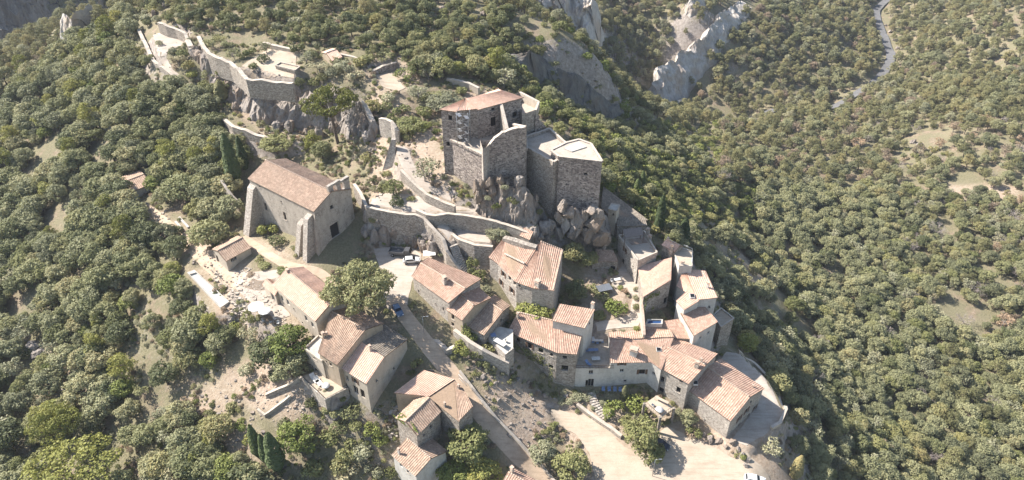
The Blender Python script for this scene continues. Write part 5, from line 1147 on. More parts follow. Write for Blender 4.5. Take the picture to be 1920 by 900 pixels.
pl('cypress', 'pine', 1170, 748, 4.5, 1.6, 1, 'small_cypress', 'small clipped conifer beside the blue chairs', 'tree')
pl('oak', 'fresh', 548, 668, 8.5, 10.5, 2, 'broadleaf_tree', 'bright leafy tree against the front of the long pale house', 'tree'); pl('oak', 'oak', 508, 678, 7, 9, 1, 'broadleaf_tree', 'dark tree left of the bright tree beside the long pale house', 'tree'); pl('oak', 'oakgrey', 548, 705, 7, 9.5, 3, 'broadleaf_tree', 'grey-green tree left of the patio', 'tree')
pl('oak', 'oak', 400, 462, 8.5, 11, 1, 'oak_tree', 'dark oak between the dirt track and the small ridged cottage', 'tree'); pl('oak', 'oak', 350, 380, 9, 13, 2, 'oak_tree', 'wide dark oak above the two long pale slabs', 'tree'); pl('oak', 'oakgrey', 402, 412, 7.5, 9, 3, 'oak_tree', 'oak right behind the two long pale slabs', 'tree')
pl('oak', 'bush', 520, 285, 5.5, 11, 1, 'broadleaf_tree', 'wide light green tree behind the far end of the church roof', 'tree')
pl('shrub', 'fresh', 505, 440, 3.4, 6, 1, 'wall_bush', 'upper bush growing against the church side wall', 'bush'); pl('shrub', 'oak', 522, 458, 2.8, 5, 2, 'wall_bush', 'lower bush growing against the church side wall', 'bush')
pl('oak', 'fresh', 560, 845, 8, 9, 3, 'broadleaf_tree', 'bright feathery tree right of the three cypresses', 'tree')
pl('shrub', 'bush', 783, 688, 2.4, 3.2, 1, 'shrub', 'lone round bush in the shade beside the last house of the row', 'shrub')
pl('oak', 'bush', 700, 212, 4.5, 6, 1, 'broadleaf_tree', 'tree beside the ruined gate, above the cleft', 'tree'); pl('oak', 'bush', 772, 250, 5.0, 9, 3, 'broadleaf_tree', 'bushy tree beyond the gate ruin', 'tree'); pl('oak', 'olive', 830, 205, 4.5, 12, 2, 'broadleaf_tree', 'pale wide tree beside the castle keep', 'tree')
pl('oak', 'oak', 606, 300, 6.5, 7, 4, 'oak_tree', 'dark tree at the foot of the tall bright pine', 'tree'); pl('pine', 'pineyel', 590, 290, 7.5, 6, 2, 'pine_tree', 'small bright pine left of the tall bright pine')
pl('cypress', 'pine', 418, 188, 7, 4, 1, 'conifer', 'dark green conifer inside the upper fort below the rampart', 'tree'); pl('oak', 'oak', 400, 182, 5, 5, 2, 'oak_tree', 'dark bushy tree left of the conifer inside the upper fort', 'tree')
SH = [(868, 660, 'fresh', 3, 5), (895, 670, 'bush', 2.6, 4.5), (880, 640, 'fresh', 2.5, 4), (905, 690, 'oak', 2.2, 3.4), (915, 655, 'bush', 2.0, 4), (850, 675, 'bush', 1.2, 2), (960, 706, 'oak', 1.6, 2.4), (1040, 742, 'bush', 1.2, 2.2), (1075, 745, 'olive', 1.4, 4), (1060, 752, 'olive', 1.2, 4),
      (1100, 745, 'olive', 1.3, 3.6), (1130, 760, 'olive', 1.2, 3), (888, 495, 'bush', 2.4, 4), (900, 520, 'bush', 2.4, 4), (910, 545, 'olive', 2, 3.4), (880, 510, 'oak', 2, 3), (705, 415, 'bush', 2.4, 3.6), (790, 445, 'bush', 1.5, 3), (810, 455, 'bush', 1.4, 3), (760, 430, 'olive', 1.2, 2), (830, 480, 'olive', 1.4, 2.4),
      (935, 395, 'fresh', 1.6, 2.4), (965, 385, 'bush', 2.0, 3), (715, 350, 'bush', 1.6, 3.4), (700, 340, 'oak', 1.8, 3), (770, 375, 'bush', 1.2, 2.6), (730, 330, 'bush', 1.6, 3), (690, 300, 'bush', 2.4, 4.5), (720, 345, 'olive', 1.4, 2.6), (830, 335, 'olive', 1.5, 2.6), (815, 350, 'rust', 1.2, 3), (800, 240, 'fresh', 2.2, 4), (815, 250, 'fresh', 1.5, 2.4),
      (1220, 575, 'fresh', 1.8, 2.6), (1192, 580, 'bush', 1.8, 2.2), (1190, 560, 'olive', 1.6, 2), (1192, 545, 'olive', 1.4, 1.6), (1130, 560, 'oak', 2.2, 5), (1120, 590, 'bush', 1.6, 5), (1140, 575, 'fresh', 2, 4), (1110, 545, 'oak', 2, 4), (1190, 620, 'fresh', 1.4, 2.2), (1170, 628, 'fresh', .8, 3),
      (530, 508, 'fresh', 1.0, 4), (500, 496, 'bush', 1.0, 4.5), (485, 488, 'bush', 1.2, 3), (470, 515, 'rust', .8, 2.5), (340, 435, 'oak', 2.6, 4), (292, 425, 'olive', 2.4, 4.5), (365, 455, 'bush', 1.6, 3), (375, 430, 'oak', 1.8, 3), (470, 600, 'bush', 2.6, 4.5), (440, 615, 'fresh', 2.0, 4), (455, 625, 'bush', 1.5, 3), (410, 545, 'rust', 1.2, 3), (420, 540, 'bush', 1.0, 2),
      (430, 770, 'oak', 2.2, 4), (455, 800, 'fresh', 1.8, 4), (440, 745, 'fresh', 1.2, 1.8), (395, 775, 'oak', 1.6, 2.4), (450, 770, 'bush', 1.2, 2), (640, 805, 'oak', 2.6, 5), (672, 800, 'bush', 2.2, 4), (700, 810, 'fresh', 2.6, 4.5), (715, 830, 'fresh', 2.2, 4), (690, 855, 'olive', 3, 6), (620, 780, 'oak', 2.4, 4.5), (660, 775, 'oak', 2.4, 5.5), (590, 760, 'bush', 2, 4), (650, 850, 'bush', 3, 6), (610, 830, 'bush', 3, 6), (630, 880, 'oak', 3, 6), (700, 890, 'olive', 2.6, 5), (735, 890, 'bush', 2, 3.6), (580, 880, 'bush', 2.6, 6), (655, 900, 'olive', 3, 6),
      (300, 85, 'olive', 2, 3), (318, 150, 'bush', 2.4, 4), (335, 120, 'olive', 3.2, 6), (345, 105, 'bush', 2.4, 5), (365, 145, 'fresh', 2.2, 5), (385, 165, 'bush', 2.6, 5), (372, 178, 'fresh', 2, 4), (400, 170, 'oak', 3, 5), (430, 200, 'oak', 1.4, 2.4), (450, 218, 'bush', 1.0, 2), (470, 225, 'bush', 1, 2), (490, 235, 'oak', 2, 3), (520, 250, 'bush', 1.2, 2), (450, 235, 'fresh', 1, 2.4), (460, 250, 'bush', 1.6, 2.4),
      (400, 90, 'oak', 3.2, 6), (430, 92, 'oak', 3.2, 6), (470, 105, 'bush', 2.8, 5), (495, 115, 'oak', 2.8, 4.6), (480, 128, 'bush', 2, 4), (455, 108, 'bush', 2.4, 4), (450, 145, 'fresh', 1.6, 2.4), (575, 120, 'olive', 3.2, 6), (600, 135, 'olive', 3.2, 7), (625, 140, 'olive', 3, 6), (650, 135, 'olive', 3.4, 7), (670, 150, 'olive', 3, 6), (590, 160, 'bush', 2.4, 5), (600, 150, 'oak', 2.6, 5), (640, 125, 'olive', 2.6, 5), (562, 160, 'oak', 3, 4),
       (500, 100, 'oak', 3.4, 5), (440, 112, 'oak', 3.2, 5), (415, 84, 'bush', 3.2, 6), (520, 78, 'oak', 3.2, 5), (560, 98, 'bush', 3, 5), (585, 108, 'oak', 3, 5), (690, 120, 'bush', 3, 6), (720, 118, 'oak', 3.2, 6), (630, 118, 'oak', 2.6, 5), (670, 125, 'bush', 3, 6), (412, 140, 'bush', 3, 4.5), (355, 128, 'bush', 3, 5), (330, 100, 'olive', 2.4, 4), (395, 150, 'oak', 3.2, 5), (425, 165, 'bush', 2.6, 4), (300, 790, 'olive', 4, 6), (330, 830, 'olive', 4, 6), (350, 770, 'rust', 3.4, 5), (270, 740, 'oak', 3.4, 5), (380, 830, 'oak', 3.6, 6), (470, 830, 'fresh', 2.6, 4), (540, 800, 'oak', 2.4, 4), (575, 810, 'fresh', 3.4, 5), (520, 710, 'oak', 2.6, 4), (470, 700, 'olive', 2.6, 5),
     (760, 150, 'fresh', 3.2, 7), (785, 185, 'olive', 3.4, 8), (735, 190, 'olive', 3, 6), (810, 195, 'bush', 3.2, 7), (840, 185, 'olive', 3, 6), (720, 205, 'oak', 2.8, 5), (755, 215, 'bush', 3, 6), (795, 215, 'bush', 3, 6), (860, 175, 'bush', 2.4, 5), (735, 230, 'bush', 2.6, 5), (765, 262, 'oak', 2, 3), (1290, 815, 'rust', 1.6, 4), (1330, 822, 'bush', 1.0, 2.4), (1392, 858, 'fresh', 1.4, 2), (1225, 440, 'bush', 3, 4), (1150, 512, 'oak', 1.4, 3)]
for i in range(46):
    t = random.random(); x = 935+t*235+random.uniform(-12, 12); y = 80+t*120+random.uniform(-16, 38); c = onY(x, y, 247+t*14-(y-80-t*120)*.08); kd = random.choice((('oak', 'oak'), ('oak', 'bush'), ('pine', 'pine'), ('shrub', 'oak')))
    plant(kd[0], kd[1], c-Vector((0, 0, .8)), random.uniform(2.6, 4.6), None, 1+i % 3, 'cliff_bush', 'dark bush clinging to the shaded cliff behind the castle', 'shrub', 'bushes on the shaded cliff', parts=False)
for x, y, Y_, l_, h_ in ((930, 388, 147.6, 'fresh', 1.8), (962, 378, 147.6, 'bush', 2.2), (945, 352, 148, 'olive', 1.4), (1012, 398, 147, 'bush', 1.3), (915, 372, 147.6, 'olive', 1.2), (988, 402, 147, 'oak', 1.3)):
    plant('shrub', l_, onY(x, y, Y_)-Vector((0, 0, .5)), h_, h_*1.7, 2, 'shrub', 'bush rooted among the boulders under the castle', 'shrub', 'bushes among the castle boulders')
TONE = dict(fresh='bright green', bush='mid green', oak='dark green', olive='grey-green', rust='dry brownish')
def where(px, py):
    if py < 270 and px < 560: return 'inside the upper fort'
    if py < 270 and px < 720: return 'on the plateau behind the tall bright pine'
    if py < 270: return 'on the slope left of the castle'
    if px < 560 and py < 640: return 'beside the dirt track left of the church'
    if px < 760: return 'in the gardens below the lower row of houses'
    if py < 560 and px < 1060: return 'on the rocks between the castle path and the houses'
    if px < 1060: return 'on the rocky bank above the road'
    if py > 640: return 'around the sandy car park and white house'
    return 'along the village street'
for i, (x, y, lf, h, w) in enumerate(SH):
    pl('shrub' if h < 3.1 else 'open', lf, x, y, h, w, 1+i % 3, 'shrub', f'{TONE[lf]} bush {where(x, y)}', 'shrub', f'{TONE[lf]} bushes {where(x, y)}')
# ---- scattered woods
def inpx(poly, px, py): return sdist(poly, px, py) < 0
rs = np.random.RandomState(5)
def candidates():
    out = []
    for (x0, x1, y0, y1, sp) in ((-190, 150, 70, 265, 3.6), (-190, 260, 70, 265, 3.15), (-420, 420, 265, 760, 4.6)):
        gx, gy = np.meshgrid(np.arange(x0, x1, sp), np.arange(y0, y1, sp)); gx = gx+rs.uniform(-.45, .45, gx.shape)*sp; gy = gy+rs.uniform(-.45, .45, gx.shape)*sp
        if sp == 3.6: k = gx < 20
        elif sp == 3.15: k = gx >= 20
        else: k = gx > -1e9
        out.append(np.stack([gx[k], gy[k]], 1))
    a = np.concatenate(out); return a[:, 0], a[:, 1]
cxx, cyy = candidates(); czz = H(cxx, cyy); cpx, cpy, cdep = proj(cxx, cyy, czz)
ok = (cpx > -70) & (cpx < 1990) & (cpy > -60) & (cpy < 990) & (cdep > 20)
cxx, cyy, czz, cpx, cpy, cdep = [a[ok] for a in (cxx, cyy, czz, cpx, cpy, cdep)]
NOF = [[(262, 60), (300, 38), (360, 62), (420, 75), (480, 70), (560, 82), (610, 92), (700, 108), (750, 112), (800, 160), (850, 140), (910, 158), (930, 160), (1000, 185), (1020, 240), (1095, 275), (1126, 350), (1212, 410), (1222, 440), (1270, 470), (1325, 520), (1345, 580), (1372, 632), (1420, 680), (1474, 768), (1470, 812), (1530, 900), (1540, 1000), (540, 1000), (560, 860), (450, 780), (430, 690), (500, 700), (540, 660), (420, 620), (360, 580), (340, 520), (355, 500), (300, 440), (235, 385), (240, 350), (282, 340), (300, 385), (330, 384), (366, 396), (390, 440), (440, 420), (450, 350), (460, 300), (500, 270), (440, 250), (340, 175), (290, 130)],
       [(330, 700), (430, 680), (540, 700), (560, 800), (480, 800), (450, 780), (400, 800), (360, 760), (330, 770)], [(400, 780), (470, 790), (560, 880), (500, 900), (430, 850)], [(55, 640), (90, 620), (110, 660), (80, 690)], [(105, 700), (170, 700), (160, 745), (110, 745)],
       [(1300, 425), (1340, 430), (1400, 480), (1440, 540), (1400, 545), (1350, 500), (1310, 460)], [(1400, 560), (1500, 590), (1540, 620), (1480, 640)], [(1785, 335), (1920, 345), (1920, 385), (1800, 360)]]
dens = np.full(len(cxx), .93)
lowf = fbm(cxx/22, cyy/22, s=41, o=3); lowg = fbm(cxx/60, cyy/60, s=51, o=2)
dens -= np.clip((lowf-np.where((cpx < 560) & (cpy > 560), .25, np.where((cpx < 700) | (cpx > 1750), .5, .8)))*3, 0, .85)
for k, poly in enumerate(NOF): dens = np.where(inpx(poly, cpx, cpy), 0 if k in (0, 1) else .12, dens)
gx_ = (H(cxx+1.5, cyy)-H(cxx-1.5, cyy))/3; gy_ = (H(cxx, cyy+1.5)-H(cxx, cyy-1.5))/3; slope = np.hypot(gx_, gy_)
dens = np.where(slope > 1.25, dens*.35, dens)
rd_px = np.array([(1340, 230), (1400, 227), (1470, 220), (1560, 205), (1620, 180), (1655, 140), (1668, 110), (1655, 70), (1640, 30), (1665, 5), (1700, -20)]); rdw = [P(x, y, z) for (x, y), z in zip(rd_px, (-62, -63, -61, -60, -59, -57.5, -56, -54, -52, -50, -49))]
dr = np.full(len(cxx), 1e9)
for i in range(len(rdw)-1):
    a, b = rdw[i], rdw[i+1]; ex, ey = b.x-a.x, b.y-a.y; t = np.clip(((cxx-a.x)*ex+(cyy-a.y)*ey)/(ex*ex+ey*ey), 0, 1); dr = np.minimum(dr, np.hypot(cxx-a.x-t*ex, cyy-a.y-t*ey))
dens = np.where(dr < 5.2, 0, dens)
FIN = [[(1205, 160), (1300, 60), (1340, 20), (1400, -10), (1420, 20), (1360, 100), (1290, 195), (1230, 215)], [(945, -30), (1120, -30), (1110, 95), (1060, 95), (960, 50)]]
for f_, k_ in zip(FIN, (.12, .6)): dens = np.where(inpx(f_, cpx, cpy), dens*k_, dens)
SPUR = [(940, 38), (1050, 75), (1125, 120), (1190, 215), (1140, 240), (1060, 200), (990, 160), (925, 95)]
dens = np.where(inpx(SPUR, cpx, cpy), dens*.9, dens)
CLIFFL = [(95, 100), (100, 40), (200, -10), (250, -10), (200, 30), (150, 85)]
dens = np.where(inpx(CLIFFL, cpx, cpy), dens*.15, dens)
for x, y, r in PX: dens = np.where(np.hypot(cxx-x, cyy-y) < r, 0, dens)
for f_ in FOOT:
    s = sdist(f_, cxx, cyy); dens = np.where(s < 1.5, 0, dens)
keep = rs.rand(len(cxx)) < dens
cxx, cyy, czz, cpx, cpy, cdep, lowf, lowg = [a[keep] for a in (cxx, cyy, czz, cpx, cpy, cdep, lowf, lowg)]
def region(px, py, y):
    if y > 275 and px < 1180 or (py < 235 and y > 300): return 'far'
    if px > 1350 and py < 350: return 'farslope'
    if 960 < px < 1420 and py < 440: return 'bushslope'
    if px > 1100: return 'right'
    if py < 130 and px > 250: return 'plateau'
    return 'left'
MIX = {'far': (('pine', 'pine', .62, 7.0), ('pine', 'olive', .08, 6.5), ('oak', 'oakgrey', .12, 6), ('oak', 'rust', .05, 5), ('oak', 'oak', .13, 5)),
       'farslope': (('pine', 'pine', .42, 6.2), ('oak', 'oakgrey', .25, 5), ('open', 'rust', .1, 4.5), ('bare', 'rust', .03, 4.5), ('shrub', 'bush', .12, 2.8), ('shrub', 'olive', .08, 2.5)),
       'bushslope': (('oak', 'bush', .36, 3.7), ('shrub', 'fresh', .14, 2.8), ('shrub', 'bush', .18, 2.8), ('oak', 'oakgrey', .14, 4.6), ('oak', 'oak', .1, 4.5), ('open', 'olive', .04, 4)),
       'right': (('oak', 'oakgrey', .54, 4.9), ('oak', 'oak', .10, 5.0), ('open', 'olive', .09, 4.2), ('oak', 'bush', .08, 4.6), ('bare', 'rust', .04, 4.4), ('pine', 'pine', .10, 6.2), ('open', 'rust', .05, 4)),
       'plateau': (('oak', 'bush', .24, 4.2), ('shrub', 'bush', .22, 2.5), ('oak', 'oak', .24, 4.4), ('shrub', 'olive', .1, 2.4), ('pine', 'pine', .1, 6), ('shrub', 'rust', .1, 2.2)),
       'left': (('oak', 'oak', .40, 6.6), ('oak', 'oakgrey', .26, 6.6), ('oak', 'bush', .07, 5.6), ('pine', 'pineyel', .05, 8), ('oak', 'fresh', .05, 5.5), ('open', 'olive', .08, 4.6), ('shrub', 'bush', .1, 3.0), ('open', 'rust', .05, 4), ('bare', 'rust', .02, 4))}
REG = {'far': 'in the far valley below the limestone fin', 'farslope': 'on the far right hillside', 'bushslope': 'on the green slope right of the castle', 'right': 'in the dense wood right of the village', 'plateau': 'on the plateau behind the upper fort', 'left': 'in the wood left of the village'}
KN = {('oak', 'oak'): ('oak_tree', 'dark green oak'), ('oak', 'oakgrey'): ('oak_tree', 'grey-green oak'), ('oak', 'bush'): ('broadleaf_tree', 'mid green round tree'), ('oak', 'fresh'): ('broadleaf_tree', 'bright green round tree'), ('oak', 'rust'): ('broadleaf_tree', 'brownish round tree'), ('oak', 'olive'): ('broadleaf_tree', 'pale tree'),
      ('pine', 'pine'): ('pine_tree', 'olive-green pine'), ('pine', 'pineyel'): ('pine_tree', 'yellow-green pine'), ('pine', 'olive'): ('pine_tree', 'pale grey pine'), ('open', 'olive'): ('olive_tree', 'thin grey-green tree'), ('open', 'rust'): ('olive_tree', 'thin brownish tree'), ('bare', 'rust'): ('bare_tree', 'leafless grey tree'), ('shrub', 'bush'): ('shrub', 'mid green bush'), ('shrub', 'fresh'): ('shrub', 'bright green bush'), ('shrub', 'olive'): ('shrub', 'grey-green bush'), ('shrub', 'rust'): ('shrub', 'dry brownish bush')}
items = []
for i in range(len(cxx)):
    rg = region(cpx[i], cpy[i], cyy[i]); u = rs.rand(); mix_ = MIX[rg]
    # patches of one kind: shift the draw with a slow noise
    u = (u*.7+.3*min(.999, max(0, .5+lowg[i]*.6))) ; tot = sum(m[2] for m in mix_); u *= tot; a = 0
    for m in mix_:
        a += m[2]
        if u <= a: break
    h = m[3]*rs.uniform(.58, 1.32)
    items.append((m[0], m[1], rg, float(cxx[i]), float(cyy[i]), float(czz[i]), h, float(h/cdep[i]), float(cpx[i]), float(cpy[i])))
LM = [(30, 850, 'in the bottom left corner'), (20, 650, 'at the left edge, lower half'), (20, 450, 'at the left edge, middle'), (20, 260, 'at the left edge, upper half'), (100, 150, 'near the shaded top left valley'), (200, 60, 'above the top left cliff'), (200, 200, 'on the slope below the fort tip'), (330, 250, 'just below the left rampart'), (160, 340, 'left of the isolated cottage'), (250, 300, 'right above the isolated cottage'), (150, 500, 'on the left slope, level with the dirt track'), (280, 490, 'left of the long pool'), (150, 640, 'around the timber frames clearing'), (300, 620, 'below the long pool'), (420, 660, 'between long pool and patio'), (300, 800, 'right of the yellow-green pines'), (420, 860, 'left of the three cypresses'), (350, 30, 'behind the fort tip'), (500, 40, 'behind the fort yard'), (650, 60, 'behind the orange-roofed hut'), (800, 70, 'on the plateau top behind the keep'), (900, 120, 'just behind the castle keep'), (1000, 120, 'along the shaded spur'), (1160, 190, 'at the foot of the shaded spur'), (1080, 230, 'right behind the castle terrace'), (1200, 290, 'right of the castle tower'), (1200, 360, 'beside the tower shadow'), (1320, 300, 'below the limestone fin'), (1300, 390, 'above the village cypresses'), (1420, 350, 'mid slope right of the castle'), (1150, 80, 'left of the limestone fin'), (1480, 60, 'right of the limestone fin'), (1500, 160, 'inside the road bend'), (1400, 200, 'beside the lower road end'), (1620, 60, 'along the upper road'), (1760, 60, 'in the top right corner'), (1880, 180, 'at the right edge, upper part'), (1700, 230, 'right of the road bend'), (1600, 300, 'below the road bend'), (1850, 330, 'near the bare patch at the right edge'), (1380, 530, 'right of the upper cluster'), (1420, 620, 'outside the forecourt wall'), (1500, 450, 'right of the village, upper wood'), (1650, 420, 'in the middle of the right wood'), (1850, 470, 'at the right edge, middle'), (1560, 570, 'in the wood level with the forecourt'), (1750, 580, 'deep in the right wood'), (1540, 720, 'just right of the forecourt'), (1700, 730, 'in the lower right wood'), (1870, 700, 'at the right edge, lower half'), (1600, 860, 'at the bottom edge right of the forecourt'), (1780, 860, 'in the bottom right corner')]
def near(px, py): return min(LM, key=lambda l: (l[0]-px)**2+((l[1]-py)*1.3)**2)[2]
def visible(x, y, z):
    n = 60; t = np.linspace(.3, .985, n); return not np.any(H(x*t, y*t) > CAMZ+(z-CAMZ)*t+.2)
from collections import defaultdict
byname = defaultdict(list)
for it in items: byname[KN[(it[0], it[1])][0]].append(it)
stuffed = defaultdict(list)
for nm, lst in byname.items():
    lst.sort(key=lambda t: -t[7]); cnt = 0; have = sum(1 for o in COL.objects if o.name.split('.')[0] == nm and o.parent is None); lim = 292-have if nm not in ('broadleaf_tree',) else 255
    for it in lst:
        kind, leaf, rg, x, y, z, h, s, px, py = it
        if cnt < lim and -10 < px < 1930 and 0 < py < 930 and visible(x, y, z+h*.8):
            cnt += 1; d = KN[(kind, leaf)][1]; size = 'small ' if h < 4.0 and kind != 'shrub' else ('large ' if h > 7.0 else '')
            parts = s*F*1024/1920 > 24
            plant(kind, leaf, (x, y, z-.15), h, h*1.18 if kind == 'oak' else None, 1+int(rs.randint(6 if kind in ('oak', 'pine') else 3)), nm, f'{size}{d} {near(px, py)}', nm.replace('_', ' ') if nm != 'broadleaf_tree' else 'tree', f'{size}{d}s {near(px, py)}', parts=parts)
        else: stuffed[nm].append(it)
def stuff(nm, lst):
    """the rest of the wood: one object whose points carry trees (instances of the same trees)"""
    keys = sorted({(it[0], it[1], 1+(i % 3)) for i, it in enumerate(lst)}); srcs = []
    for k in keys:
        full = variant(*k)[2]; o = bpy.data.objects.new('leafy_source', full); srcs.append(o)
    me = bpy.data.meshes.new(nm); n = len(lst); me.vertices.add(n); co = np.array([(it[3], it[4], it[5]-.15) for it in lst], np.float32); me.vertices.foreach_set('co', co.ravel())
    kid = [keys.index((it[0], it[1], 1+(i % 3))) for i, it in enumerate(lst)]
    for an, ty, va in (('kid', 'INT', np.array(kid, np.int32)), ('scl', 'FLOAT', np.array([it[6]/KH[it[0]]*(1.1 if it[0] == 'oak' else 1) for it in lst], np.float32)), ('rot', 'FLOAT', rs.uniform(0, 6.28, n).astype(np.float32))):
        me.attributes.new(an, ty, 'POINT').data.foreach_set('value', va)
    ob = link(nm, me); tag(ob, kind='stuff')
    gt = bpy.data.node_groups.new(nm+'_nodes', 'GeometryNodeTree'); gt.interface.new_socket('Geometry', in_out='INPUT', socket_type='NodeSocketGeometry'); gt.interface.new_socket('Geometry', in_out='OUTPUT', socket_type='NodeSocketGeometry')
    gi, go = gt.nodes.new('NodeGroupInput'), gt.nodes.new('NodeGroupOutput'); prev = gi.outputs[0]; jn = gt.nodes.new('GeometryNodeJoinGeometry')
    def attr(name, ty): a = gt.nodes.new('GeometryNodeInputNamedAttribute'); a.data_type = ty; a.inputs[0].default_value = name; return a.outputs[0]
    for i, o in enumerate(srcs):
        oi = gt.nodes.new('GeometryNodeObjectInfo'); oi.transform_space = 'ORIGINAL'; oi.inputs['Object'].default_value = o; oi.inputs['As Instance'].default_value = False
        cmp_ = gt.nodes.new('FunctionNodeCompare'); cmp_.data_type = 'INT'; cmp_.operation = 'EQUAL'; gt.links.new(attr('kid', 'INT'), cmp_.inputs[2]); cmp_.inputs[3].default_value = i
        ip = gt.nodes.new('GeometryNodeInstanceOnPoints'); gt.links.new(prev, ip.inputs['Points']); gt.links.new(cmp_.outputs[0], ip.inputs['Selection']); gt.links.new(oi.outputs['Geometry'], ip.inputs['Instance'])
        cx_ = gt.nodes.new('ShaderNodeCombineXYZ'); gt.links.new(attr('rot', 'FLOAT'), cx_.inputs[2]); gt.links.new(cx_.outputs[0], ip.inputs['Rotation']); gt.links.new(attr('scl', 'FLOAT'), ip.inputs['Scale'])
        gt.links.new(ip.outputs[0], jn.inputs[0])
    gt.links.new(jn.outputs[0], go.inputs[0]); mod = ob.modifiers.new('trees', 'NODES'); mod.node_group = gt
# low scrub and tufts on the open ground
gx, gy = np.meshgrid(np.arange(-115, 75, 1.15), np.arange(88, 262, 1.15)); gx = (gx+rs.uniform(-.55, .55, gx.shape)).ravel(); gy = (gy+rs.uniform(-.55, .55, len(gx)).reshape(-1)).ravel() if False else (gy.ravel()+rs.uniform(-.55, .55, gx.size))
gz = H(gx, gy); qx, qy, qd = proj(gx, gy, gz); ko = (qx > -20) & (qx < 1700) & (qy > 0) & (qy < 930)
nz = fbm(gx/6, gy/6, s=71, o=3); ko &= (nz+rs.uniform(-.5, .5, len(gx)) > .28)
for f_ in FOOT+PATHS: ko &= sdist(f_, gx, gy) > .35
gx, gy, gz = gx[ko], gy[ko], gz[ko]; lv = ('bush', 'olive', 'rust', 'fresh', 'oak'); pk = rs.choice(5, len(gx), p=[.3, .3, .25, .07, .08])
tufts = [('shrub', lv[k], '', float(a), float(b), float(c)+.1, float(rs.uniform(.35, 1.15)), 0, 0, 0) for k, a, b, c in zip(pk, gx, gy, gz)]
stuff('ground_cover', tufts)
SN = dict(oak_tree='oak_wood', broadleaf_tree='leafy_wood', pine_tree='pine_wood', olive_tree='olive_wood', bare_tree='bare_wood', shrub='scrub')
for nm, lst in stuffed.items():
    if lst: stuff(SN[nm], lst)
print('TREES', len(items), {k: len(v) for k, v in byname.items()})
# ------------------------------------------------------------------ vehicles, furniture, small things
def paint(name, c, rough=.3):
    m, nt, b = mat(name, rough, .5); b.inputs['Base Color'].default_value = (*c, 1); b.inputs['Coat Weight'].default_value = .4; return m
PW = paint('white_car_paint', (.62, .62, .6)); PB = paint('blue_car_paint', (.06, .11, .19)); PK = paint('black_car_paint', (.015, .016, .02)); PG = paint('dark_grey_paint', (.07, .07, .075), .5)
M['lamp'] = plain('lamp_glass', (.6, .6, .58), .2); M['rim'] = plain('wheel_rim', (.35, .35, .36), .35, .7); M['bluechair'] = plain('blue_slats', (.2, .27, .42), .5); M['pool'] = plain('pool_cover', (.45, .45, .42), .9); M['poolblue'] = plain('blue_pool_water', (.03, .07, .17), .1, 0, .2, .6)
def wheel(T, x, y, r=.32, w=.2):
    m = MB(); m.tube((x, y-w/2, r), (x, y+w/2, r), r, n=16); o = m.build('wheel', M['rubber'], T)
    s = 1 if y > 0 else -1; m = MB(); m.tube((x, y+s*(w/2-.01), r), (x, y+s*(w/2+.015), r), r*.62, n=12); m.build('rim', M['rim'], o)
def car(label, px, py, ang, pm, L=4.1, Wd=1.75, name='parked_car'):
    p = G(px, py); T = thing(name, label, 'car', (p.x, p.y, p.z+.1), R(ang), absolute=False); h = Wd/2
    prof = [(-L/2, .35), (-L/2+.05, .8), (-L/2+.25, .98), (-L/2+.62, 1.38), (-L/2+1.1, 1.48), (.25, 1.46), (.95, 1.02), (L/2-.35, .88), (L/2, .68), (L/2, .35)]
    def wid(x, z): return h*(1-.17*max(0, (z-.9)/.55))*(1-.12*max(0, abs(x)/(L/2)-.75)/.25)
    m = MB(); n = len(prof); V = [(x, -wid(x, z), z) for x, z in prof]+[(x, wid(x, z), z) for x, z in prof]
    m.add(V, [list(range(n)), list(range(2*n-1, n-1, -1))]+[[(i+1) % n, i, n+i, n+(i+1) % n] for i in range(n)]); o = m.build('body', pm, T, recalc=True)
    bv = o.modifiers.new('soft', 'BEVEL'); bv.width = .07; bv.segments = 2
    for (a, b) in ((3, 2), (5, 6)):
        (x0, z0), (x1, z1) = prof[a], prof[b]; m = MB(); q = lambda t, s: (x0+(x1-x0)*t+(.025 if b == 6 else -.025), s*wid(x0+(x1-x0)*t, z0+(z1-z0)*t)*.88, z0+(z1-z0)*t+.02)
        m.quad(q(.1, -1), q(.1, 1), q(.9, 1), q(.9, -1)); m.build('windscreen' if b == 6 else 'rear_window', M['glass'], T)
    for s in (-1, 1):
        m = MB(); c = [(-L/2+.75, 1.02), (-L/2+.95, 1.36), (.2, 1.36), (.72, 1.02)]; v = [(x, s*(wid(x, z)+.012), z) for x, z in c]; m.add(v, [[0, 1, 2, 3]]); m.build('side_window', M['glass'], T)
        m = MB(); m.box((L/2-.06, s*h*.66, .68), (.2, .34, .14)); m.build('headlight', M['lamp'], T)
        for x in (-L/2+.75, L/2-.78): wheel(T, x, s*(h-.08))
    return T
car('white hatchback parked beside the dark dump truck', 772, 492, 8, PW, 4.2)
car('blue car parked in the tree shade beside the road', 746, 586, -62, PB, 4.3)
car('black car half hidden under the tree in the sandy car park', 1238, 836, -40, PK, 4.2)
car('white car cut by the bottom edge of the sandy car park', 1414, 903, -12, PW, 4.3)
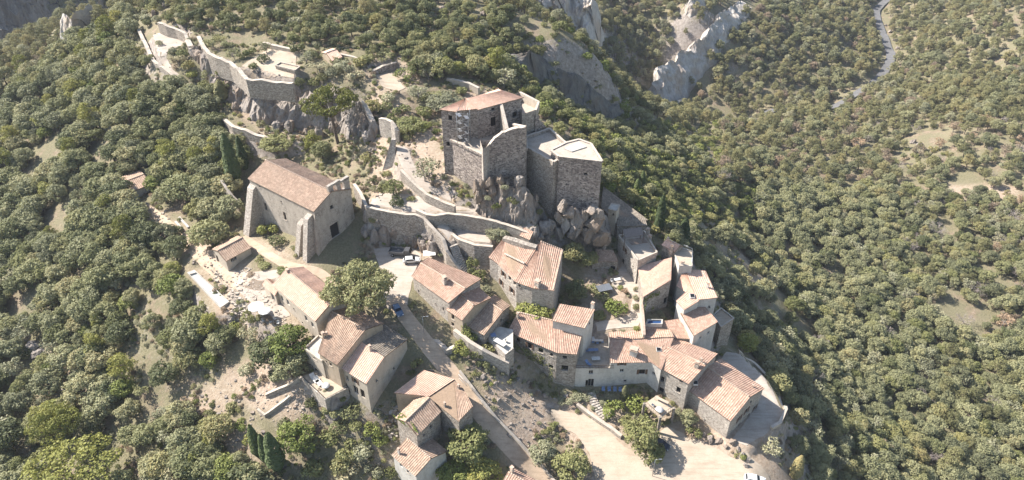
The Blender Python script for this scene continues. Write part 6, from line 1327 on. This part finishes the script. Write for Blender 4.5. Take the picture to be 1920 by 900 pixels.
def truck():
    p = G(752, 479); T = thing('dump_truck', 'dark dump truck parked behind the white hatchback', 'truck', (p.x, p.y, p.z+.1), R(-8), absolute=False)
    m = MB(); m.box((0, 0, .62), (5.4, .9, .2)); m.build('chassis', PG, T)
    m = MB(); V = [(1.2, -.95, .6), (2.7, -.95, .6), (2.7, -.95, 1.25), (2.35, -.9, 2.1), (1.2, -.9, 2.1)]; V += [(x, -y, z) for x, y, z in V]
    m.add(V, [[0, 1, 2, 3, 4], [9, 8, 7, 6, 5]]+[[(i+1) % 5, i, 5+i, 5+(i+1) % 5] for i in range(5)]); m.build('cab', PG, T, recalc=True)
    m = MB(); m.quad((2.72, -.8, 1.3), (2.72, .8, 1.3), (2.39, .78, 2.03), (2.39, -.78, 2.03)); m.build('windscreen', M['glass'], T)
    m = MB()
    m.box((-.9, 0, .95), (3.8, 2.0, .12))
    for s in (-1, 1): m.box((-.9, s*1.0, 1.3), (3.8, .07, .6))
    m.box((-2.8, 0, 1.3), (.07, 2.0, .6)); m.box((1.0, 0, 1.45), (.07, 2.0, .9)); m.build('tipper_bed', plain('worn_steel', (.16, .16, .165), .6, .3), T)
    for x in (-1.9, 1.95):
        for s in (-1, 1): wheel(T, x, s*.88, .4, .26)
truck()
def awning():
    p = G(806, 487); T = thing('white_awning', 'small white awning sheet beside the white hatchback', 'awning', tuple(p), R(8), absolute=False)
    m = MB(); m.box((0, 0, 2.1), (3.0, 2.2, .06)); m.build('canvas', M['cloth'], T)
    for x in (-1.4, 1.4):
        for y in (-1, 1): m = MB(); m.tube((x, y, 0), (x, y, 2.1), .04, n=5); m.build('pole', M['metal'], T)
awning()
# garden furniture
def table(T, w, d, h, m_, legs=True):
    m = MB(); m.box((0, 0, h), (w, d, .05)); m.build('table_top', m_, T)
    for x in (-w/2+.1, w/2-.1):
        for y in (-d/2+.1, d/2-.1): m = MB(); m.tube((x, y, 0), (x, y, h), .03, n=5); m.build('leg', M['metal'], T)
def mk_chair(name, label, m_, loc, rz, group):
    T = thing(name, label, 'chair', loc, rz, group, absolute=False)
    m = MB(); m.box((0, 0, .44), (.55, .55, .06)); m.build('seat', m_, T); m = MB(); m.box((0, .27, .74), (.55, .05, .55)); m.build('backrest', m_, T)
    for x in (-.24, .24):
        for y in (-.24, .24): m = MB(); m.tube((x, y, 0), (x, y, .44), .025, n=4); m.build('leg', M['metal'], T)
    return T
def copyto(T, loc, rz, label=None, group=None):
    c = copy_tree(T); c.location = loc; c.rotation_euler = (0, 0, rz)
    if label: c['label'] = label
    if group: c['group'] = group
    return c
z = -4.0; row = None
for i, x in enumerate((1131, 1142, 1153, 1163)):
    p = P(x, 733, float(H(*P(x, 733, -4)[:2]))); loc = (p.x, p.y, float(H(p.x, p.y))+.15)
    if row is None: row = mk_chair('garden_chair', 'white and blue garden chair in the row in front of the white house', M['bluechair'], loc, 0, 'row of garden chairs below the white house'); row.scale = (1.35, 1.35, 1.3)
    else: copyto(row, loc, random.uniform(-.2, .2))
dz = 3.0
def deck_item(px, py, z, rz, f, name, label, cat, group=None):
    p = P(px, py, z); T = thing(name, label, cat, tuple(p), rz, group, absolute=False); f(T); return T
t = deck_item(1120, 640, 3.35, 0, lambda T: table(T, 2.6, 1.6, .75, M['cloth']), 'dining_table', 'white table at the shaded back of the roof deck', 'table')
t = deck_item(1112, 660, 3.2, .05, lambda T: table(T, 2.3, .9, .75, M['bluechair']), 'dining_table', 'blue and white table in the middle of the roof deck', 'table')
t = deck_item(1117, 676, 3.1, .05, lambda T: table(T, 1.9, 1.1, .72, M['cloth']), 'dining_table', 'pale table near the front edge of the roof deck', 'table')
ch = mk_chair('deck_chair', 'blue chair at the shaded back table of the roof deck', M['bluechair'], tuple(P(1112, 644, 3.35)), 2.9, 'blue chairs around the back table')
for x, y, a in ((1120, 646, 3.1), (1129, 644, 3.3), (1115, 635, 0), (1125, 635, .1)): copyto(ch, tuple(P(x, y, 3.35)), a)
copyto(ch, tuple(P(1101, 660, 3.2)), 1.6, 'single blue chair at the left end of the middle deck table', 'single chairs of the roof deck')
def lounger(T, m_=None):
    m_ = m_ or M['bluechair']; m = MB(); m.box((0, -.3, .3), (.7, 1.3, .08)); m.build('mattress', m_, T); m = MB(); m.add([(-.35, .35, .3), (.35, .35, .3), (.35, .9, .75), (-.35, .9, .75), (-.35, .38, .22), (.35, .38, .22), (.35, .95, .68), (-.35, .95, .68)], [[0, 1, 2, 3], [7, 6, 5, 4], [0, 4, 5, 1], [1, 5, 6, 2], [2, 6, 7, 3], [3, 7, 4, 0]]); m.build('backrest', m_, T)
    for x in (-.3, .3):
        for y in (-.85, .35): m = MB(); m.tube((x, y, 0), (x, y, .28), .03, n=4); m.build('leg', M['metal'], T)
deck_item(1103, 683, 3.1, .6, lounger, 'deck_lounger', 'blue lounger at the front left of the roof deck', 'lounger')
deck_item(1122, 686, 3.05, 0, lambda T: table(T, 2.2, .5, .5, M['sand']), 'bench', 'sandy-coloured bench along the front rail of the roof deck', 'bench')
def parasol(px, py, label, r=1.7, z=None, group=None, h=2.5):
    p = G(px, py) if z is None else P(px, py, z); T = thing('parasol', label, 'parasol', tuple(p), 0, group, absolute=False)
    m = MB(); n = 8; V = [(0, 0, h+.5)]+[(r*math.cos(i*math.tau/n), r*math.sin(i*math.tau/n), h) for i in range(n)]+[(r*.97*math.cos(i*math.tau/n), r*.97*math.sin(i*math.tau/n), h-.14) for i in range(n)]
    m.add(V, [[0, 1+i, 1+(i+1) % n] for i in range(n)]+[[1+i, n+1+i, n+1+(i+1) % n, 1+(i+1) % n] for i in range(n)]); m.build('canopy', M['cloth'], T)
    m = MB(); m.tube((0, 0, 0), (0, 0, h+.55), .035, n=6); m.build('pole', M['metal'], T); m = MB(); m.tube((0, 0, 0), (0, 0, .08), .3, n=10); m.build('base', M['metal'], T)
parasol(484, 590, 'white parasol on the rubble terrace left of the long pale house', 1.9)
parasol(500, 598, 'second white parasol, nearer the wall of the long pale house', 1.4)
wc = mk_chair('white_chair', 'white garden chair under the parasols left of the long pale house', M['cloth'], tuple(G(494, 604)), .5, 'white chairs near the parasols')
for x, y, a in ((508, 606, 2), (516, 600, 1), (503, 590, 4), (522, 608, 0), (478, 600, 5)): copyto(wc, tuple(G(x, y)), a)
deck_item(590, 712, 4.5, .7, lambda T: lounger(T, M['cloth']), 'sun_lounger', 'left one of the two white sun loungers on the patio', 'lounger').scale = (1.5, 1.5, 1.2)
deck_item(597, 717, 4.5, .7, lambda T: lounger(T, M['cloth']), 'sun_lounger', 'right one of the two white sun loungers on the patio', 'lounger').scale = (1.5, 1.5, 1.2)
def roundtable(T, r=.9):
    m = MB(); m.tube((0, 0, .7), (0, 0, .76), r, n=18); m.build('table_top', M['cloth'], T); m = MB(); m.tube((0, 0, 0), (0, 0, .7), .06, n=6); m.build('pedestal', M['metal'], T)
deck_item(612, 727, 4.5, 0, roundtable, 'round_table', 'white round table on the patio right of the sun loungers', 'table')
# white terrace beside the small ridged house
def white_terrace():
    T = thing('white_terrace', 'white garden terrace between the small ridged house and the vine-covered house', 'terrace', tuple(P(940, 640, 5))); w = [P(915, 632, 8.6), P(948, 664, 8.2), P(962, 652, 8.6), P(962, 618, 9), P(935, 612, 9)]
    m = MB(); m.add(w, [[0, 1, 2, 3, 4]]); m.build('paving', M['concrete'], T); m = MB(); thickwall(m, [w[4], w[0], w[1], w[2]], .4, [0]*4, 0, cap=0); m.build('masonry', M['stone_light'], T)
white_terrace()
deck_item(938, 646, 8.7, -.7, lambda T: table(T, 3.0, 1.2, .75, M['cloth']), 'dining_table', 'long white table on the white garden terrace', 'table')
deck_item(925, 632, 8.8, .3, lambda T: table(T, 1.2, 1.2, .7, M['bluechair']), 'side_table', 'small bluish table in the corner of the white garden terrace', 'table')
copyto(wc, tuple(P(928, 641, 8.7)), 1.0, 'white chair at the left end of the long white table', 'white chairs of the garden terrace'); copyto(wc, tuple(P(946, 640, 8.7)), 4.0, 'white chair behind the long white table', 'white chairs of the garden terrace')
def balcony():
    T = thing('balcony_terrace', 'raised wooden terrace with furniture jutting from the corner of the stone house', 'terrace', tuple(P(1238, 765, -3))); w = [P(1208, 757, -.6), P(1238, 783, -.8), P(1264, 765, -.6), P(1232, 741, -.2)]
    m = MB(); m.add(w+[v-Vector((0, 0, .3)) for v in w], [[0, 1, 2, 3], [7, 6, 5, 4], [0, 4, 5, 1], [1, 5, 6, 2], [2, 6, 7, 3], [3, 7, 4, 0]]); m.build('floor', M['sand'], T)
    for v in w[:3]: m = MB(); m.box((v.x, v.y, -4), (.5, .5, 7)); m.build('pillar', M['stone'], T)
    for a, b in ((0, 1), (1, 2)):
        m = MB(); m.tube(w[a]+Vector((0, 0, 1)), w[b]+Vector((0, 0, 1)), .04, n=4)
        for i in range(8): q = w[a].lerp(w[b], i/7); m.tube(q, q+Vector((0, 0, 1)), .025, n=4)
        m.build('railing', M['darkwood'], T)
balcony()
deck_item(1240, 754, -.4, -.62, lambda T: table(T, 3.2, .7, .8, M['sand']), 'long_table', 'long white table top on the raised wooden terrace', 'table')
deck_item(1236, 772, -.7, .2, roundtable, 'round_table', 'small round table at the front of the raised wooden terrace', 'table')
copyto(wc, tuple(P(1224, 762, -.7)), 1, 'white chair at the left of the raised wooden terrace', 'white chairs of the raised terrace')
# pools, slabs
def basin(name, label, cat, pts, z, depth, wm, rim=.5, cm='concrete'):
    T = thing(name, label, cat, tuple(P(*pts[0], z))); w = [P(x, y, z) for x, y in pts]; c = sum(w, Vector())/len(w); out = [v+(v-c).normalized()*rim for v in w]; n = len(w)
    m = MB()
    for i in range(n):
        a, b, c2, d = w[i], w[(i+1) % n], out[(i+1) % n], out[i]; up = Vector((0, 0, .12)); m.quad(a+up, b+up, c2+up, d+up); m.quad(d+up, c2+up, c2-Vector((0, 0, 2)), d-Vector((0, 0, 2))); m.quad(b+up, a+up, a-Vector((0, 0, depth)), b-Vector((0, 0, depth)))
    m.build('rim', M[cm], T); m = MB(); m.add([v-Vector((0, 0, depth*.5)) for v in w], [list(range(n))]); m.build('water', M[wm], T)
basin('swimming_pool', 'long narrow pool with pale cover left of the rubble yard', 'pool', [(356, 515), (368, 511), (424, 562), (410, 572)], 7.5, .6, 'pool', 1.3)
basin('swimming_pool', 'tiny dark blue pool in the courtyard of the upper cluster', 'pool', [(1213, 607), (1239, 607), (1240, 600), (1217, 600)], 7.6, .5, 'poolblue', .4)
for i, (x, y) in enumerate(((345, 418), (336, 424))):
    p = G(x, y); T = thing('stone_slab', ('longer upper' if i == 0 else 'shorter lower')+' of the two long white slabs beside the dirt track', 'slab', tuple(p), R(-48), absolute=False); m = MB(); m.box((0, 0, .2), (6.6-i*1.6, .6, .4)); m.build('slab', M['concrete'], T)
# stairs
def stairs(name, label, pl_, w_, n, m_='stone_light'):
    pts = [P(*p) for p in pl_]; L = [0]
    for i in range(len(pts)-1): L.append(L[-1]+(pts[i+1]-pts[i]).length)
    T = thing(name, label, 'stairs', tuple(pts[0])); m = MB()
    for k in range(n):
        t = L[-1]*(k+.5)/n; i = min(max(j for j in range(len(L)) if L[j] <= t), len(pts)-2); q = pts[i].lerp(pts[i+1], (t-L[i])/(L[i+1]-L[i])); d = pts[i+1]-pts[i]
        h = max(1.2, q.z-float(H(q.x, q.y))+.8); m.box((q.x, q.y, q.z-h/2), (L[-1]/n*1.0, w_, h), math.atan2(d.y, d.x))
    m.build('steps', M[m_], T)
stairs('stone_stairs', 'stone stairway dropping from the castle path behind the long blank-walled house', [(850, 458, 18.0), (856, 475, 16.2), (864, 492, 14.4), (878, 508, 12.6)], 2.2, 15)
stairs('garden_stairs', 'curving garden steps from the white house down to the car park', [(1108, 735, -3.2), (1114, 752, -3.9), (1124, 770, -4.6), (1138, 788, -5.2)], 1.8, 12)
# railing, posts
def lattice(name, label, cat, a, b, h, bars, m_='metal'):
    a, b = Vector(a), Vector(b); T = thing(name, label, cat, tuple(a)); m = MB(); up = Vector((0, 0, h)); m.tube(a+up, b+up, .05, n=5); m.tube(a+up*.15, b+up*.15, .04, n=5)
    for i in range(bars+1): q = a.lerp(b, i/bars); m.tube(q, q+up, .03, n=4)
    m.build('bars', M[m_], T)
a, b = P(852, 706, 6.0), P(866, 722, 5.6); lattice('railing', 'white metal railing at the corner of the bright roadside roof', 'railing', a+Vector((.9, .3, -.9)), b+Vector((1.1, .3, -.9)), 1.3, 12, 'frame_white')
w = [P(1281, 465, 14.9), P(1297, 472, 14.9), P(1297, 497, 14.9)]
lattice('railing', 'thin railing along the far edge of the tall rendered block', 'railing', w[0], w[1], 1.0, 8); lattice('railing', 'thin railing along the right edge of the tall rendered block', 'railing', w[1], w[2], 1.0, 10)
a, b = P(1077, 691, 3.1), P(1150, 691, 3.1); lattice('railing', 'railing along the front of the roof deck', 'railing', a, b, 1.0, 26, 'darkwood')
def pergola():
    T = thing('roof_pergola', 'dark tilted roof panels on a timber frame over the open roof terrace', 'pergola', tuple(P(1185, 445, 14.6))); w = [P(1172, 446, 17.2), P(1207, 440, 17.2), P(1203, 426, 18.2), P(1168, 430, 18.2)]
    m = MB(); m.add(w+[v-Vector((0, 0, .15)) for v in w], [[0, 1, 2, 3], [7, 6, 5, 4], [0, 4, 5, 1], [1, 5, 6, 2], [2, 6, 7, 3], [3, 7, 4, 0]]); m.build('panel', plain('grey_brown_panel', (.2, .165, .145), .6), T)
    for v in w: m = MB(); m.tube((v.x, v.y, 14), (v.x, v.y, v.z-.1), .09, n=6); m.build('post', M['darkwood'], T)
    for k in range(5): q, r_ = P(1176+k*2, 450+k*2.2, 16.6), P(1208+k*1.5, 446+k*2, 16.6); m = MB(); m.tube(q, r_, .08, n=4); m.build('beam', M['darkwood'], T)
pergola()
def skylight(px, py, z, z2, label):
    w = [P(px-5, py-4, z2), P(px+4, py-3, z2), P(px+5, py+4, z), P(px-4, py+4, z)]; up = Vector((0, 0, .22)); T = thing('skylight', label, 'skylight', tuple(w[3])); m = MB()
    m.add([v+up for v in w]+[v-up for v in w], [[0, 1, 2, 3], [0, 4, 5, 1], [1, 5, 6, 2], [2, 6, 7, 3], [3, 7, 4, 0]]); m.build('frame', M['frame_white'], T); c = sum(w, Vector())/4
    m = MB(); m.add([c+(v-c)*.85+up*1.1 for v in w], [[0, 1, 2, 3]]); m.build('pane', M['glass'], T)
skylight(1235, 656, 5.95, 6.35, 'dark skylight window in the roof of the white house'); skylight(1304, 718, 2.2, 2.7, 'small skylight at the top corner of the big orange ridged roof'); skylight(1298, 555, 10.9, 11.1, 'pair of glass panes on the roof of the slim white house')
def post(px, py, h, label, name='street_lamp'):
    p = G(px, py); T = thing(name, label, 'lamp' if name == 'street_lamp' else 'post', tuple(p), 0, absolute=False); m = MB(); m.tube((0, 0, 0), (0, 0, h), .07, .05, n=7); m.build('pole', M['metal'], T)
    if name == 'street_lamp': m = MB(); m.tube((0, 0, h), (.9, 0, h+.2), .04, n=5); m.build('arm', M['metal'], T); m = MB(); m.box((1.05, 0, h+.15), (.55, .22, .12)); m.build('lamp_head', M['metal'], T)
post(1223, 893, 5.5, 'thin lamp post standing alone in the sandy car park'); post(795, 625, 5.0, 'lamp post against the old wall beside the road', 'street_lamp')
def leanto():
    p = G(1132, 548); T = thing('sheet_cover', 'silver sheet lean-to cover in the shade beside the village street', 'shelter', tuple(p), .3, absolute=False); m = MB(); m.box((0, 0, 1.5), (3.6, 2.4, .07)); m.build('sheet', M['metal'], T)
    for x in (-1.6, 1.6): m = MB(); m.tube((x, -1, 0), (x, -1, 1.5), .05, n=5); m.build('post', M['wood'], T)
leanto()
deck_item(1157, 528, 8.3, .3, lambda T: table(T, 1.6, .9, .8, M['cloth']), 'garden_table', 'small white table in the sun at the top of the village street', 'table')
copyto(wc, tuple(P(1147, 529, 8.3)), .5, 'white chair beside the small white table in the village street', 'white chairs of the village street'); copyto(wc, tuple(P(1163, 524, 8.3)), 3.5, 'white chair beside the small white table in the village street', 'white chairs of the village street')
def beds():
    p = G(133, 735); T = thing('vegetable_bed', 'pale wooden frames lying open in the clearing far lower left', 'frame', tuple(p), R(25), absolute=False)
    for k in range(2):
        m = MB(); o = k*3.2
        for (x0, y0, x1, y1) in ((0, o, 5, o), (0, o+2.4, 5, o+2.4), (0, o, 0, o+2.4), (5, o, 5, o+2.4), (2.5, o, 2.5, o+2.4)): m.box(((x0+x1)/2-2, (y0+y1)/2-2, .3), (abs(x1-x0)+.2, abs(y1-y0)+.2, .3))
        m.build('beam_frame', M['cream'], T)
beds()
def bundle():
    p = G(333, 530+8); T = thing('timber_pile', 'pile of weathered poles leaning left of the long pool', 'wood pile', tuple(p), 0, absolute=False); m = MB()
    for i in range(14): a = random.uniform(.7, 1.2); x, y = random.uniform(-1, 1), random.uniform(-1, 1); l = random.uniform(1.8, 3.2); m.tube((x-l*math.cos(a), y-l*math.sin(a), .1), (x+l*math.cos(a), y+l*math.sin(a), random.uniform(.2, .8)), .07, n=4)
    m.build('poles', M['wood'], T)
bundle()
# rubble and small stones nobody could count
def rubble(name, regs, smin, smax, seed, m='rock'):
    r = random.Random(seed); mb = MB()
    for poly, n in regs:
        xs = [p[0] for p in poly]; ys = [p[1] for p in poly]; k = 0; pa = [(float(a), float(b)) for a, b in poly]
        while k < n:
            x, y = r.uniform(min(xs), max(xs)), r.uniform(min(ys), max(ys))
            if sdist(pa, np.array([x]), np.array([y]))[0] > 0: continue
            k += 1; p = G(x, y); s = r.uniform(smin, smax)*(1 if r.random() < .85 else 1.8); V = []
            for i in range(8): V.append((p.x+s*((i & 1)-.5)*r.uniform(.6, 1.2), p.y+s*(((i >> 1) & 1)-.5)*r.uniform(.6, 1.2), p.z+s*(((i >> 2) & 1)-.3)*r.uniform(.4, .8)))
            mb.add(V, [[0, 2, 3, 1], [4, 5, 7, 6], [0, 1, 5, 4], [1, 3, 7, 5], [3, 2, 6, 7], [2, 0, 4, 6]])
    tag(mb.build(name, M[m]), kind='stuff')
rubble('rubble', [([(430, 510), (470, 500), (520, 560), (540, 610), (500, 600), (460, 570)], 260), ([(370, 470), (430, 530), (470, 580), (440, 600), (400, 520)], 240), ([(420, 580), (470, 580), (470, 610), (430, 605)], 40), ([(480, 740), (560, 700), (600, 750), (560, 790)], 70), ([(690, 330), (760, 360), (700, 370)], 20), ([(240, 365), (300, 380), (310, 420), (250, 400)], 70), ([(725, 760), (755, 760), (745, 830), (725, 830)], 60)], .15, .5, 3, 'stonetop')
rubble('loose_stones', [([(840, 640), (900, 660), (1040, 740), (1040, 800), (1000, 870), (940, 800), (870, 700)], 170), ([(700, 180), (760, 150), (800, 250), (840, 370), (740, 330)], 130), ([(300, 380), (400, 470), (470, 540), (380, 520), (250, 420)], 110), ([(330, 690), (540, 690), (600, 760), (480, 880), (400, 800)], 170), ([(410, 190), (570, 230), (570, 265), (480, 262)], 80), ([(290, 60), (360, 60), (360, 120), (310, 130)], 60), ([(1300, 420), (1430, 500), (1400, 560), (1320, 480)], 60), ([(450, 130), (500, 95), (556, 100), (550, 150)], 30), ([(660, 345), (850, 380), (1000, 430), (850, 470), (690, 400)], 60)], .12, .42, 4, 'rock')
# climbing plants
def ivy(name, label, quads, leaf, cat='climbing plant', size=.3, seed=1, thick=.25):
    """leaves over patches of wall or roof: quads of pixels with heights"""
    r = np.random.RandomState(seed); PP = []; NN = []
    for (q, n) in quads:
        w = np.array([P(*p)[:] for p in q]); nr = np.cross(w[1]-w[0], w[-1]-w[0]); nr /= np.linalg.norm(nr); cam_ = np.array([0, 0, CAMZ])-w.mean(0); nr = nr if nr.dot(cam_) > 0 else -nr
        a, b = r.rand(n, 1), r.rand(n, 1); x = (w[0]*(1-a)+w[1]*a)*(1-b)+(w[3]*(1-a)+w[2]*a)*b; k = fbm(a[:, 0]*5, b[:, 0]*4, s=seed, o=2) > -.35; x = x[k]
        PP.append(x+nr*r.uniform(.02, thick, (len(x), 1))); NN.append(nr+r.normal(size=(len(x), 3))*.6)
    PP = np.concatenate(PP); NN = np.concatenate(NN); NN /= np.linalg.norm(NN, axis=1, keepdims=True); V, Fq = cards(PP, NN, size, r); tag(npmesh(name, V, Fq, M[leaf]), label, cat)
ivy('vine', 'vine climbing in two bands over the three-storey stone house', [([(958, 628, 6.6), (1000, 647, 6.3), (1000, 640, 7.4), (960, 622, 7.6)], 300), ([(952, 655, 4.2), (990, 668, 3.4), (1000, 658, 5), (958, 644, 5.6)], 380), ([(990, 672, 2.9), (1040, 692, 2.0), (1042, 676, 4.2), (1000, 660, 5)], 500), ([(1005, 652, 6), (1042, 668, 5.2), (1043, 660, 7.4), (1010, 645, 7.2)], 300), ([(1044, 690, 2.4), (1080, 690, 2.6), (1080, 668, 5.9), (1044, 666, 5.9)], 620), ([(1028, 725, -2.5), (1034, 728, -2.5), (1038, 692, 2.2), (1030, 690, 2.2)], 160)], 'bush', seed=4)
ivy('ivy', 'ivy spreading over the lower left of the striped brown roof', [([(745, 785, 4.4), (785, 812, 4.6), (775, 795, 5.2), (752, 772, 5.2)], 700), ([(735, 775, 1), (775, 815, 1), (782, 812, 4.3), (745, 783, 4.3)], 900)], 'fresh', seed=6)
ivy('ivy', 'ivy hanging down the ochre wall above the road bank', [([(866, 630, 9), (884, 645, 8), (882, 612, 11.5), (866, 602, 12.5)], 420)], 'fresh', seed=7)
ivy('ivy', 'ivy along the top of the shaded wall above the small blue pool', [([(1208, 562, 11), (1236, 552, 11.2), (1236, 546, 12.2), (1208, 556, 12.2)], 260), ([(1203, 600, 8), (1206, 590, 8.4), (1214, 560, 11), (1206, 560, 11.2)], 260)], 'fresh', seed=8)
# ------------------------------------------------------------------ haze
def haze():
    m = bpy.data.materials.new('pale_haze'); m.use_nodes = True; t = m.node_tree; t.nodes.remove(t.nodes['Principled BSDF'])
    v = t.nodes.new('ShaderNodeVolumePrincipled'); v.inputs['Color'].default_value = (.82, .88, 1, 1); v.inputs['Density'].default_value = .00010; v.inputs['Anisotropy'].default_value = .1
    t.links.new(v.outputs[0], t.nodes['Material Output'].inputs['Volume'])
    b = MB(); z0 = float(GZ.min())-2; z1 = CAMZ+6; b.box((0, 800, (z0+z1)/2), (3400, 2400, z1-z0)); o = b.build('haze', m); tag(o, kind='stuff')
haze()
